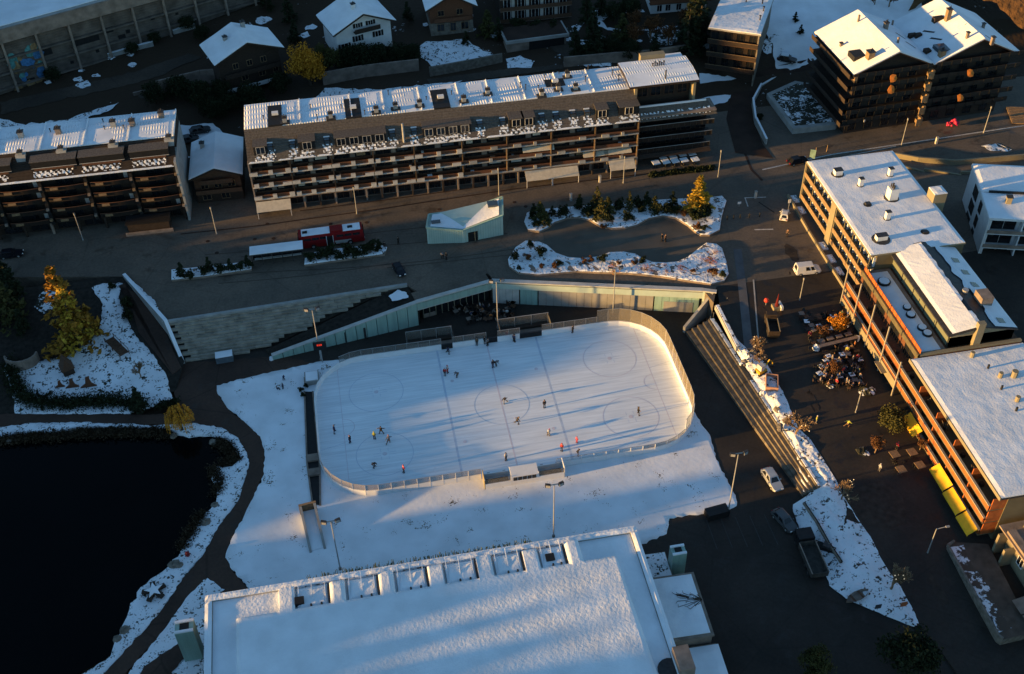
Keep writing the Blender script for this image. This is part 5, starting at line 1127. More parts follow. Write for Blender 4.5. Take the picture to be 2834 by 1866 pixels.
# dasher boards, panel by panel, with netting above
RB = thing('rink_boards', 'white dasher boards with posts and safety netting around the ice rink', 'rink boards', (0, 0, 0.03))
NP = 84
def nheight(p):
    if p.x > 20 and p.y > -13: return 4.0
    if p.y > 14 and p.x < 21: return 2.5
    if p.x < -26 and p.y > -6: return 1.2
    if p.y < -10 and p.x < -4.5: return 2.3
    if p.y < -13 and p.x > 6: return 1.9
    return 1.9
for i in range(NP):
    s0, s1 = PER*i/NP, PER*(i+1)/NP; (a, na, _), (c, nc_, _) = rim(s0), rim(s1); m_ = (a+c)/2
    if m_.y < -14.9 and -5.8 < m_.x < 6.2: continue
    gate = m_.y > 14.9 and (abs(m_.x+6.6) < 1.1 or abs(m_.x-1.8) < 1.1 or abs(m_.x-7.8) < 1.1)
    w_ = .16
    q = lambda z0, z1, d0, d1: ([(a+na*d0)+Vector((0, 0, z0)), (c+nc_*d0)+Vector((0, 0, z0)), (c+nc_*d1)+Vector((0, 0, z0)), (a+na*d1)+Vector((0, 0, z0)), (a+na*d0)+Vector((0, 0, z1)), (c+nc_*d0)+Vector((0, 0, z1)), (c+nc_*d1)+Vector((0, 0, z1)), (a+na*d1)+Vector((0, 0, z1))], [(0, 3, 2, 1), (4, 5, 6, 7), (0, 1, 5, 4), (1, 2, 6, 5), (2, 3, 7, 6), (3, 0, 4, 7)])
    o = MB().add(*q(0, 1.1, 0, w_)).build('board_panel', BLACK if gate else BOARD, RB)
    MB().add(*q(1.1, 1.16, -.03, w_+.05)).build('cap_rail', WHITE if not gate else DARK, o)
    h = nheight(m_)
    if h > 1.3 and not gate:
        nm = NET if (m_.x > 20 or (m_.y < -10 and m_.x < -4.5)) else (GLZ if m_.y < -13 else NET_D)
        MB().add(*q(1.17, h, .07, .10)).build('net_panel', nm, RB)
        MB().bar(a+na*.13+Vector((0, 0, .1)), a+na*.13+Vector((0, 0, h)), .09).build('net_post', WHITE if m_.y < 10 else STEEL, RB)
        if i % 1 == 0: MB().bar(a+na*.085+Vector((0, 0, h)), c+nc_*.085+Vector((0, 0, h)), .05).build('net_rail', STEEL, RB)
# benches on the north side
for x0, x1 in ((-13.6, -5.6), (2.6, 11.6)):
    o = thing('players_bench', 'roofless players bench with mesh screen behind the north boards', 'bench', ((x0+x1)/2, 16.6, 0), group='players benches by the rink'); L_ = (x1-x0)
    MB().box(-L_/2, -1.2, 0, L_/2, 1.2, .25).build('floor', CONC_D, o); MB().box(-L_/2+.2, .4, .26, L_/2-.2, .85, .72).build('seat', WOOD_D, o)
    for k in range(4):
        xx = lerp(-L_/2, L_/2-.1, k/3); MB().bar((xx, 1.2, 0), (xx, 1.2, 2.7), .1).build('post', STEEL, o)
    for k in range(3): MB().box(lerp(-L_/2, L_/2, k/3)+.05, 1.17, .9, lerp(-L_/2, L_/2, (k+1)/3)-.05, 1.2, 2.65).build('mesh_screen', NET_D, o)
    for s_ in (-1, 1): MB().box(s_*L_/2-.03, -1.1, .2, s_*L_/2+.03, 1.15, 2.2).build('side_screen', NET_D, o)
    MB().bar((-L_/2, 1.2, 2.7), (L_/2, 1.2, 2.7), .08).build('top_rail', STEEL, o)
# scorer's box and penalty boxes
SBX = thing('scorers_box', 'white scorers box with dark windows and open penalty boxes beside it', 'scorers box', (.5, -16.2, .03))
MB().box(-2.0, -1.1, 0, 2.0, -.95, 1.9).build('back_wall', WHITE, SBX); MB().box(-2.0, .95, 0, 2.0, 1.1, 1.1).build('front_board', BOARD, SBX)
for s_ in (-2.05, 2.05): MB().box(s_-.05, -1.1, 0, s_+.05, 1.1, 1.9).build('side_wall', WHITE, SBX)
MB().box(-1.95, -.9, .0, 1.95, .9, .2).build('floor', WHITE, SBX); MB().slab([(-2.1, -1.2, 2.0), (2.1, -1.2, 2.0), (2.1, .6, 2.35), (-2.1, .6, 2.35)], .06).build('roof', WHITE, SBX)
for k in range(5): MB().box(-1.8+k*.73, -1.16, 1.0, -1.18+k*.73, -1.11, 1.7).build('window', GLASS, SBX)
for s_ in (-1, 1):
    x0, x1 = (-6.2, -2.15) if s_ < 0 else (2.15, 6.2)
    MB().box(x0, -1.1, 0, x1, -.95, 1.1).build('penalty_back', BOARD, SBX); MB().box(x0, .95, 0, x1, 1.1, 1.1).build('penalty_front', BOARD, SBX)
    MB().box(x0, -1.06, 1.1, x1, -1.02, 2.1).build('penalty_glass', NET, SBX); MB().box(x0+.2, -.8, 0, x1-.2, .8, .06).build('penalty_floor', WOOD_D, SBX); MB().box(x0+.3, -.85, .1, x1-.3, -.5, .55).build('penalty_seat', WOOD_D, SBX)
    for xx in (x0, x1): MB().bar((xx, -1.04, 0), (xx, -1.04, 2.15), .1).build('post', WHITE, SBX)
    for xx in (x0+.7, x1-.9): MB().box(xx, 1.3, 0, xx+.45, 1.5, .8).build('water_carrier', STEEL, SBX)
    MB().box((x0 if s_ < 0 else x1)-.05, -1.1, 0, (x0 if s_ < 0 else x1)+.05, 1.1, 2.1).build('penalty_side', CREAM2 if s_ < 0 else BOARD, SBX)
# meltwater trench west of the rink
tq = [G(px, py, 0) for px, py in [(843, 1085), (866, 1085), (885, 1290), (887, 1400), (865, 1395), (850, 1285)]]
TRN = thing('drainage_trench', 'dark concrete drainage trench beside the west boards', 'trench', (tq[0].x, tq[0].y, 0))
MB().prism([(p.x-tq[0].x, p.y-tq[0].y) for p in tq], -.2, .09).build('trench_floor', BLACK, TRN)
for i in ((0, 5), (5, 4), (1, 2), (2, 3)): a, c = tq[i[0]]-tq[0], tq[i[1]]-tq[0]; MB().bar((a.x, a.y, .1), (c.x, c.y, .1), .25, .25).build('kerb', CONC_D, TRN)
for px, py in [(857, 1055), (868, 1270), (870, 1310)]: p = G(px, py, 0)-tq[0]; MB().box(p.x-.9, p.y-.7, .05, p.x+.9, p.y+.7, .45).build('slab_cover', CONC_D, TRN)
p = G(848, 1055, 0)-tq[0]; MB().box(p.x-.2, p.y-1.2, .0, p.x+2.2, p.y+1.3, .9).build('snow_covered_box', CONC, TRN); MB().box(p.x, p.y-1.0, .9, p.x+2.0, p.y+1.1, 1.05).build('snow_cap', SNOW, TRN)
p = G(880, 1525, 0); RP = thing('concrete_ramp', 'concrete trough shaped ramp end with snow between its cheek walls', 'ramp', (p.x, p.y, 0), .12)
for s_ in (-1, 1): MB().prism([(s_*1.05-.18, 0), (s_*1.05+.18, 0), (s_*1.05+.18, 7.5), (s_*1.05-.18, 7.5)], -.1, [.1, .1, 1.9, 1.9]).build('cheek_wall', CONC, RP)
MB().box(-1.3, 7.4, -.1, 1.3, 7.8, 1.95).build('end_wall', WOOD_T, RP); MB().prism([(-.86, .3), (.86, .3), (.86, 7.3), (-.86, 7.3)], -.05, [.1, .1, .7, .7]).build('snow_infill', SNOW, RP)

# ================================================================== WALLS ROUND THE RINK WELL
# crib wall of stacked concrete blocks
cA, cB = G(460, 893, 5), G(1127, 790, 5); dA, dB = G(514, 1003, 0), G(736, 970, 0)
CW = thing('crib_wall', 'sloping stacked concrete block wall below the plaza edge', 'retaining wall', (dA.x, dA.y, 0))
NCOUR = 13; cm = [MB().box(0, 0, 0, 2.7, .75, .36).mesh('block', mat('crib_concrete', (.30, .27, .225), .9, .25, .8, .02, 5)), MB().box(0, 0, 0, 2.7, .75, .36).mesh('block', mat('concrete_mossy', (.26, .235, .195), .95, .3, .8, .02, 5))]
for k in range(NCOUR):
    t = k/(NCOUR-1); x0 = lerp(dA.x, cA.x, t); x1 = lerp(dB.x, cB.x-3, t); y = lerp(dA.y, cA.y-.5, t); ye = lerp(dB.y, cB.y-.4, t); z = lerp(.0, 4.62, t); n = max(1, int((x1-x0)/2.75))
    for j in range(n):
        xx = x0+j*2.75+(1.2 if k % 2 else 0)
        if xx+2.6 > x1: continue
        o = link('block', cm[(j*7+k*3) % 5 > 2], CW); o.location = (xx-dA.x, lerp(y, ye, j/n)-dA.y+random.uniform(-.05, .05), z+random.uniform(-.02, .02))
MB().add([(0, .5, -.1), (dB.x-dA.x, dB.y-dA.y+.5, -.1), (cB.x-dA.x-2.5, cB.y-dA.y-.05, 4.9), (cA.x-dA.x, cA.y-dA.y-.05, 4.9), (dB.x-dA.x, cB.y-dA.y, -.1), (0, cA.y-dA.y, -.1)], [(0, 1, 2, 3), (0, 3, 5), (1, 4, 2)]).build('backing', SOIL, CW)
a, c = cA-dA, cB-dA; MB().bar((a.x, a.y, 5.1), (c.x, c.y, 5.1), .6, .5).build('parapet', CONC, CW)
for k in range(9): t = random.uniform(.03, .95); MB().box(lerp(0, 16, t)-.3, 2.2*random.random()+.6, .0, lerp(0, 16, t)+.4, 2.9, .1).build('snow_scrap', SNOW, CW)
# wing wall with snow
ww = [G(345, 765, 5), G(460, 893, 5), G(508, 1008, 0)]
WW = thing('wing_wall', 'long snow capped wing wall between garden path and plaza', 'wall', (ww[0].x, ww[0].y, 0))
z3 = [5.5, 5.5, .6]
for i in range(2):
    a, c = ww[i]-ww[0], ww[i+1]-ww[0]; d = Vector((c.x-a.x, c.y-a.y, 0)).normalized(); n = Vector((-d.y, d.x, 0))*.3
    pl_ = [(a.x-n.x, a.y-n.y), (c.x-n.x, c.y-n.y), (c.x+n.x, c.y+n.y), (a.x+n.x, a.y+n.y)]
    MB().prism(pl_, -.5, [z3[i], z3[i+1], z3[i+1], z3[i]]).build('wall_segment', CONC, WW)
    MB().prism([(x*1.0, y) for x, y in pl_], [z3[i]+.01, z3[i+1]+.01, z3[i+1]+.01, z3[i]+.01], [z3[i]+.14, z3[i+1]+.14, z3[i+1]+.14, z3[i]+.14]).build('snow_cap', SNOW_ROOF_FINE, WW)
a = G(425, 850, 5.05); patch('wall_side_snow', W2([(352, 768), (395, 800), (430, 835), (450, 890), (462, 893), (400, 822)], 5.03), 5.03, SNOW_SPECK, step=.8, jag=.25)
# planted embankment between crib wall and green ramp wall
e = [G(736, 972, 0), G(752, 988, 0), G(1158, 836, 5), G(1127, 792, 5), G(1060, 812, 4.4)]
struct(MB().prism([(p.x, p.y) for p in e], -.3, [.3, .2, 4.75, 4.9, 4.2]).build('embankment', SOIL))
patch('snow_patch', W2([(1075, 818), (1100, 800), (1125, 808), (1130, 822), (1100, 830), (1085, 832)], 5), 4.85, SNOW, step=.8, jag=.2, rough=.1)
# green clad retaining walls
w0, w1, w2, w3 = G(755, 997, 0), G(1160, 900, 0), G(1362, 842, 0), G(1938, 868, 0)
GW = thing('green_wall', 'green metal clad retaining wall with pale coping behind the ice rink', 'retaining wall', (w0.x, w0.y, 0))
def vwall(root, name, a, c, za0, zc0, za1, zc1, th, m):
    a, c = a-root.location, c-root.location; d = Vector((c.x-a.x, c.y-a.y, 0)).normalized(); n = Vector((-d.y, d.x, 0))*th
    return MB().prism([(a.x, a.y), (c.x, c.y), (c.x+n.x, c.y+n.y), (a.x+n.x, a.y+n.y)], [za0, zc0, zc0, za0], [za1, zc1, zc1, za1]).build(name, m, root)
n_ = 14
for k in range(n_):
    t0, t1 = k/n_, (k+1)/n_; vwall(GW, 'cladding_panel', w0.lerp(w1, t0+.002), w0.lerp(w1, t1-.002), 0, 0, lerp(.9, 5.15, t0), lerp(.9, 5.15, t1), .4, COPPER)
vwall(GW, 'coping', w0+Vector((0, -.12, 0)), w1+Vector((0, -.12, 0)), .9, 5.15, 1.05, 5.32, .75, CONC_L)
MB().cyl(-.2, .2, .0, .55, .4, .3, n=8).build('snow_heap', SNOW, GW)
vwall(GW, 'door', w0.lerp(w1, .62)+Vector((0, -.05, 0)), w0.lerp(w1, .635)+Vector((0, -.05, 0)), 0, 0, 2.4, 2.4, .04, DARK); vwall(GW, 'door', w0.lerp(w1, .49)+Vector((0, -.05, 0)), w0.lerp(w1, .497)+Vector((0, -.05, 0)), 0, 0, 2.4, 2.4, .04, DARK)
vwall(GW, 'fascia', w1, w2, 3.55, 3.55, 5.2, 5.2, .4, COPPER); vwall(GW, 'fascia', w2+Vector((.02, 0, 0)), w3, 3.7, 3.5, 5.2, 5.2, .4, COPPER_L)
vwall(GW, 'coping', w1+Vector((0, -.15, 0)), w2+Vector((0, -.15, 0)), 5.2, 5.2, 5.38, 5.38, .8, CONC_L); vwall(GW, 'coping', w2+Vector((0, -.15, 0)), w3+Vector((0, -.15, 0)), 5.2, 5.2, 5.38, 5.38, .9, CONC_L)
ba, bb = w1.lerp(w2, .06)+Vector((0, 1.5, 0)), w2+Vector((-.3, 1.5, 0))
vwall(GW, 'deck', w1, w2, 4.85, 4.85, 4.99, 4.99, 3.2, PLAZA); vwall(GW, 'deck', w2, w3, 4.85, 4.85, 4.985, 4.985, 1.9, PLAZA)
vwall(GW, 'soffit', w1, w2, 3.4, 3.4, 3.54, 3.54, 2.2, CONC_L)
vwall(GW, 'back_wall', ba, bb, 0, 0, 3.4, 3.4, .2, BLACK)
for k in range(11):
    p = ba.lerp(bb, (k+.2)/11); vwall(GW, 'mullion', p+Vector((0, -.1, 0)), p+Vector((.12, -.1, 0)), 0, 0, 3.38, 3.38, .08, CREAM2)
    if k < 10: vwall(GW, 'glass_pane', ba.lerp(bb, (k+.25)/11)+Vector((0, -.03, 0)), ba.lerp(bb, (k+1.15)/11)+Vector((0, -.03, 0)), .9 if k < 3 else .1, .9 if k < 3 else .1, 3.2, 3.2, .02, GLASS)
    if k < 2: vwall(GW, 'counter', ba.lerp(bb, (k+.25)/11)+Vector((0, -.12, 0)), ba.lerp(bb, (k+1.15)/11)+Vector((0, -.12, 0)), .02, .02, .9, .9, .1, CONC_D)
# recessed wall on the right part
r0, r1 = w2+Vector((.2, .3, 0)), w3+Vector((-.3, .3, 0))
for t0, t1, m in ((0, .13, CONC_L), (.135, .22, COPPER), (.225, .78, mat('grey_wall_panel', (.30, .29, .27), .8, .12, .6)), (.785, .998, COPPER)):
    k0 = int((t1-t0)*26)+1
    for k in range(k0): vwall(GW, 'wall_panel', r0.lerp(r1, lerp(t0, t1, k/k0)+.0006), r0.lerp(r1, lerp(t0, t1, (k+1)/k0)-.0006), 0, 0, 3.7, 3.6, .2, m)
vwall(GW, 'garage_door', r0.lerp(r1, .83)+Vector((0, -.06, 0)), r0.lerp(r1, .97)+Vector((0, -.06, 0)), 0, 0, 2.3, 2.3, .05, CONC)
w4 = G(1968, 872, 0); w5 = G(1895, 925, 0)
vwall(GW, 'return_wall', w3, w4, 0, 0, 5.2, 5.2, .4, COPPER_L); vwall(GW, 'coping', w3+Vector((-.1, -.1, 0)), w4+Vector((.3, -.3, 0)), 5.2, 5.2, 5.4, 5.4, .8, CONC_L)
vwall(GW, 'end_beam', w5, w4, .2, .2, 1.5, 5.2, .5, CONC); 
# terraces of seats
bl = [G(1898, 925, 0), G(2222, 1377, 0)]; bt = [G(1975, 880, 3.1), G(2272, 1346, 2.0)]
BS = thing('bleachers', 'long concrete seating steps beside the rink striped by low sun', 'bleachers', (bl[0].x, bl[0].y, 0))
NT = 5
for k in range(NT):
    f = lambda t, i: (bl[i].lerp(Vector((bt[i].x, bt[i].y, 0)), t)-bl[0])
    a0, a1, b0, b1 = f(k/NT, 0), f((k+1)/NT, 0), f(k/NT, 1), f((k+1)/NT, 1); zA, zB = .25+(k+1)*.56, .15+(k+1)*.36
    for j in range(10):
        p, q = a0.lerp(b0, j/10+.001), a0.lerp(b0, (j+1)/10-.001); r_, s_ = a1.lerp(b1, (j+1)/10-.001), a1.lerp(b1, j/10+.001)
        zj, zk = lerp(zA, zB, j/10), lerp(zA, zB, (j+1)/10)
        MB().prism([(p.x, p.y), (q.x, q.y), (r_.x, r_.y), (s_.x, s_.y)], -.1, [zj, zk, zk, zj]).build('step', mat('step_stone', (.13, .11, .085), .9, .35, 1.2, .02, 4), BS)
        if k == 4 and random.random() < .6: MB().prism([(lerp(p.x, s_.x, .3), p.y-.1), (lerp(q.x, r_.x, .3), q.y+.1), (r_.x, r_.y+.1), (s_.x, s_.y-.1)], [zj+.005, zk+.005, zk+.005, zj+.005], [zj+.1, zk+.1, zk+.1, zj+.1]).build('snow_strip', SNOW_SPECK, BS)
a, c = bt[0]-bl[0], G(2040, 968, 4.2)-bl[0]; MB().bar((a.x+.6, a.y+1.0, 4.6), (c.x, c.y, 4.3), .5, .9).build('kerb_wall', CONC, BS)
MB().bar((a.x+.8, a.y+1.0, 5.08), (c.x+.2, c.y, 4.78), .55, .1).build('kerb_snow', SNOW_SPECK, BS)
for k in range(9): p = bl[0].lerp(w4, .2+k*.09)-bl[0]; MB().bar((p.x+1.2+.15*k, p.y-1.2, .5+.42*k), (p.x+1.2+.15*k, p.y-1.2, 1.6+.42*k), .08).build('railing_post', STEEL, BS)
# ramp strips on the plaza by the steps
rmp = [SP(*p) for p in [(2030, 690), (2052, 690), (2085, 968), (2060, 968)]]
patch('pedestrian_ramp', [(p.x, p.y) for p in rmp], lambda x, y: street_z(y), mat('ramp_paving', (.10, .10, .105), .85, .2, .5), step=4, off=.03)

# unseen added ridge west of pond; crest shaped to cast the light bands
CREST = [(-140, 30), (-90, 27), (-58, 24.5), (-55, 23.6), (-53, 22.4), (-51.8, 20.9), (-50.6, 22.2), (-49.3, 22.9), (-48, 21.2), (-47, 19.4), (-46, 21.6), (-44.9, 22.7), (-44, 21.8), (-43.2, 19.5), (-42.2, 20.8), (-40.9, 22.2), (-39.6, 21.8), (-38.4, 21.0), (-37.2, 22), (-35.8, 19), (-34.5, 16.6), (-31, 15.4), (-28.5, 15.8), (-26, 18.4), (-24.4, 18.6), (-22.5, 14.6), (-20.5, 14.9), (-18.4, 13.0), (-17, 10.2), (-13.6, 10.4), (-12.2, 12.2), (-10, 13.1), (-6, 13.2), (-2, 13.0), (1.2, 13.0), (2.6, 12.8), (3.6, 12.9), (4.4, 15.0), (8, 15.9), (12, 16.8), (16, 16.4), (19.4, 16.8), (22, 20.0), (26, 21.8), (31.5, 22.6), (33.6, 19), (35.6, 18), (37, 21.5), (38.8, 23.2), (39.8, 23.2), (44, 24), (46, 21.5), (48, 16.5), (51, 14.6), (55, 16), (58.4, 13.5), (60, 18.5), (64, 19), (66, 22), (70, 26.5), (73, 30.5), (75.5, 39), (86, 39), (94, 39), (100, 42), (110, 50), (130, 58), (180, 75), (260, 90)]
def crest(yp):
    for (a, ha), (c, hc) in zip(CREST, CREST[1:]):
        if a <= yp <= c: return lerp(ha, hc, (yp-a)/(c-a))
    return CREST[-1][1] if yp > 0 else CREST[0][1]
ca, sa = math.cos(SUN_AZ), math.sin(SUN_AZ); b = MB(); prof = [(-150-95, .0), (-150-45, .55), (-150-16, .9), (-153, .985), (-150, 1.0), (-147.5, .985), (-138, .72), (-118, .0)]
n = 520
for i in range(n+1):
    yp = lerp(-139, 259, i/n); h = crest(yp)+.35*mnoise.noise(Vector((yp*.9, 0, 4)))+.25*mnoise.noise(Vector((yp*2.3, 0, 9)))
    for xp, k in prof:
        x, y = xp*ca-yp*sa, xp*sa+yp*ca; b.v.append((x, y, -1+(h+1)*k+(.0 if k in (0, 1) else .4*mnoise.noise(Vector((x*.3, y*.3, 1))))))
m_ = len(prof)
for i in range(n):
    for j in range(m_-1): b.f.append((i*m_+j, (i+1)*m_+j, (i+1)*m_+j+1, i*m_+j+1))
struct(b.build('shade_ridge', mat('shade_ridge_surface', (.02, .025, .015), .95, .5, .4, .4, 1.2)))

# ================================================================== PLANTS
random.seed(77)
def leaf_mat(name, c1, c2, rough=.8):
    m = mat(name, c1, rough, 0, 3.2, col2=c2, spec=.1); N = m.node_tree.nodes
    N['Principled BSDF'].inputs['Subsurface Weight'].default_value = 0; return m
L_DARK = leaf_mat('spruce_needles', (.012, .018, .009), (.032, .040, .018))
L_OLIVE = leaf_mat('pine_needles', (.035, .038, .014), (.085, .080, .026))
L_GOLD = leaf_mat('larch_needles', (.30, .19, .02), (.55, .36, .045))
L_GOLD2 = leaf_mat('gold_leaves', (.30, .125, .012), (.62, .29, .03))
L_ORANGE = leaf_mat('orange_leaves', (.26, .09, .012), (.55, .24, .03))
L_RUST = leaf_mat('rust_leaves', (.06, .03, .016), (.15, .07, .03))
L_GREEN = leaf_mat('green_leaves', (.03, .045, .012), (.09, .11, .025))
L_RED = leaf_mat('red_twigs', (.16, .05, .035), (.33, .13, .09))
def leaf(b, p, s, d=None):
    d = d or Vector((random.gauss(0, 1), random.gauss(0, 1), random.gauss(0, .6)))
    d = d.normalized(); e = d.cross(Vector((random.gauss(0, 1), random.gauss(0, 1), random.gauss(0, 1)))).normalized(); f_ = d.cross(e)
    e = e*s; f_ = f_*s*random.uniform(.35, .7); b.add([p-e, p-f_, p+e, p+f_], [(0, 1, 2, 3)])
def conifer_parts(h, r, n, s=.22, gap=.35, top=1.0):
    """trunk and crown meshes of a conifer with drooping layered boughs"""
    t = MB().tube([(0, 0, -.2), (0, 0, h*.5), (0, 0, h*.97)], [h*.022+.04, h*.014+.02, .01], 6)
    c = MB(); tiers = max(5, int(h/.55)); per = max(6, n//(tiers*12))
    for k in range(tiers):
        u_ = (k+.5)/tiers; z = h*(.08+.9*u_); R_ = r*(1-u_)**.85*random.uniform(.78, 1.1)
        nb = max(4, int(9*(1-u_)+3))
        for j in range(nb):
            a = random.uniform(0, 6.28); RR = R_*random.uniform(.6, 1.12)
            if random.random() < .12: continue
            t.tube([(0, 0, z), (RR*.8*math.cos(a), RR*.8*math.sin(a), z-.12*RR)], [.03, .008], 3)
            for i in range(per):
                q = random.uniform(.12, 1)**.7; w_ = .16*RR*(1.1-q)+.06
                p = Vector((RR*q*math.cos(a), RR*q*math.sin(a), z-.22*RR*q))+Vector((random.gauss(0, w_), random.gauss(0, w_), random.gauss(0, .09)))
                leaf(c, p, s*random.uniform(.6, 1.25), Vector((random.gauss(0, .5), random.gauss(0, .5), 1)))
    return t, c
def broad_parts(h, r, n, s=.2, trunk=.3, sq=1.0, clumps=16):
    t = MB().tube([(0, 0, -.2), (.05*h*random.uniform(-1, 1), 0, h*.35), (0, 0, h*.75)], [h*.03+.03, h*.02+.02, .02], 7); c = MB(); z0 = h*trunk; cz = (h+z0)/2; rz_ = (h-z0)/2
    for k in range(clumps):
        d = Vector((random.gauss(0, 1), random.gauss(0, 1), random.gauss(0, 1))).normalized()*random.uniform(.35, .8)
        p = Vector((d.x*r, d.y*r, cz+d.z*rz_*sq)); t.tube([(0, 0, max(z0*.8, p.z-r*.9)), tuple(p)], [.05, .012], 4)
        R_ = r*random.uniform(.28, .45)
        for i in range(n//clumps):
            q = p+Vector((random.gauss(0, 1), random.gauss(0, 1), random.gauss(0, .8))).normalized()*R_*random.uniform(.4, 1.05); leaf(c, q, s*random.uniform(.6, 1.3))
    return t, c
def bare_parts(h, seed=0, dens=3):
    random.seed(seed); t = MB(); ends = []
    def br(p, d, L_, r_, lv):
        q = p+d*L_; t.tube([p, (p+q)/2+Vector((random.gauss(0, .04), random.gauss(0, .04), 0))*L_, q], [r_, r_*.8, r_*.7], 4 if lv else 6)
        if lv >= 4: ends.append(q); return
        for k in range(dens if lv else dens+3):
            dd = (d+Vector((random.gauss(0, .55), random.gauss(0, .55), random.gauss(.12, .3)))).normalized(); br(p+d*L_*random.uniform(.6, 1), dd, L_*random.uniform(.55, .8), r_*.68, lv+1)
    br(Vector((0, 0, -.1)), Vector((0, 0, 1)), h*.36, h*.022+.05, 0); return t, ends
PROTO = {}
def proto(key, fn, tm, cm_, kind):
    t, c = fn; PROTO[key] = (t.mesh('trunk', tm), c.mesh(kind, cm_), kind)
proto('sp1', conifer_parts(3.0, 1.15, 1500, .2), BARK, L_DARK, 'crown'); proto('sp2', conifer_parts(4.2, 1.4, 1900, .22), BARK, L_DARK, 'crown')
proto('pine', conifer_parts(5.0, 2.3, 2600, .26), BARK, L_OLIVE, 'crown'); proto('larch', conifer_parts(9.0, 3.1, 8000, .33), BARK, L_GOLD, 'crown')
proto('larch2', conifer_parts(5.5, 1.5, 1700, .2), BARK, L_GOLD2, 'crown')
proto('bush', broad_parts(1.3, 1.0, 700, .14, .1, clumps=9), BARK, L_DARK, 'crown'); proto('bush2', broad_parts(1.0, .9, 500, .13, .1, clumps=7), TWIG, L_RUST, 'crown')
proto('gold', broad_parts(9, 4.2, 4200, .26, .15, clumps=26), BARK, L_GOLD2, 'crown'); proto('orange', broad_parts(5.2, 2.0, 2600, .2, .25, clumps=18), BARK, L_ORANGE, 'crown')
proto('rust', broad_parts(3.6, 1.5, 900, .15, .3, clumps=12), TWIG, L_RUST, 'crown'); proto('green', broad_parts(4.6, 2.8, 3000, .2, .1, clumps=20), BARK, L_GREEN, 'crown')
proto('redshrub', broad_parts(.8, 1.2, 200, .07, .05, clumps=8), TWIG, L_RED, 'crown')
def willow():
    t = MB().tube([(0, 0, -.2), (0, 0, 2.4)], [.25, .14], 7); c = MB()
    for k in range(90):
        a = random.uniform(0, 6.28); r_ = random.uniform(.3, 2.2); zt_ = 5.4-.28*r_*r_+random.gauss(0, .25); p0 = Vector((r_*.35*math.cos(a), r_*.35*math.sin(a), 2.4+.6*(zt_-2.4))); p1 = Vector((r_*math.cos(a), r_*math.sin(a), zt_)); t.tube([(0, 0, 2.2), p0, p1], [.05, .03, .012], 3)
        L_ = random.uniform(1.6, zt_-.5)
        for i in range(34): q = i/33; leaf(c, p1+Vector((.3*q*math.cos(a), .3*q*math.sin(a), -L_*q))+Vector((random.gauss(0, .07), random.gauss(0, .07), 0)), .16, Vector((random.gauss(0, 1), random.gauss(0, 1), .1)))
    return t, c
proto('willow', willow(), BARK, leaf_mat('willow_leaves', (.52, .23, .025), (.85, .42, .06)), 'crown')
def tree(key, loc_, label, name='tree', cat='tree', s=1.0, rz=None, group=None, cmat=None, sz=None):
    o = thing(name, label, cat, loc_, random.uniform(0, 6.28) if rz is None else rz, group); o.scale = (s, s, s*(sz or 1))
    t, c, kind = PROTO[key]; link('trunk', t, o); link(kind, c, o, cmat); return o
def at5(px, py, z=5.0): return tuple(G(px, py, z))

# planted beds on the plaza ------------------------------------------------------
BED1 = Q(1400, 460, [(190, 440), (165, 520), (200, 590), (300, 605), (370, 575), (440, 520), (560, 480), (660, 475), (760, 500), (850, 555), (960, 575), (1080, 570), (1180, 545), (1290, 485), (1420, 460), (1530, 480), (1640, 545), (1700, 600), (1760, 635), (1840, 635), (1930, 590), (1945, 480), (1990, 330), (1950, 285), (1850, 300), (1600, 310), (1400, 320), (1200, 340), (900, 365), (700, 375), (450, 395), (250, 415)])
BED2 = Q(1400, 460, [(20, 860), (30, 920), (120, 980), (300, 995), (640, 965), (900, 975), (1100, 980), (1400, 1010), (1650, 1050), (1850, 1080), (1970, 1050), (2010, 990), (1990, 880), (1950, 760), (1900, 720), (1810, 710), (1740, 760), (1640, 840), (1550, 880), (1450, 890), (1330, 885), (1240, 855), (1170, 810), (1060, 790), (940, 795), (830, 835), (700, 850), (560, 840), (450, 800), (370, 730), (300, 700), (180, 690), (90, 750)])
BED3 = [(476, 752), (476, 780), (580, 768), (697, 750), (697, 728), (600, 740)]
BED4 = [(845, 720), (843, 738), (960, 722), (1065, 708), (1072, 690), (1055, 684), (960, 690), (865, 705)]
def bed(px, label, m, h=.45):
    w_ = W2(px, 5.0); o = thing('planted_bed', label, 'flower bed', (w_[0][0], w_[0][1], 5.0)); q = [(x-w_[0][0], y-w_[0][1]) for x, y in w_]
    MB().prism(q, -.1, h).build('kerb', CONC_D, o); cx, cy = sum(p[0] for p in q)/len(q), sum(p[1] for p in q)/len(q)
    patch('snow_cover', q, h+.04, m, step=.6, rough=.14, th=.1, parent=o); return o
SNOW_RED = snow_mat('snow_with_red_twigs', .16, 1.6, dirt=.36, dscale=.9, dcol=(.10, .055, .045), fine=3.4)
bed(BED1, 'curving snowy bed planted with dark conifers beside the main street', SNOW_SPECK); bed(BED2, 'curving snowy bed with reddish shrubs above the rink wall', SNOW_RED)
bed(BED3, 'narrow snowy bed of dark shrubs west of the bus shelter', SNOW_SPECK); bed(BED4, 'narrow snowy bed of dark shrubs beside the red bus', SNOW_SPECK)
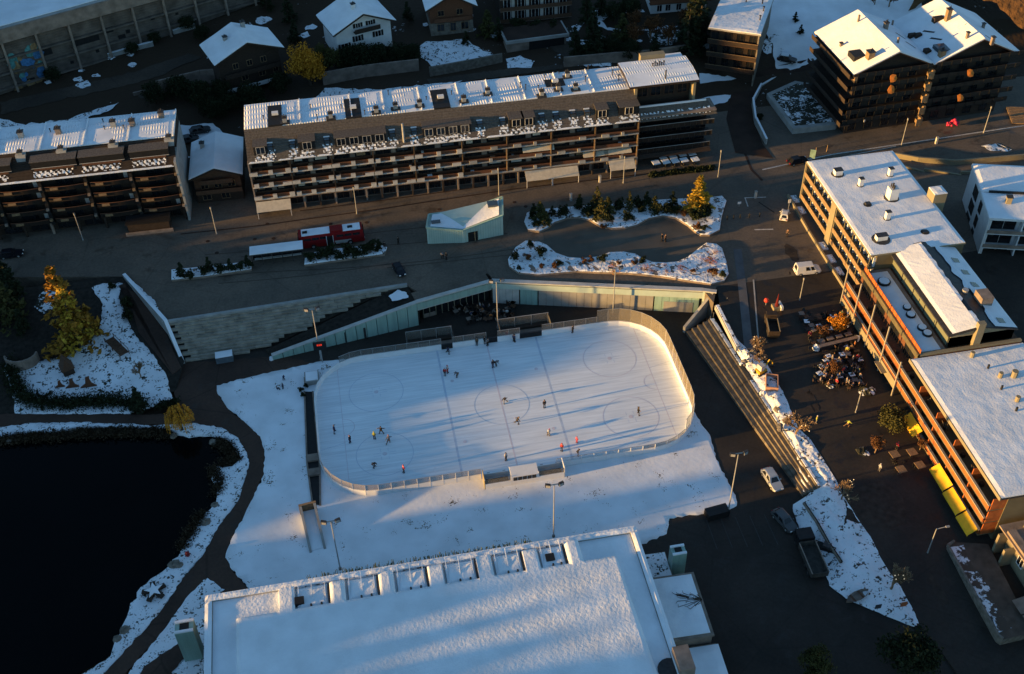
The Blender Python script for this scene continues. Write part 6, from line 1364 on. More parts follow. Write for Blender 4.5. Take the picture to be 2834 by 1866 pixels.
for x, y, k, s in [(250, 440, 'sp1', .9), (310, 470, 'pine', .8), (350, 520, 'pine', .7), (270, 545, 'sp1', .8), (420, 450, 'sp1', .8), (510, 440, 'bush', 1.3), (540, 420, 'bush', 1.1), (665, 395, 'sp2', .9), (740, 440, 'bush', 1.5), (790, 420, 'sp2', 1.0), (860, 470, 'pine', .95), (920, 430, 'pine', .8), (930, 500, 'bush', 1.2), (1030, 385, 'bush', 1.5), (1100, 480, 'bush', 1.3), (1190, 360, 'bush', 1.4), (1270, 355, 'sp1', 1.1), (1240, 410, 'bush', 1.2), (1340, 400, 'pine', .7), (1370, 430, 'bush', 1.5), (1450, 430, 'bush', 1.6), (1500, 370, 'sp2', .9), (1540, 430, 'bush', 1.4), (1590, 450, 'bush2', 1.3), (1680, 470, 'bush', 1.6), (1760, 470, 'bush', 1.8), (1820, 440, 'bush', 1.5), (1720, 560, 'bush2', 1.2), (1790, 580, 'bush', .9), (880, 555, 'bush2', .9)]:
    nm = {'sp1': 'spruce', 'sp2': 'spruce', 'pine': 'mountain_pine'}.get(k, 'shrub'); lb = {'spruce': 'young dark spruce in the snowy bed along the main street', 'mountain_pine': 'spreading dark mountain pine in the snowy bed along the main street', 'shrub': 'low dark shrub in the snowy bed along the main street'}[nm] if k != 'bush2' else 'low rust coloured shrub in the snowy bed along the main street'
    tree(k, at5(1400+x/3.264, 460+y/3.264, 5.45), lb, nm, 'shrub' if nm == 'shrub' else 'tree', s, group='plants in the bed along the main street')
tree('larch', at5(1400+1730/3.264, 460+400/3.264, 5.45), 'bright golden larch at the street corner bed', 'larch_tree', s=1.15, sz=.78)
tree('larch2', at5(1400+820/3.264, 460+390/3.264, 5.45), 'small gold tipped larch rising behind dark pines', 'larch_tree', s=1.0, cmat=L_OLIVE); tree('larch2', at5(1400+1110/3.264, 460+400/3.264, 5.45), 'thin gold tipped larch between round shrubs', 'larch_tree', s=.85, cmat=L_OLIVE)
for x, y, k, s in [(215, 725, 'bush', .9), (90, 830, 'bush', 1.1), (190, 840, 'bush2', 1.1), (305, 800, 'bush', 1.3), (120, 930, 'bush', .6), (330, 915, 'bush2', .8), (450, 915, 'bush2', 1.0), (480, 890, 'bush', .8), (700, 870, 'bush2', .9), (760, 860, 'bush2', 1.0), (880, 860, 'bush', 1.1), (1020, 880, 'bush2', .7), (1160, 880, 'bush2', .9), (1240, 870, 'bush', .9), (980, 960, 'redshrub', 1.4), (1250, 940, 'redshrub', 1.2), (1330, 950, 'redshrub', .9), (1460, 960, 'redshrub', .7), (1590, 940, 'redshrub', 1.0), (1690, 960, 'bush2', .7), (1840, 880, 'redshrub', 1.4), (1800, 860, 'redshrub', 1.0), (1880, 790, 'redshrub', .9), (1870, 980, 'bush2', 1.3), (1950, 1000, 'bush', .9), (1430, 900, 'redshrub', .6)]:
    cm_ = None
    lb = {'bush': 'dark round shrub in the snowy bed above the rink wall', 'bush2': 'rusty brown shrub in the snowy bed above the rink wall', 'redshrub': 'low reddish dogwood patch in the snowy bed above the rink wall'}[k]
    if (x, y) == (980, 960): cm_, lb = L_ORANGE, 'orange leaved dwarf shrub at the rink wall edge of the bed'
    tree(k, at5(1400+x/3.264, 460+y/3.264, 5.45), lb, 'shrub', 'shrub', s, group='shrubs in the bed above the rink wall', cmat=cm_)
for px, py, k, s in [(504, 762, 'sp1', 1.0), (530, 768, 'bush', 1.1), (566, 757, 'bush', 1.2), (582, 750, 'sp2', .8), (612, 752, 'bush', 1.3), (640, 748, 'sp1', .9), (668, 745, 'bush', 1.2), (688, 738, 'sp1', .9)]:
    tree(k, at5(px, py, 5.45), 'dark evergreen in the narrow bed west of the bus shelter', 'evergreen_shrub', 'shrub', s, group='evergreens west of the bus shelter')
for px, py, k, s in [(862, 722, 'bush', 1.4), (892, 712, 'bush', 1.5), (918, 705, 'bush', 1.6), (940, 715, 'bush', 1.2), (965, 703, 'bush', 1.7), (985, 710, 'bush', 1.4), (1010, 700, 'bush', 1.4), (1030, 693, 'bush', 1.6), (1050, 690, 'sp1', .8)]:
    tree(k, at5(px, py, 5.45), 'dark round shrub in the narrow bed beside the red bus', 'shrub', 'shrub', s, group='shrubs beside the red bus')
patch('snow_patch', [GD(*p) for p in [(95, 850), (110, 815), (150, 795), (180, 800), (170, 850), (120, 870)]], garden_z, SNOW_PATCHY, step=.9, off=.05, jag=.4, rough=.08)
# single trees --------------------------------------------------------------------
def gz3(px, py): p = GF(px, py, garden_z); return tuple(p)
tree('pine', gz3(212, 940), 'tall garden conifer with sunlit gold in its needle colour beside the sea serpent', 'conifer', s=2.35, sz=1.42, cmat=leaf_mat('pine_lit_gold', (.09, .05, .012), (.38, .19, .025)))  # gold in the needle colour stands in for sunlit clumps
tree('larch2', gz3(222, 955), 'gold foliage added inside the tall garden conifer as its sunlit clumps', 'larch_tree', s=2.5, cmat=L_GOLD)  # added crown; its gold colour imitates sunlit clumps of the conifer
tree('sp2', gz3(392, 1140), 'dark garden spruce at the hedge end by the path', 'spruce', s=1.35)
tree('willow', tuple(G(505, 1190, -.1)), 'golden weeping willow at the corner of the pond', 'willow_tree', s=.95)
for px, py, s, k in [(20, 880, 1.9, 'pine'), (50, 830, 1.7, 'sp2'), (15, 780, 1.6, 'sp2'), (70, 920, 1.3, 'sp2'), (310, 800, 1.0, 'bush'), (350, 850, 1.5, 'bush'), (358, 880, 1.4, 'bush')]:
    tree(k, gz3(px, py), 'dark conifer on the garden slope west of the plaza' if k != 'bush' else 'dark shrub against the wing wall', 'conifer' if k != 'bush' else 'shrub', 'tree' if k != 'bush' else 'shrub', s, group='dark conifers on the garden slope' if k != 'bush' else 'shrubs by the wing wall')
def hill(px, py): return tuple(GT(px, py))
tree('gold', hill(860, 235), 'golden leaved tree between the dark chalet and the white chalet', 'tree', s=1.05)
tree('gold', hill(905, 205), 'half bare olive tree beside the white chalet', 'tree', s=.8, cmat=L_OLIVE)
for px, py, k, s in [(960, 190, 'green', 1.1), (1000, 185, 'green', 1.2), (1050, 180, 'green', 1.1), (1100, 175, 'green', 1.0), (1140, 170, 'green', .9), (820, 120, 'sp2', 1.4), (800, 60, 'sp2', 1.6), (740, 30, 'sp2', 1.5), (1130, 60, 'sp2', 1.2), (1350, 95, 'pine', 1.2), (1380, 110, 'sp2', 1.3), (1430, 85, 'bush', 2.2), (1480, 90, 'bush', 2.0), (1530, 95, 'bush', 2.2), (1590, 150, 'sp2', 1.6), (1625, 155, 'sp2', 1.5), (1655, 160, 'sp2', 1.6), (1640, 110, 'sp2', 1.9), (1720, 110, 'pine', 1.3), (1760, 130, 'rust', 1.6), (1800, 110, 'rust', 1.7), (1850, 125, 'rust', 1.5), (1900, 90, 'rust', 1.6), (1750, 85, 'rust', 1.4), (1620, 60, 'sp2', 1.8), (1660, 40, 'sp2', 1.6), (1930, 60, 'pine', 1.3), (1700, 60, 'green', 1.0), (1740, 50, 'green', 1.1), (1690, 150, 'green', .9), (1740, 160, 'green', .9), (1810, 160, 'sp2', 1.4), (600, 330, 'green', 1.1), (640, 310, 'green', 1.0), (700, 290, 'green', 1.1), (780, 255, 'green', 1.0), (430, 285, 'green', 1.0), (500, 270, 'green', 1.1), (560, 290, 'green', 1.2), (620, 275, 'green', 1.0), (720, 320, 'green', .9), (370, 150, 'green', .6), (150, 225, 'green', .7), (520, 85, 'green', .8), (560, 110, 'green', .7), (430, 120, 'green', .6), (1290, 120, 'sp1', 1.0), (1900, 150, 'sp2', 3.0), (1932, 128, 'sp2', 3.2), (1915, 100, 'sp2', 2.8), (2460, 20, 'rust', 1.3), (2420, 15, 'rust', 1.1), (2200, 60, 'sp1', .8), (2215, 95, 'sp1', .8), (2100, 330, 'bush', 1.0)]:  # the three tallest spruces are added to shade the grey apartment house
    nm = {'green': 'thicket', 'bush': 'shrub', 'rust': 'brown_shrub'}.get(k, 'spruce'); wh = 'below the unfinished concrete building' if px < 400 else ('behind the small blue roofed chalet' if px < 700 and py > 200 else ('beside the dark timber chalet' if px < 850 else ('below the white chalet' if px < 1150 else ('by the brown chalet garden' if px < 1400 else ('around the flat garage' if px < 1600 else ('in the gardens above the long block' if px < 1720 else ('below the hilltop chalet' if px < 2000 else 'in the snowfield by the hotel')))))))
    lb = {'thicket': 'dark leafy thicket ', 'shrub': 'round dark shrub ', 'brown_shrub': 'brown twiggy bush ', 'spruce': 'dark spruce '}[nm]+wh
    tree(k, hill(px, py), lb, nm, 'tree' if nm == 'spruce' else 'bush', s, group='plants of the hillside gardens', cmat=L_DARK if k == 'green' else None)
sp_ = lambda px, py, dz=0: (lambda p: (p.x, p.y, p.z+dz))(SP(px, py))
tree('orange', sp_(2312, 925), 'glowing orange tree among the restaurant tables', 'tree', s=.85)
for px, py in [(2268, 940), (2310, 1040), (2420, 1255)]: tree('rust', sp_(px, py), 'thin rust leaved sapling among the restaurant tables', 'sapling', 'tree', .9, group='rust saplings on the restaurant terrace')
tree('green', sp_(2462, 1188), 'wide olive green bush in front of the rust balconies', 'bush', 'bush', .9, cmat=L_OLIVE)
tree('rust', sp_(2545, 1245), 'bleached twiggy plant under the yellow awning', 'shrub', 'shrub', .6)
tree('green', tuple(G(2510, 1850, .2)), 'large dark tree on the bottom corner of the street', 'tree', 'tree', 1.45, cmat=L_DARK)
tree('gold', tuple(G(2245, 1870, .1)), 'olive gold rounded tree by the car park', 'tree', 'tree', .62, cmat=L_OLIVE)
BT = [bare_parts(4.6, s_, 4) for s_ in (3, 8, 14)]
BTM = [(t.mesh('branches', TWIG), e) for t, e in BT]
def bank_z(px, py): p = GF(px, py, lambda x, y: street_z(y)); return (p.x, p.y, p.z-.3)
lampm = MB().ball((0, 0, 0), .075, 6, 4).mesh('fairy_bulb', FAIRY)
for i, (px, py, s) in enumerate([(2105, 985, 1.15), (2205, 1205, 1.25), (2330, 1382, 1.05), (2465, 1630, 1.3), (2100, 1010, .7)]):
    lb = ['bare twiggy tree hung with bulbs above the excavated bank', 'round headed bare tree beside the street walker', 'small bare tree at the kerb opposite the yellow awnings', 'spreading bare tree with bulbs near the tip of the snow bank', 'thin bare sapling in the rubble on the bank'][i]
    o = thing('bare_tree', lb, 'tree', bank_z(px, py), i*1.3); o.scale = (s, s, s); me, en = BTM[i % 3]; link('branches', me, o); random.seed(i)
    for e in random.sample(en, 6): q = link('fairy_bulb', lampm, o); q.location = e
p = gz3(390, 1045); o = thing('bare_tree', 'small bare sapling in the garden snow', 'tree', p); link('branches', BTM[1][0], o); o.scale = (.8,)*3
# hedge round the sea serpent garden
def hedge(px, label, h=1.6, w_=1.3, m=None, fn=None):
    ps = [Vector(fn(*p)) for p in px]; o = thing('hedge', label, 'hedge', ps[0]); c = MB(); st = MB()
    for a, d in zip(ps, ps[1:]):
        L_ = (d-a).length
        for k in range(int(L_*330)):
            t = random.random(); q = a.lerp(d, t)-ps[0]+Vector((random.gauss(0, w_*.33), random.gauss(0, w_*.33), 0)); hh = h*(.8+.35*mnoise.noise(q*.7)); q.z += random.uniform(.05, hh); leaf(c, q, random.uniform(.12, .26))
    st.tube([q-ps[0]+Vector((0, 0, .12)) for q in ps], .1, 5)
    st.build('stems', BARK, o); c.build('foliage', m or L_DARK, o); return o
hedge([(28, 1010), (40, 1060), (62, 1105), (110, 1120), (200, 1122), (300, 1115), (350, 1118), (400, 1125)], 'dark hedge curving round the snowy garden beside the path', fn=gz3, h=1.9, w_=2.4)
hedge([(440, 1128), (470, 1122), (490, 1118)], 'short dark hedge by the garden gate', fn=gz3, h=1.1)
for px, lb in [([(0, 1222), (60, 1216), (140, 1212), (230, 1205), (310, 1200), (420, 1200), (470, 1205)], 'brown reeds along the north edge of the pond'), ([(600, 1225), (635, 1245), (655, 1275), (620, 1282)], 'dark reed clump at the pond corner below the willow'), ([(590, 1300), (610, 1340), (600, 1370)], 'reeds beside the snowy inlet of the pond'), ([(560, 1425), (530, 1475), (505, 1520)], 'reeds on the east bank of the pond')]:
    hedge(px, lb, h=1.0, w_=1.6, m=leaf_mat('reeds', (.03, .022, .014), (.07, .05, .03)), fn=lambda x, y: tuple(G(x, y, -.45)))
hedge([(2265, 480), (2300, 478)], 'x', fn=lambda x, y: tuple(G(x, y, 5)), h=.1) if False else None
hedge([(1800, 490), (1850, 484), (1900, 478), (1975, 470)], 'row of potted evergreens edging the cafe terrace', fn=lambda x, y: tuple(G(x, y, 5)), h=1.3, w_=.6)
hedge([(2060, 1080), (2045, 1030), (2068, 1100)], 'x', fn=bank_z) if False else None
p0 = [(845, 1075), (820, 1090)]
for k, (px, py) in enumerate([(832, 1082), (846, 1072), (838, 1098)]): tree('bush', tuple(G(px, py, .03)), 'dark bramble beside the trench head', 'shrub', 'shrub', .6, group='brambles by the drainage trench')

# scraps of snow left between the hillside gardens
random.seed(41)
for k in range(34):
    px, py = random.choice([(1400, 95), (1470, 60), (1560, 110), (1640, 100), (1730, 135), (1820, 100), (1880, 60), (1150, 90), (1340, 60), (830, 90), (720, 60), (560, 150), (250, 215), (120, 250), (350, 170), (1940, 150), (2130, 120), (660, 300)]); px += random.uniform(-45, 45); py += random.uniform(-22, 22)
    c = GT(px, max(4, py)); r_ = random.uniform(.6, 1.8)
    patch('snow_patch', [(c.x+r_*random.uniform(.5, 1.2)*math.cos(q*.63), c.y+.8*r_*random.uniform(.5, 1.2)*math.sin(q*.63)) for q in range(10)], T, SNOW_SPECK, step=.7, off=.09, jag=.2, rough=.08)

# ================================================================== STREET FURNITURE AND VEHICLES
random.seed(5)
def street_lamp(p, label, h=5.8, arm=None):
    o = thing('street_lamp', label, 'street lamp', p); MB().cyl(0, 0, 0, .5, .13, .11, n=8).build('base', STEEL, o); MB().cyl(0, 0, .5, h, .09, .06, n=8).build('pole', STEEL, o)
    if arm: MB().bar((0, 0, h-.1), (arm, 0, h+.1), .09).build('arm', STEEL, o); MB().box(arm-.25, -.14, h+.0, arm+.3, .14, h+.16).build('lamp_head', STEEL, o)
    else: MB().cyl(0, 0, h, h+.5, .13, .16, n=8).build('lamp_head', STEEL, o); MB().cyl(0, 0, h+.5, h+.56, .2, n=8).build('lamp_cap', DARK, o)
for px, py, lb in [(230, 665, 'slim street lamp in front of the curved timber balconies'), (600, 648, 'slim street lamp in front of the small blue roofed chalet'), (988, 592, 'slim street lamp behind the red bus'), (1381, 540, 'slim street lamp behind the green pavilion'), (1725, 507, 'slim street lamp by the cream shop awnings'), (1987, 490, 'slim street lamp beside the cafe terrace corner'), (2495, 401, 'slim street lamp below the twin gabled hotel'), (2722, 368, 'slim street lamp near the pink balloons')]:
    street_lamp(at5(px, py), lb)
street_lamp(sp_(2213, 831), 'short lamp post in the middle of the street by the white van', 4.6); street_lamp(sp_(2368, 1142), 'leaning lamp post on the restaurant square', 5.0, .6); street_lamp(sp_(2567, 1530), 'lamp post with side arm at the yellow awnings', 5.5, 1.6)
def flood(p, label, h, rz=0.0, heads=2):
    o = thing('floodlight_mast', label, 'floodlight', p, rz); MB().cyl(0, 0, 0, .4, .22, n=8).build('base', CONC_D, o); MB().cyl(0, 0, .4, h, .11, .07, n=8).build('pole', STEEL, o)
    MB().bar((-.9, 0, h), (.9, 0, h), .12).build('crossbar', STEEL, o)
    for s_ in (-1, 1):
        b = MB(); b.obox(s_*.95, -.2, h-.1, .75, .35, .6, s_*.35); q = b.build('floodlight', DARK, o); MB().obox(s_*.95, -.4, h-.02, .6, .06, .45, s_*.35).build('lens', STEEL, q)
flood(tuple(G(889, 997, 0)), 'floodlight mast rising in front of the crib wall', 11.6); flood(tuple(G(1378, 908, 0)), 'floodlight mast standing by the rink terrace tables', 10.8); flood(tuple(G(1696, 870, 0)), 'floodlight mast against the sunlit rink wall', 10.5)
flood(tuple(G(942, 1576, 0)), 'floodlight mast at the hall edge near the concrete ramp', 11.0); flood(tuple(G(1532, 1486, 0)), 'floodlight mast on the snow between scorers box and hall', 11.8); flood(tuple(G(2014, 1424, 0)), 'floodlight mast beside the black container at the car park', 13.6)
# scoreboard
o = thing('scoreboard', 'black scoreboard with red digits on a post behind the boards', 'scoreboard', tuple(G(893, 1003, 0))); MB().cyl(0, 0, 0, 3.2, .1, n=8).build('post', STEEL, o); MB().box(-1.1, -.15, 3.0, 1.1, .15, 4.7).build('panel', BLACK, o)
for k, (x, w_) in enumerate([(-.35, .22), (-.05, .2), (.25, .22)]): MB().box(x-w_/2, -.19, 4.0, x+w_/2, -.155, 4.35).build('digit', RED_LED, o)
# container
def boxy(name, label, cat, p, rz, L_, W_, H_, m, snow=None, ribs=0):
    o = thing(name, label, cat, p, rz); MB().box(-L_/2, -W_/2, .0, L_/2, W_/2, H_).build('body', m, o)
    for k in range(ribs): x = lerp(-L_/2+.1, L_/2-.1, k/(ribs-1)); MB().box(x-.05, -W_/2-.05, .1, x+.05, -W_/2-.002, H_-.1).build('rib', m, o)
    if snow: roof_patch(o, 'snow_cap', -L_/2, -W_/2, L_/2, W_/2, H_+.005, SNOW_ROOF_FINE, th=.18, step=.4)
    return o
boxy('storage_bin', 'blue grey steel bin with snow lid at the foot of the crib wall', 'container', tuple(G(623, 996, 0)), .05, 2.9, 1.6, 1.3, mat('blue_grey_steel', (.10, .13, .16), .6), True, 6)
boxy('waste_container', 'black container with white disc beside the floodlight mast', 'container', tuple(G(1983, 1426, 0)), .12, 3.4, 1.6, 1.3, BLACK, False, 5)
# bus shelter
sA, sB = G(697, 738, 5), G(845, 720, 5); rz = frame(sA, sB); L_ = (sB-sA).length
o = thing('bus_shelter', 'long bus shelter with flat snowy roof beside the red bus', 'bus shelter', sA, rz)
MB().box(0, -.3, 2.55, L_, 2.3, 2.75).build('roof', DARK, o); roof_patch(o, 'roof_snow', .05, -.25, L_-.05, 2.25, 2.755, SNOW, th=.2)
MB().box(.3, 1.9, 0, L_-.3, 2.0, 2.5).build('rear_panel', GLASS, o); MB().box(.6, 1.2, .4, L_-.6, 1.7, .5).build('bench', CONC_L, o)
for k in range(6): MB().bar((.3+k*(L_-.6)/5, .1, 0), (.3+k*(L_-.6)/5, .1, 2.55), .12).build('post', DARK, o)
# bus
bA, bB = G(830, 694, 5), G(1012, 670, 5); rz = frame(bA, bB); o = thing('bus', 'red bus with white snow covered roof standing at the shelter', 'bus', (bA.x, bA.y, 5.0), rz); BLn = 12.1; BW = 2.5
MB().prism([(.0, 0), (BLn, 0), (BLn, BW), (0, BW)], .35, 1.25).build('lower_body', RED, o)
b = MB(); b.add([(0, .0, 1.25), (BLn, 0, 1.25), (BLn, BW, 1.25), (0, BW, 1.25), (.15, .1, 2.55), (BLn-.2, .1, 2.55), (BLn-.2, BW-.1, 2.55), (.15, BW-.1, 2.55)], [(0, 1, 5, 4), (1, 2, 6, 5), (2, 3, 7, 6), (3, 0, 4, 7)]); b.build('upper_body', RED, o)
MB().prism([(.15, .1), (BLn-.2, .1), (BLn-.2, BW-.1), (.15, BW-.1)], 2.55, 2.95).build('roof', RED, o)
for x0, x1 in ((.7, 5.9), (8.3, 11.5)): roof_patch(o, 'roof_snow', x0, .2, x1, BW-.2, 2.951, SNOW_ROOF_FINE, th=.1, step=.5)
MB().box(6.0, .35, 2.95, 8.2, BW-.35, 3.2).build('air_unit', RED, o)
for x in (.9, 9.2): MB().box(x, .9, 3.0, x+.9, 1.6, 3.12).build('roof_hatch', BLACK, o)
for k in range(7):
    if k not in (3,): MB().add([(1.0+k*1.5, .02, 1.4), (2.3+k*1.5, .02, 1.4), (2.3+k*1.5, .08, 2.4), (1.0+k*1.5, .08, 2.4), (1.0+k*1.5, .12, 1.4), (2.3+k*1.5, .12, 1.4)], [(0, 1, 2, 3)]).build('window', GLASS, o)
MB().box(5.2, -.04, .45, 6.3, .0, 2.4).build('door', BLACK, o); 
for x in (5.1, 6.3): MB().box(x, -.07, .4, x+.1, .0, 2.5).build('door_frame', WHITE_PL, o)
MB().box(6.6, -.03, .5, 9.6, -.002, 1.2).build('side_lettering_panel', CONC_L, o)
for s_, yy in ((0, -.02), (1, BW+.02)):
    for x in (2.6, 9.4): q = MB().tube([(x, yy-.12, .5), (x, yy+.12, .5)], .5, 14).build('wheel', RUBBER, o); MB().tube([(x, yy-.14, .5), (x, yy+.14, .5)], .25, 10).build('rim', STEEL, q)
MB().box(BLn-.12, .15, 1.3, BLn+.02, BW-.15, 2.5).build('windscreen', GLASS, o); MB().box(-.03, .2, 1.5, .1, BW-.2, 2.4).build('rear_window', GLASS, o)
for y in (.3, 2.0): MB().box(BLn, y, .7, BLn+.05, y+.3, .95).build('headlight', WHITE, o); MB().box(-.05, y, .8, .0, y+.2, 1.2).build('tail_light', RED, o)
# cars
def car(p, rz, label, paint, L_=4.3, W_=1.75, H_=1.45, van=False, snow=False, name='parked_car', group=None):
    o = thing(name, label, 'van' if van else 'car', p, rz, group); hw = W_/2; zb, zw = .28, .85 if not van else 1.0
    xs = [(-L_/2, .45, zw*.86, .86), (-L_/2+.25, .28, zw*.97, .97), (-L_*.18, .26, zw, 1.0), (L_*.2, .26, zw, 1.0), (L_/2-.35, .28, zw*.86, .96), (L_/2, .42, zw*.7, .82)]; b = MB()
    for x, z0, z1, k in xs: b.v += [(x, -hw*k, z0), (x, hw*k, z0), (x, hw*k, (z0+z1)/2), (x, hw*k*.94, z1), (x, -hw*k*.94, z1), (x, -hw*k, (z0+z1)/2)]
    for i in range(len(xs)-1):
        for j in range(6): b.f.append((i*6+j, (i+1)*6+j, (i+1)*6+(j+1) % 6, i*6+(j+1) % 6))
    b.f += [tuple(range(6)), tuple(range(30, 36))]; b.build('body', paint, o, smooth=False)
    x0, x1, t0, t1 = (-L_/2+.12, L_*.30, -L_/2+.25, L_*.17) if van else (-L_*.44, L_*.2, -L_*.33, L_*.05); w1, w2_ = hw*.93, hw*.76
    q = [(x0, -w1, zw*.98), (x1, -w1, zw*.98), (x1, w1, zw*.98), (x0, w1, zw*.98), (t0, -w2_, H_-.06), (t1, -w2_, H_-.06), (t1, w2_, H_-.06), (t0, w2_, H_-.06)]
    MB().add(q, [(0, 1, 5, 4), (1, 2, 6, 5), (2, 3, 7, 6), (3, 0, 4, 7)]).build('cabin', paint, o)
    MB().add([(t0-.05, -w2_-.02, H_-.06), (t1+.05, -w2_-.02, H_-.06), (t1+.05, w2_+.02, H_-.06), (t0-.05, w2_+.02, H_-.06), (t0+.1, -w2_+.12, H_), (t1-.1, -w2_+.12, H_), (t1-.1, w2_-.12, H_), (t0+.1, w2_-.12, H_)], [(4, 5, 6, 7), (0, 1, 5, 4), (1, 2, 6, 5), (2, 3, 7, 6), (3, 0, 4, 7)]).build('roof', SNOW if snow else paint, o)
    V = [Vector(v) for v in q]
    def pane(nm, a, b_, c, d, off):
        A = a.lerp(c, .08); B = b_.lerp(d, .08); C = c.lerp(a, .12); D = d.lerp(b_, .12); MB().add([A+off, B+off, C+off, D+off], [(0, 1, 2, 3)]).build(nm, GLASS, o)
    pane('windscreen', V[1].lerp(V[2], .06), V[2].lerp(V[1], .06), V[6].lerp(V[5], .06), V[5].lerp(V[6], .06), Vector((.03, 0, .015))); pane('rear_window', V[3].lerp(V[0], .08), V[0].lerp(V[3], .08), V[4].lerp(V[7], .08), V[7].lerp(V[4], .08), Vector((-.03, 0, .015)))
    for (a, b_, c, d, s_) in ((V[0], V[1], V[5], V[4], -1), (V[3], V[2], V[6], V[7], 1)):
        for t_, u_ in (((.45, .70), (.74, .95)) if van else ((.08, .48), (.54, .92))): pane('side_window', a.lerp(b_, t_), a.lerp(b_, u_), d.lerp(c, u_), d.lerp(c, t_), Vector((0, s_*.03, .01)))
    for sx in (-1, 1):
        for s_ in (-1, 1):
            wq = MB().tube([(sx*L_*.31, s_*(hw-.2), .31), (sx*L_*.31, s_*(hw+.01), .31)], .31, 12).build('wheel', RUBBER, o); MB().tube([(sx*L_*.31, s_*(hw-.02), .31), (sx*L_*.31, s_*(hw+.02), .31)], .18, 8).build('rim', STEEL, wq)
    for s_ in (-1, 1):
        MB().box(L_/2-.1, s_*hw*.62-.16, .52, L_/2-.02+.03, s_*hw*.62+.16, .68).build('headlight', WHITE, o); MB().box(-L_/2-.02, s_*hw*.65-.14, .6, -L_/2+.06, s_*hw*.65+.14, .82).build('tail_light', RED, o); MB().box(x1-.35, s_*(hw+.12)-.08, zw, x1-.2, s_*(hw+.12)+.08, zw+.16).build('mirror', paint, o)
    if snow: roof_patch(o, 'snow_cap', t0, -w2_, t1, w2_, H_, SNOW, th=.12, step=.4)
    return o
def car_px(a, b_, fn): p, q = Vector(fn(*a)), Vector(fn(*b_)); return (p+q)/2, math.atan2(q.y-p.y, q.x-p.x)
low = lambda x, y: tuple(G(x, y, 0)); pl5 = lambda x, y: tuple(G(x, y, 5))
VANW = mat('van_white', (.62, .62, .62), .4, .04, 1)
c_, r_ = car_px((2200, 757), (2265, 750), sp_); car(c_, r_, 'white van turning in the street before the hotel', VANW, 4.7, 1.9, 1.95, van=True, name='van')
c_, r_ = car_px((2122, 1312), (2150, 1355), low); car(c_, r_, 'silver estate car parked below the seating steps', SILVER, 4.6, 1.8, 1.5)
c_, r_ = car_px((2150, 1425), (2190, 1468), low); car(c_, r_, 'dark grey car parked beside the tipper truck', GREYCAR, 4.5, 1.8, 1.45)
c_, r_ = car_px((1098, 742), (1112, 764), pl5); car(c_, r_, 'small black car crossing the open plaza', DARKCAR, 3.7, 1.6, 1.4)
c_, r_ = car_px((12, 712), (55, 706), pl5); car(c_, r_, 'black car on the main street before the timber balconies', DARKCAR)
c_, r_ = car_px((2190, 455), (2222, 447), pl5); car(c_, r_, 'dark car at the road junction by the hotel corner', DARKCAR)
c_, r_ = car_px((2168, 612), (2172, 592), pl5); car(c_, r_, 'tiny white car heading up the street past the hotel', VANW, 3.4, 1.55, 1.45)
for a, b_, lb in [((508, 395), (538, 388), 'grey car parked in the snow behind the small chalet'), ((535, 372), (575, 360), 'dark car parked in the snow beside the retaining slope')]: c_, r_ = car_px(a, b_, hill); car(c_, r_, lb, GREYCAR, snow=False)
drape_px('snow_patch', [(490, 350), (590, 345), (625, 375), (600, 420), (520, 440), (495, 430)], SNOW, off=.1, step=1.5, jag=.4, rough=.04)
c_, r_ = car_px((2025, 197), (2075, 192), hill); car(c_, r_, 'white pickup parked below the grey apartment house', VANW, 4.8, 1.8, 1.6, name='pickup')
c_, r_ = car_px((2165, 165), (2190, 175), hill); car(c_, r_, 'snow topped dark car in the snowfield by the hotel', DARKCAR, 4.3, 1.8, 1.6, snow=True)
# tipper trucks
def tipper(p, rz, label, L_, W_, cabm, boxm, edge, open_=True):
    o = thing('tipper_truck', label, 'truck', p, rz); cl = L_*.28
    MB().box(-L_/2, -W_/2*.7, .45, L_/2, W_/2*.7, .7).build('chassis', BLACK, o)
    b = MB(); b.box(L_/2-cl, -W_/2, .55, L_/2, W_/2, 1.5); b.build('cab', cabm, o); MB().prism([(L_/2-cl+.05, -W_/2+.06), (L_/2-.2, -W_/2+.06), (L_/2-.2, W_/2-.06), (L_/2-cl+.05, W_/2-.06)], 1.5, 2.3).build('cab_roof', cabm, o)
    MB().box(L_/2-.22, -W_/2+.15, 1.45, L_/2-.12, W_/2-.15, 2.15).build('windscreen', GLASS, o)
    for s_ in (-1, 1): MB().box(L_/2-cl+.2, s_*(W_/2-.03)-.02, 1.55, L_/2-.35, s_*(W_/2-.03)+.02, 2.15).build('side_window', GLASS, o)
    x0, x1 = -L_/2, L_/2-cl-.15; MB().box(x0, -W_/2, .8, x1, W_/2, .92).build('bed_floor', boxm, o)
    for s_ in (-1, 1): q = MB().box(x0, s_*(W_/2-.05)-.05, .92, x1, s_*(W_/2-.05)+.05, 1.75).build('bed_side', boxm, o); MB().box(x0, s_*(W_/2-.05)-.07, 1.75, x1, s_*(W_/2-.05)+.07, 1.83).build('bed_rim', edge, q)
    MB().box(x0, -W_/2+.1, .92, x0+.1, W_/2-.1, 1.75).build('tailgate', boxm, o); MB().box(x1-.1, -W_/2+.1, .92, x1, W_/2-.1, 2.0).build('headboard', boxm, o)
    for x in (-L_*.35, -L_*.18, L_*.34):
        for s_ in (-1, 1): wq = MB().tube([(x, s_*(W_/2-.32), .45), (x, s_*W_/2, .45)], .45, 12).build('wheel', RUBBER, o); MB().tube([(x, s_*(W_/2-.02), .45), (x, s_*(W_/2+.03), .45)], .22, 8).build('rim', DARK, wq)
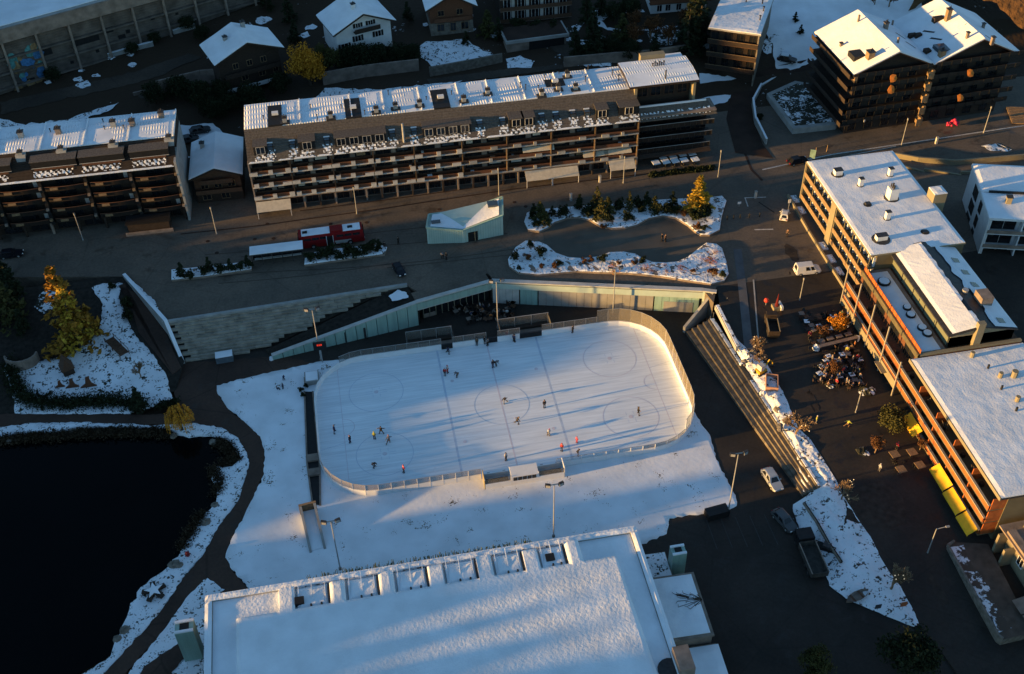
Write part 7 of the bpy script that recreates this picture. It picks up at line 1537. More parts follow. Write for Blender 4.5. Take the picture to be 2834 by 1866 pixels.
c_, r_ = car_px((2268, 1612), (2212, 1480), low); tipper(c_, r_, 'large dark tipper truck with empty bed at the snow bank', 7.8, 2.5, BLACK, mat('dirty_steel', (.05, .045, .04), .8, .4), CONC_D)
c_, r_ = car_px((2140, 940), (2130, 885), sp_); tipper(c_, r_, 'small tipper truck with pale rimmed empty bed on the street', 4.9, 1.9, WOOD_D, WOOD_D, CREAM2)
# snow mobile / mower shape on the bank
p = G(2283, 1520, .2); o = thing('snow_groomer', 'small tracked machine half buried beside the tipper truck', 'machine', p, -.7); MB().box(-1.6, -.55, .1, 1.4, .55, .6).build('tracks', BLACK, o); MB().box(-.4, -.45, .6, .7, .45, 1.2).build('seat_deck', DARK, o); MB().tube([(-1.2, -.6, .5), (-1.5, 0, .8), (-1.2, .6, .5)], .06, 5).build('guard', STEEL, o); MB().tube([(.8, -.3, .6), (1.3, 0, 1.1), (.8, .3, .6)], .05, 5).build('handlebar', STEEL, o)
# digger with skip on the bank
p = bank_z(2105, 1030); o = thing('mini_digger', 'small yellow digger working on the snow bank', 'digger', p, .4); MB().box(-.9, -.7, .0, .9, -.35, .5).build('track', RUBBER, o); MB().box(-.9, .35, 0, .9, .7, .5).build('track', RUBBER, o); MB().box(-.8, -.6, .5, .8, .6, 1.0).build('body', mat('digger_yellow', (.5, .30, .02), .5), o); MB().box(-.5, -.5, 1.0, .4, .5, 2.0).build('cab', CONC_L, o)
MB().tube([(.7, 0, .9), (1.6, 0, 2.2), (2.5, 0, 1.2), (2.6, 0, .4)], [.14, .12, .1, .08], 6).build('boom', mat('digger_yellow', (.5, .30, .02)), o); MB().obox(2.6, 0, .05, .5, .6, .5).build('bucket', DARK, o)
o = thing('skip', 'open pink wooden skip on the snow bank', 'skip', bank_z(2135, 1065), -.35); q = .95
for x0, y0, x1, y1 in ((-1.0, -1.6, -.88, 1.6), (.88, -1.6, 1.0, 1.6), (-.88, -1.6, .88, -1.48), (-.88, 1.48, .88, 1.6)): MB().box(x0, y0, .1, x1, y1, 1.25).build('side', mat('pink_board', (.36, .20, .14), .85), o)
MB().box(-.87, -1.47, .12, .87, 1.47, .2).build('bottom', WOOD_D, o)
random.seed(9)
for k in range(16):
    px, py = random.choice([(2075, 1000), (2090, 1050), (2125, 1110), (2150, 1150), (2170, 1180), (2060, 1010)]); px += random.uniform(-20, 20); py += random.uniform(-20, 20)
    b = MB(); b.ball((0, 0, .2), random.uniform(.25, .7), 7, 5, .7, .25); o = b.build('boulder', STONE if k % 2 else SNOW_BANK); o.location = bank_z(px, py); o.location.z += .45; tag(o, 'rough snowy boulder tipped on the bank by the digger', 'rock', 'boulders on the snow bank')
# small signs and posts
def sign(p, label, m, w_=.5, h_=.7, ph=1.4, rz=0.0, name='sign'):
    o = thing(name, label, 'sign', p, rz); MB().cyl(0, 0, 0, ph, .035, n=6).build('post', STEEL, o); MB().box(-w_/2, -.03, ph, w_/2, .03, ph+h_).build('panel', m, o)
sign(at5(2245, 450), 'tall green and white sign at the hotel corner', mat('sign_green', (.16, .26, .24), .5), 1.1, 2.0, 1.0, -.5); o = sc.objects[-1]
sign(tuple(G(2427, 1690, .1)), 'dark square notice in the snow at the bank tip', DARK, .9, .9, .5); sign(tuple(G(2495, 1690, .2)), 'rust square notice at the bank tip', RUST, .9, 1.0, 1.0)
sign(at5(2180, 588), 'white traffic sign on the street by the hotel', WHITE, .5, .8, 2.2); sign(at5(2045, 572), 'small white road sign beside the bollards', WHITE, .7, .5, .6)
for k, (px, py) in enumerate([(1580, 555), (2090, 548), (2590, 398), (1660, 505)]): o = thing('information_pillar', ['pale information pillar under the cream awnings', 'pale pillar beside the street bollards', 'white pillar by the slim lamp below the hotel', 'white pillar on the pavement by the red parasols'][k], 'pillar', at5(px, py)); MB().box(-.2, -.2, 0, .2, .2, 1.5).build('column', CONC_L, o); MB().box(-.25, -.25, 1.5, .25, .25, 1.6).build('cap', CONC, o)
for k, (px, py) in enumerate([(2012, 608), (2030, 606), (2048, 604), (2073, 602), (2102, 600)]): o = thing('bollard', 'black bollard in the row beside the corner bed', 'bollard', at5(px, py), group='bollards by the corner bed'); MB().cyl(0, 0, 0, .8, .11, n=8).build('post', BLACK, o); MB().ball((0, 0, .82), .13, 8, 5).build('cap', BLACK, o)
for k, (px, py) in enumerate([(2262, 408), (2290, 405)]):
    pass
o = thing('goal_frame', 'small wooden gate frame on the road edge', 'gate', at5(2272, 425), .25)
for x in (-1.4, 1.4): MB().bar((x, 0, 0), (x, 0, 1.7), .12).build('post', WOOD_T, o)
MB().bar((-1.5, 0, 1.75), (1.5, 0, 1.75), .14).build('crossbar', WOOD_T, o)
# red lift and ball lantern on the street
o = thing('red_cone_tree', 'slim red cone decoration on a white crate in the street', 'decoration', sp_(2148, 855)); MB().box(-.7, -.7, 0, .7, .7, .7).build('crate', CREAM2, o); MB().tube([(0, 0, .7), (0, 0, 3.4)], [.35, .04], 8).build('cone', mat('dark_red_cloth', (.10, .008, .008), .9), o); MB().box(.5, -.9, .2, .9, .9, 1.0).build('side_board', WHITE_PL, o)
o = thing('ball_lantern', 'bright red ball lantern on the street', 'lantern', sp_(2119, 845)); MB().cyl(0, 0, 0, .7, .05, n=6).build('post', STEEL, o); MB().ball((0, 0, 1.1), .45, 10, 7).build('ball', mat('ball_red', (.5, .05, .03), .5), o)
o = thing('life_buoy', 'small red buoy standing in the snow by the pond', 'buoy', tuple(G(521, 1540, 0))); MB().ball((0, 0, .55), .38, 10, 7, 1.3).build('ball', RED, o); MB().cyl(0, 0, 0, .3, .1, n=6).build('post', WHITE, o)
# pink balloons
o = thing('balloon_arch', 'bunch of bright pink balloons at the hotel entrance', 'balloons', at5(2640, 352)); random.seed(4)
for k in range(22): MB().ball((random.gauss(0, .9), random.gauss(0, .35), .4+abs(random.gauss(0, .6))), random.uniform(.22, .36), 8, 6).build('balloon', PINK, o)
# snow heap, trailer and lattice right of the hotel
patch('snow_patch', W2([(2715, 405), (2760, 398), (2800, 415), (2790, 420), (2740, 418)], 5), 5.05, SNOW_SPECK, step=.6, rough=.3, jag=.3)
o = thing('timber_deck', 'sunlit slatted timber deck at the east end of the street', 'deck', at5(2800, 345), -.3)
for k in range(11): MB().box(0, k*.62, .25, 7, k*.62+.42, .4).build('plank', WOOD_T, o)
MB().box(.3, .2, 0, 6.6, 6.4, .24).build('frame', WOOD_D, o)
# garden: sea serpent, round wall, wooden climbing hut
o = thing('sea_serpent', 'sea serpent play sculpture of ring and three red fins in the garden snow', 'play sculpture', gz3(200, 1073)); base = Vector(gz3(200, 1073))
q = Vector(gz3(125, 1078))-base; MB().tube([(q.x+1.3*math.cos(a), q.y+1.6*math.sin(a), .15+.1*math.cos(a)) for a in [rad(k) for k in range(40, 330, 24)]], .2, 6).build('ring', WOOD_D, o)
for px, py, s in [(166, 1072, 1.0), (200, 1073, 1.35), (245, 1071, 1.55)]:
    q = Vector(gz3(px, py))-base; b = MB(); pts = [(-.9, 0), (-.2, .5), (.0, 1.4), (.45, 1.5), (.35, 1.1), (.45, .5), (.95, 0)]; pts = [(x*s, z*s) for x, z in pts]
    b.add([(q.x+x, q.y-.15, q.z+z) for x, z in pts]+[(q.x+x, q.y+.15, q.z+z) for x, z in pts], [tuple(range(7)), tuple(reversed(range(7, 14)))]+[(k, 7+k, 7+(k+1) % 7, (k+1) % 7) for k in range(7)]); b.build('fin', WOOD_R, o)
o = thing('round_wall', 'half round grey concrete wall under the garden conifers', 'wall', gz3(65, 1000))
for k in range(9):
    a0, a1 = rad(180+k*20), rad(180+(k+1)*20); MB().bar((2.6*math.cos(a0), 2.0*math.sin(a0), .8), (2.6*math.cos(a1), 2.0*math.sin(a1), .8), .3, 2.0).build('wall_segment', CONC_D, o)
o = thing('play_hut', 'tall narrow wooden play hut in the garden snow', 'play hut', gz3(190, 1030), .4); MB().prism([(-.9, -.9), (.9, -.9), (.9, .9), (-.9, .9)], 0, 1.2).build('wall', WOOD_D, o); MB().add([(-1.1, -1.1, 1.2), (1.1, -1.1, 1.2), (1.1, 1.1, 1.2), (-1.1, 1.1, 1.2), (0, -.9, 3.6), (0, .9, 3.6)], [(0, 1, 4), (1, 2, 5, 4), (2, 3, 5), (3, 0, 4, 5)]).build('roof', WOOD, o)
o = thing('play_bridge', 'dark plank play bridge in the upper garden', 'play bridge', gz3(325, 965), -1.0)
for k in range(9): MB().box(-2.6+k*.6, -.8, .5, -2.1+k*.6, .8, .6).build('plank', WOOD, o)
for s_ in (-.85, .85): MB().bar((-2.6, s_, 1.3), (2.7, s_, 1.3), .08).build('rail', WOOD, o)
for x in (-2.5, 0, 2.6):
    for s_ in (-.85, .85): MB().bar((x, s_, 0), (x, s_, 1.3), .1).build('post', WOOD, o)
# star on the pond bank
o = thing('star_sculpture', 'wooden star shaped ornament lying on the pond bank', 'ornament', tuple(G(428, 1640, .05)), .2); pts = [((1.7 if k % 2 == 0 else .7)*math.cos(rad(90+36*k)), (1.7 if k % 2 == 0 else .7)*math.sin(rad(90+36*k))) for k in range(10)]
for k in range(5): MB().bar((0, 0, .45), (1.7*math.cos(rad(90+72*k)), 1.7*math.sin(rad(90+72*k)), .25), .7, .3).build('arm', WOOD_D, o)
MB().prism([(x*.8, y*.8) for x, y in pts], .62, .72).build('snow_cover', SNOW, o)
for px, py, s in [(482, 1565, .9), (497, 1566, .7), (570, 1447, .8), (595, 1400, .6), (345, 1745, .8), (325, 1770, .6), (480, 1208, .6), (590, 1225, .7), (25, 1222, .5), (200, 1195, .6)]:
    b = MB(); b.ball((0, 0, .15*s), s, 8, 5, .6, .2); o = b.build('shore_stone', STONE); o.location = tuple(G(px, py, -.2)); tag(o, 'dark stone at the snowy pond edge', 'rock', 'stones along the pond edge')
# tables and chairs
def cafe_set(key, tm, cm_, round_=False):
    pass
TBL = [MB().box(-.45, -.45, .70, .45, .45, .75).mesh('table_top', CONC_L), MB().cyl(0, 0, 0, .7, .05, n=6).cyl(0, 0, 0, .04, .28, n=8).mesh('table_leg', DARK), MB().box(-.22, -.22, .42, .22, .22, .47).mesh('seat', WOOD_D), MB().box(-.22, .18, .47, .22, .23, .9).mesh('backrest', WOOD_D), MB().bar((-.18, -.18, 0), (-.18, -.18, .42), .05).mesh('leg', DARK)]
def table(p, rz, label, group, top=None, s=1.0):
    o = thing('cafe_table', label, 'table', p, rz, group); o.scale = (s,)*3; link('table_top', TBL[0], o, top); link('table_leg', TBL[1], o)
def chair(p, rz, label, group, m=None):
    o = thing('cafe_chair', label, 'chair', p, rz, group); link('seat', TBL[2], o, m); link('backrest', TBL[3], o, m)
    for k in range(4): q = link('leg', TBL[4], o); q.location = (.36*(k % 2), .36*(k//2), 0)
random.seed(31)
for x, y in [(540, 1410), (660, 1400), (770, 1390), (880, 1380), (1010, 1370), (620, 1340), (740, 1335), (855, 1310), (970, 1300)]:
    p = at5(1690+x/4.354, 140+y/4.354); table(p, .1, 'white snow dusted table on the cafe terrace under the dark tower', 'cafe tables under the tower', SNOW, 1.7)
WT = [CONC_D, WOOD, WOOD_D, SNOW_SPECK, BLACK]
for k in range(84):      # restaurant square
    if k < 30: px, py = 2215+random.uniform(0, 135), 868+random.uniform(0, 70)
    elif k < 46: px, py = 2250+random.uniform(0, 130), 955+random.uniform(0, 40)
    else: px, py = 2265+random.uniform(0, 115), 1000+random.uniform(0, 75)
    if abs(px-2312) < 14 and abs(py-925) < 12: continue
    p = sp_(px, py); table(p, random.uniform(-.3, .3), 'cafe table on the crowded restaurant square', 'tables on the restaurant square', WT[k % 5], 1.0)
    for j in range(2): a = random.uniform(0, 6.28); chair((p[0]+.95*math.cos(a), p[1]+.95*math.sin(a), street_z(p[1]+.95*math.sin(a))), a-1.57, 'cafe chair at a table on the crowded restaurant square', 'chairs on the restaurant square', [WOOD_D, DARK, BLACK, WOOD][(k+j) % 4])
for px, py in [(2472, 1270), (2520, 1264), (2490, 1312), (2542, 1300)]:
    p = sp_(px, py); table(p, .1, 'tan wooden table on the paved terrace by the yellow awnings', 'wooden tables by the yellow awnings', WOOD_T, 1.5)
for px, py in [(2480, 1300), (2494, 1298), (2530, 1292), (2540, 1290), (2475, 1284), (2505, 1280)]: chair(sp_(px, py), random.uniform(0, 6), 'black chair on the paved terrace by the yellow awnings', 'black chairs by the yellow awnings', BLACK)
o = thing('bar_counter', 'long bar counter with snow on its front at the restaurant square', 'bar counter', sp_(2268, 975), .12)
MB().box(0, 0, 0, 7.0, .8, 1.1).build('counter', DARK, o); MB().box(-.1, -.05, 1.1, 7.1, .6, 1.18).build('worktop', CONC_D, o)
for k in range(4): MB().box(.4+k*1.7, 1.2, .9, 1.6+k*1.7, 2.0, 1.0).build('serving_table', CONC_D, o)
for s_ in (-.3, 7.2): MB().ball((s_, .6, .5), .65, 8, 5, 1.0, .2).build('snow_heap', SNOW_BANK, o)
for px, py, lb, rr in [(2400, 1082, 'shaggy heap of snow on the restaurant square', 1.4), (2300, 1063, 'snow heap beside the crowded tables', 1.0), (2388, 1250, 'narrow snow heap by the sapling pot', 1.0)]:
    b = MB(); b.ball((0, 0, .05), rr, 12, 6, .28, .25); o = b.build('snow_heap', SNOW_PATCHY); o.location = sp_(px, py); tag(o, lb, 'snow heap')
for k in range(42):      # tables on the rink terrace
    px, py = 1245+random.uniform(0, 180), 845+random.uniform(0, 45)
    p = G(px, py, 0)
    if p.y < 18.2: continue
    table(tuple(p), random.uniform(0, 1), 'small table on the rink side terrace below the glazed front', 'tables on the rink side terrace', [WOOD_D, CONC_D, BLACK, WOOD][k % 4], .95)
    a = random.uniform(0, 6.28); chair((p.x+.8*math.cos(a), p.y+.8*math.sin(a), 0), a-1.57, 'chair on the rink side terrace below the glazed front', 'chairs on the rink side terrace', [CONC_D, WOOD_D, WOOD_R, BLACK][k % 4])
# terrace floor drains, road lines and manholes
def line_px(name, px, w_, m, z=5.0, off=.012, fn=None):
    ps = [Vector(fn(*p)) if fn else G(*p, z) for p in px]; b = MB()
    for a, c in zip(ps, ps[1:]):
        d = Vector((c.x-a.x, c.y-a.y, 0)).normalized(); n = Vector((-d.y, d.x, 0))*w_/2; u = Vector((0, 0, off)); b.quad(a-n+u, c-n+u, c+n+u, a+n+u)
    return struct(b.build(name, m))
line_px('drain_channel', [(500, 648), (700, 627), (1022, 583), (1420, 524), (1800, 480), (2000, 462)], .35, ASPHALT); line_px('drain_channel', [(830, 584), (1050, 556), (1400, 508)], .3, ASPHALT, off=.016)
line_px('kerb_line', [(2110, 470), (2300, 428), (2500, 398), (2834, 348)], .35, LINE_W); line_px('kerb_line', [(2330, 435), (2480, 405)], .2, LINE_W, off=.02)
line_px('road_marking', [(2060, 548), (2120, 546)], .2, LINE_W, off=.02); line_px('road_marking', [(2062, 548), (2070, 572)], .2, LINE_W, off=.024); line_px('road_marking', [(2088, 636), (2140, 635)], .3, LINE_W, off=.02)
line_px('tyre_track', [(2072, 560), (2120, 700), (2160, 860), (2180, 960)], .5, ASPHALT, fn=sp_, off=.014); line_px('tyre_track', [(2060, 420), (2080, 470), (2110, 500)], .5, ASPHALT, off=.02)
line_px('ramp_edge', [(2034, 690), (2062, 968)], .3, CONC, fn=sp_, off=.08); line_px('ramp_edge', [(2085, 775), (2100, 960)], .25, CONC, fn=sp_, off=.08)
for k in range(5): line_px('parking_line', [(1955+k*40, 1440-k*4), (1985+k*42, 1520-k*3)], .12, mat('worn_paint', (.05, .05, .05), .9), z=0, off=.02)
for px, py in [(705, 662), (757, 660), (915, 620), (1015, 616), (1216, 580), (1196, 602), (740, 620), (575, 668), (1424, 560), (1455, 572), (600, 700)]:
    p = G(px, py, 5.0); struct(MB().cyl(p.x, p.y, 5.0, 5.02, .38, n=14).build('manhole_cover', ASPHALT))
for px, py in [(2213, 850), (2290, 860), (2340, 845)]: pass

# low stone wall and debris on the lower snow bank
lw = [Vector(bank_z(*p)) for p in [(2226, 1392), (2258, 1438), (2296, 1505), (2330, 1555)]]
o = thing('low_wall', 'low dark stone wall running down the lower snow bank', 'wall', lw[0])
for a, c in zip(lw, lw[1:]):
    for k, off in enumerate((-.2,)):
        n = Vector((-(c-a).y, (c-a).x, 0)).normalized()*off; MB().bar(a-lw[0]+n+Vector((0, 0, .35-.1*k)), c-lw[0]+n+Vector((0, 0, .3-.1*k)), .16, .42).build('wall_segment', STONE, o)
    MB().bar(a-lw[0]+Vector((0, 0, .2)), c-lw[0]+Vector((0, 0, .15)), .3, .4).build('gutter', SOIL, o)
o = thing('rowing_boat', 'small boat lying in the snow near the bank tip', 'boat', tuple(Vector(bank_z(2372, 1652))+Vector((0, 0, .15))), .3)
b = MB(); st = [(-1.9, .05, .5), (-1.2, .55, .45), (0, .75, .4), (1.2, .6, .45), (2.0, .08, .6)]
for x, w_, h_ in st: b.v += [(x, -w_, h_), (x, -w_*.6, .05), (x, w_*.6, .05), (x, w_, h_)]
for i in range(4):
    for j in range(3): b.f.append((i*4+j, (i+1)*4+j, (i+1)*4+j+1, i*4+j+1))
b.build('hull', CONC_D, o)
for x in (-.8, .6): MB().box(x-.15, -.6, .35, x+.15, .6, .41).build('thwart', WOOD, o)

TRK = mat('tyre_mark', (.060, .046, .036), .8, .2, .6)
random.seed(12)
for k in range(9):
    x0, y0 = random.uniform(560, 1300), random.uniform(640, 800); pts = []; dx, dy = random.uniform(90, 160), random.uniform(-16, -6)
    for j in range(5): pts.append((x0+dx*j, y0+dy*j+6*math.sin(j*.9+k)))
    if all(520 < y < 830 and x < 1900 and not (460 < x < 1130 and y > 893-(x-460)*.154-25) and not (x > 1120 and y > 745) for x, y in pts): line_px('tyre_track', pts, .22, TRK, off=.006+.001*k)
TRS = mat('street_tyre_mark', (.010, .008, .007), .7, .2, .6)
for k, pts in enumerate([[(2150, 640), (2170, 760), (2190, 870), (2215, 990), (2245, 1090)], [(2165, 640), (2187, 760), (2208, 870), (2234, 990), (2265, 1090)], [(2245, 1120), (2300, 1220), (2370, 1340), (2440, 1460), (2520, 1600)], [(2265, 1120), (2322, 1220), (2394, 1340), (2465, 1460), (2545, 1600)], [(2100, 560), (2160, 600), (2185, 700), (2200, 800)]]): line_px('tyre_track', pts, .3, TRS, fn=sp_, off=.008+.002*k)
STL = mat('street_scrape', (.036, .028, .022), .85, .4, 1.2)
for k, (px, py, a, c) in enumerate([(2260, 1085, 2.0, .6), (2250, 1110, .7, 2.4), (2420, 1400, 6, 4.5), (2600, 1640, .8, 3.0), (2190, 700, 1.2, 2.6), (2110, 870, .9, 2.2)]):
    p = SP(px, py); patch('worn_patch', [(p.x+a*random.uniform(.7, 1.1)*math.cos(q*.52), p.y+c*random.uniform(.7, 1.1)*math.sin(q*.52)) for q in range(12)], lambda x, y: street_z(y), STL, step=2, off=.02, jag=.2)

# ================================================================== PEOPLE
def skin_mesh(name, verts, edges, radii, sub=1, m=None, extra=None):
    me = bpy.data.meshes.new(name+'_src'); me.from_pydata(verts, edges, []); o = bpy.data.objects.new(name+'_src', me); COL.objects.link(o)
    md = o.modifiers.new('skin', 'SKIN'); md.use_smooth_shade = True
    for i, r_ in enumerate(radii): sv = me.skin_vertices[0].data[i]; sv.radius = (r_, r_); sv.use_root = (i == 0)
    s2 = o.modifiers.new('sub', 'SUBSURF'); s2.levels = sub; s2.render_levels = sub
    dg = bpy.context.evaluated_depsgraph_get(); ev = o.evaluated_get(dg); out = bpy.data.meshes.new_from_object(ev); out.name = name
    bpy.data.objects.remove(o); bpy.data.meshes.remove(me)
    if extra:
        bm = bmesh.new(); bm.from_mesh(out); t = bpy.data.meshes.new('x'); t.from_pydata([tuple(v) for v in extra.v], [], extra.f); bm.from_mesh(t); bm.to_mesh(out); bm.free(); bpy.data.meshes.remove(t)
    for p in out.polygons: p.use_smooth = True
    out.materials.clear(); out.materials.append(m); return out
def pose(key, hip, chest, neck, head, sh, el, ha, hp, kn, an, toe):
    """joint table: left then right for paired joints"""
    V = [hip, chest, neck, head]; E = [(0, 1), (1, 2), (2, 3)]; R = [.13, .15, .06, .10]
    idx = {}
    for s in (0, 1):
        b = len(V); V += [sh[s], el[s], ha[s]]; R += [.065, .048, .038]; E += [(1, b), (b, b+1), (b+1, b+2)]
        b = len(V); V += [hp[s], kn[s], an[s], toe[s]]; R += [.09, .062, .045, .04]; E += [(0, b), (b, b+1), (b+1, b+2), (b+2, b+3)]
    ex = MB(); H = Vector(head)
    ex.ball((H.x, H.y-.105, H.z-.01), .02, 5, 4); ex.ball((H.x-.1, H.y, H.z), .02, 5, 4); ex.ball((H.x+.1, H.y, H.z), .02, 5, 4)
    for s in (0, 1):
        h_, e_ = Vector(ha[s]), Vector(el[s]); d = (h_-e_).normalized(); x = d.cross(Vector((0, 1, .1))).normalized()
        for k in range(4): a = h_+x*(.02*(k-1.5)); ex.tube([a, a+d*(.06+.01*(k in (1, 2))), a+d*.09+Vector((0, -.02, 0))], [.010, .009, .008], 5)
        a = h_-d*.02; ex.tube([a, a+x*.035*(1 if s else -1)+d*.03], [.011, .009], 5)
    body = skin_mesh('body', V, E, R, 1, SKIN, ex)
    jv = [chest, hip, neck]; je = [(0, 1), (0, 2)]; jr = [.185, .155, .085]
    for s in (0, 1):
        b = len(jv); w_ = Vector(ha[s]).lerp(Vector(el[s]), .15); jv += [sh[s], el[s], tuple(w_)]; jr += [.085, .068, .055]; je += [(0, b), (b, b+1), (b+1, b+2)]
    jacket = skin_mesh('jacket', jv, je, jr, 1, BLACK)
    tv = [hip]; te = []; tr = [.15]
    for s in (0, 1):
        b = len(tv); w_ = Vector(an[s]).lerp(Vector(kn[s]), .1); tv += [hp[s], kn[s], tuple(w_)]; tr += [.105, .08, .065]; te += [(0, b), (b, b+1), (b+1, b+2)]
    trousers = skin_mesh('trousers', tv, te, tr, 1, BLACK)
    hat = MB().ball((H.x, H.y+.01, H.z+.045), .118, 10, 6, .95).mesh('hat', BLACK, True)
    shoe = MB()
    for s in (0, 1): a, t = Vector(an[s]), Vector(toe[s]); shoe.obox((a.x+t.x)/2, (a.y+t.y)/2, min(a.z, t.z)-.06, .1, .27, .12)
    shoes = shoe.mesh('shoes', BLACK); PROTO['p_'+key] = (body, jacket, trousers, hat, shoes)
pose('stand', (0, 0, .95), (0, 0, 1.32), (0, 0, 1.5), (0, -.02, 1.66), [(-.19, 0, 1.42), (.19, 0, 1.42)], [(-.25, .03, 1.14), (.25, .03, 1.14)], [(-.24, -.08, .88), (.24, -.08, .88)], [(-.1, 0, .9), (.1, 0, .9)], [(-.11, -.03, .5), (.11, -.03, .5)], [(-.12, .02, .09), (.12, .02, .09)], [(-.13, -.14, .06), (.13, -.14, .06)])
pose('skate', (0, .08, .86), (0, -.1, 1.18), (0, -.18, 1.34), (0, -.27, 1.48), [(-.2, -.12, 1.27), (.2, -.12, 1.27)], [(-.42, -.2, 1.08), (.38, .08, 1.06)], [(-.5, -.42, .98), (.5, .28, .95)], [(-.11, .08, .82), (.11, .08, .82)], [(-.15, -.2, .5), (.25, .12, .45)], [(-.14, -.06, .1), (.42, .4, .12)], [(-.15, -.24, .07), (.5, .24, .08)])
pose('bend', (0, .15, .82), (0, -.18, .98), (0, -.33, 1.0), (0, -.46, .98), [(-.19, -.22, 1.02), (.19, -.22, 1.02)], [(-.24, -.35, .76), (.24, -.35, .76)], [(-.15, -.5, .55), (.15, -.5, .55)], [(-.12, .15, .78), (.12, .15, .78)], [(-.18, -.12, .46), (.18, -.12, .46)], [(-.18, .05, .1), (.18, .05, .1)], [(-.2, -.14, .07), (.2, -.14, .07)])
pose('wide', (0, 0, .9), (0, -.02, 1.28), (0, -.03, 1.45), (0, -.05, 1.61), [(-.2, 0, 1.38), (.2, 0, 1.38)], [(-.46, -.02, 1.3), (.46, -.02, 1.25)], [(-.7, -.08, 1.34), (.68, -.08, 1.1)], [(-.11, 0, .86), (.11, 0, .86)], [(-.25, -.05, .5), (.2, -.12, .5)], [(-.36, 0, .1), (.3, .02, .1)], [(-.42, -.15, .07), (.32, -.16, .07)])
pose('sit', (0, .1, .52), (0, .12, .86), (0, .1, 1.04), (0, .06, 1.2), [(-.19, .11, .96), (.19, .11, .96)], [(-.26, .02, .7), (.26, .02, .7)], [(-.16, -.22, .66), (.16, -.22, .66)], [(-.1, .05, .5), (.1, .05, .5)], [(-.13, -.34, .5), (.13, -.34, .5)], [(-.13, -.36, .1), (.13, -.36, .1)], [(-.14, -.52, .07), (.14, -.52, .07)])
JM = dict(black=BLACK, red=mat('red_jacket', (.38, .025, .035), .8, .1, 3), pink=mat('pink_jacket', (.5, .08, .14), .8, .1, 3), yellow=mat('lime_vest', (.38, .38, .06), .8, .1, 3), white=mat('white_jacket', (.42, .42, .42), .8, .08, 3), navy=mat('navy_jacket', (.02, .03, .08), .8, .1, 3), grey=mat('grey_jacket', (.14, .14, .15), .8, .1, 3), brown=mat('brown_jacket', (.12, .07, .04), .8, .1, 3), orange=mat('orange_jacket', (.35, .12, .03), .8, .1, 3), green=mat('green_jacket', (.05, .10, .05), .8, .1, 3))
def person(p, ps, rz, jk, tr, hat, label, s=1.0, group=None):
    o = thing('person', label, 'person', p, rz, group); o.scale = (s, s, s); b, j, t, h, sh_ = PROTO['p_'+ps]
    bo = link('body', b, o); link('jacket', j, o, JM[jk]); link('trousers', t, o, JM[tr]); link('hat', h, o, JM[hat]); link('shoes', sh_, o); return o
def z32(x, y): return 700+x/3.264, 920+y/3.264
def z33(x, y): return 1400+x/3.264, 920+y/3.264
onice = lambda q: tuple(G(q[0], q[1], .05))
SK = [(z32(1765, 195), 'skate', 'navy', 'black', 'black', 'skater in navy gliding by the north boards'), (z32(1735, 390), 'stand', 'red', 'black', 'white', 'skater in red standing in the close pair on the blue line'), (z32(1758, 365), 'stand', 'white', 'red', 'red', 'skater in white standing in the close pair on the blue line'), (z32(1845, 402), 'bend', 'grey', 'brown', 'white', 'crouching skater in grey next to the close pair'), (z32(2168, 315), 'stand', 'black', 'navy', 'black', 'upright skater in black beside the stooping one at centre line'), (z32(2195, 300), 'bend', 'grey', 'black', 'black', 'stooping skater in grey at the centre line'), (z32(2275, 640), 'skate', 'black', 'grey', 'black', 'lone skater in black inside the centre circle'),
      (z32(737, 903), 'wide', 'navy', 'navy', 'grey', 'skater with arms out behind the west goal line'), (z32(880, 998), 'stand', 'black', 'navy', 'orange', 'skater in black with orange hat on the west goal line'), (z32(1100, 965), 'stand', 'yellow', 'black', 'yellow', 'skater in lime vest above the lower west circle'), (z32(1160, 918), 'wide', 'black', 'black', 'black', 'skater in black spreading both arms next to the lime vest'), (z32(1230, 998), 'skate', 'grey', 'brown', 'orange', 'skater in grey with orange hat in the lower west circle'), (z32(1092, 1220), 'bend', 'black', 'grey', 'black', 'stooping skater in black in the lower west circle'), (z32(1365, 1265), 'stand', 'pink', 'black', 'red', 'skater in bright pink by the south boards'),
      (z32(2285, 1155), 'stand', 'white', 'black', 'black', 'person in white and black by the penalty box'), (z33(80, 85), 'stand', 'navy', 'black', 'black', 'person in navy at the gate of the north boards'), (z33(348, 678), 'stand', 'black', 'black', 'black', 'tall figure in black right of the centre circle'), (z33(105, 828), 'skate', 'black', 'black', 'brown', 'leaning skater in black below the centre circle'), (z33(385, 932), 'bend', 'white', 'grey', 'pink', 'crouching skater in white on the east blue line'), (z33(505, 1070), 'stand', 'red', 'navy', 'red', 'skater in red and navy near the penalty box'), (z33(640, 998), 'stand', 'pink', 'red', 'red', 'small child in pink and red on the ice'), (z33(650, 1110), 'skate', 'black', 'navy', 'black', 'skater in black close to the south glass'), (z33(1195, 740), 'wide', 'black', 'black', 'black', 'skater with open arms in the lower east circle')]
random.seed(8)
for q, ps, jk, tr, h, lb in SK: person(onice(q), ps, random.uniform(0, 6.28), jk, tr, h, lb, .82 if 'child' in lb else 1.0)
for px, py, jk, lb in [(1320, 955, 'brown', 'person in brown leaning at the bench opening'), (1342, 951, 'black', 'person in black between two others at the bench opening'), (1350, 957, 'grey', 'person in grey on the ice at the bench opening'), (1422, 946, 'navy', 'person in navy at the bench gate'), (1585, 921, 'black', 'spectator in black perched on the north boards')]: person(onice((px, py)), 'stand', random.uniform(0, 6), jk, 'black', 'black', lb)
person(tuple(G(1402, 935, 0)), 'stand', .3, 'red', 'red', 'brown', 'person in dark red on the players bench')
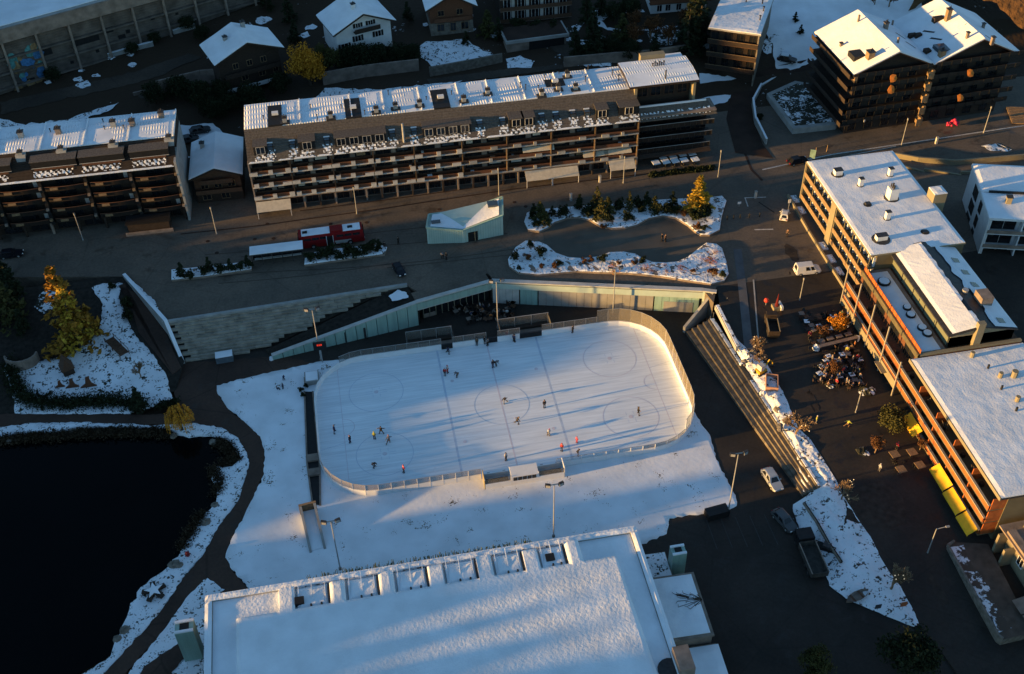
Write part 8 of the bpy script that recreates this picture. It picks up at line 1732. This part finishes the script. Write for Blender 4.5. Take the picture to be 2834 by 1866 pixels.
for px, py, ps, lb in [(769, 1080, 'sit', 'child in dark clothes sitting on the snow lawn'), (784, 1076, 'stand', 'child in dark clothes standing on the snow lawn'), (786, 1052, 'bend', 'child bending to the snow near the trench head')]: person(tuple(G(px, py, .05)), ps, random.uniform(0, 6), 'navy', 'black', 'black', lb, .75)
for px, py, jk, lb in [(1103, 676, 'black', 'pedestrian in black on the plaza east of the bus'), (1236, 718, 'black', 'pedestrian in black with a companion before the pavilion'), (1225, 715, 'grey', 'companion in grey bending before the pavilion'), (1831, 667, 'black', 'walker in black crossing the paved basin'), (1841, 669, 'brown', 'walker in brown crossing the paved basin'), (2178, 655, 'brown', 'person in brown in the street north of the van'), (1065, 690, 'black', 'person in black waiting behind the bus')]: person(at5(px, py), 'stand' if 'bending' not in lb else 'bend', random.uniform(0, 6), jk, 'black', 'black', lb)
person(sp_(2258, 1172), 'stand', 1.0, 'yellow', 'grey', 'white', 'walker in pale yellow on the street beside the bare tree'); person(sp_(2345, 1182), 'skate', 2.0, 'yellow', 'brown', 'brown', 'person in lime jacket stooping on the restaurant square'); person(sp_(2480, 1245), 'stand', 2.0, 'red', 'black', 'red', 'person in red under the olive bush'); person(sp_(2432, 1305), 'stand', 2.0, 'white', 'grey', 'white', 'person in white beside the wooden tables')
cols = ['black', 'navy', 'brown', 'grey', 'white', 'orange', 'red', 'green', 'yellow']
for k in range(58):
    px, py = 2270+random.uniform(0, 115), 998+random.uniform(0, 75); jk = cols[k % 9] if k % 6 == 0 else cols[k % 4]
    person(sp_(px, py), 'sit' if k % 3 else 'stand', random.uniform(0, 6.28), jk, cols[(k*2) % 4], cols[(k*5) % 9 if k % 7 == 0 else (k*5) % 4], 'guest in %s %s among the crowded restaurant tables' % (jk, 'sitting' if k % 3 else 'standing'), 1.0, 'guests on the restaurant square')
for k in range(9):
    px, py = 2225+random.uniform(0, 150), 870+random.uniform(0, 110); jk = cols[(k*4) % 9]
    person(sp_(px, py), 'sit' if k % 2 else 'stand', random.uniform(0, 6.28), jk, 'black', 'black', 'guest in %s %s near the orange tree' % (jk, 'sitting' if k % 2 else 'standing'), 1.0, 'guests near the orange tree')
for k in range(14):
    px, py = 1280+random.uniform(0, 140), 850+random.uniform(0, 35); p = G(px, py, 0)
    if p.y > 18.2: person(tuple(p), 'sit' if k % 2 else 'stand', random.uniform(0, 6.28), cols[k % 6], 'black', 'black', 'guest in %s %s on the rink side terrace' % (cols[k % 6], 'sitting' if k % 2 else 'standing'), 1.0, 'guests on the rink side terrace')
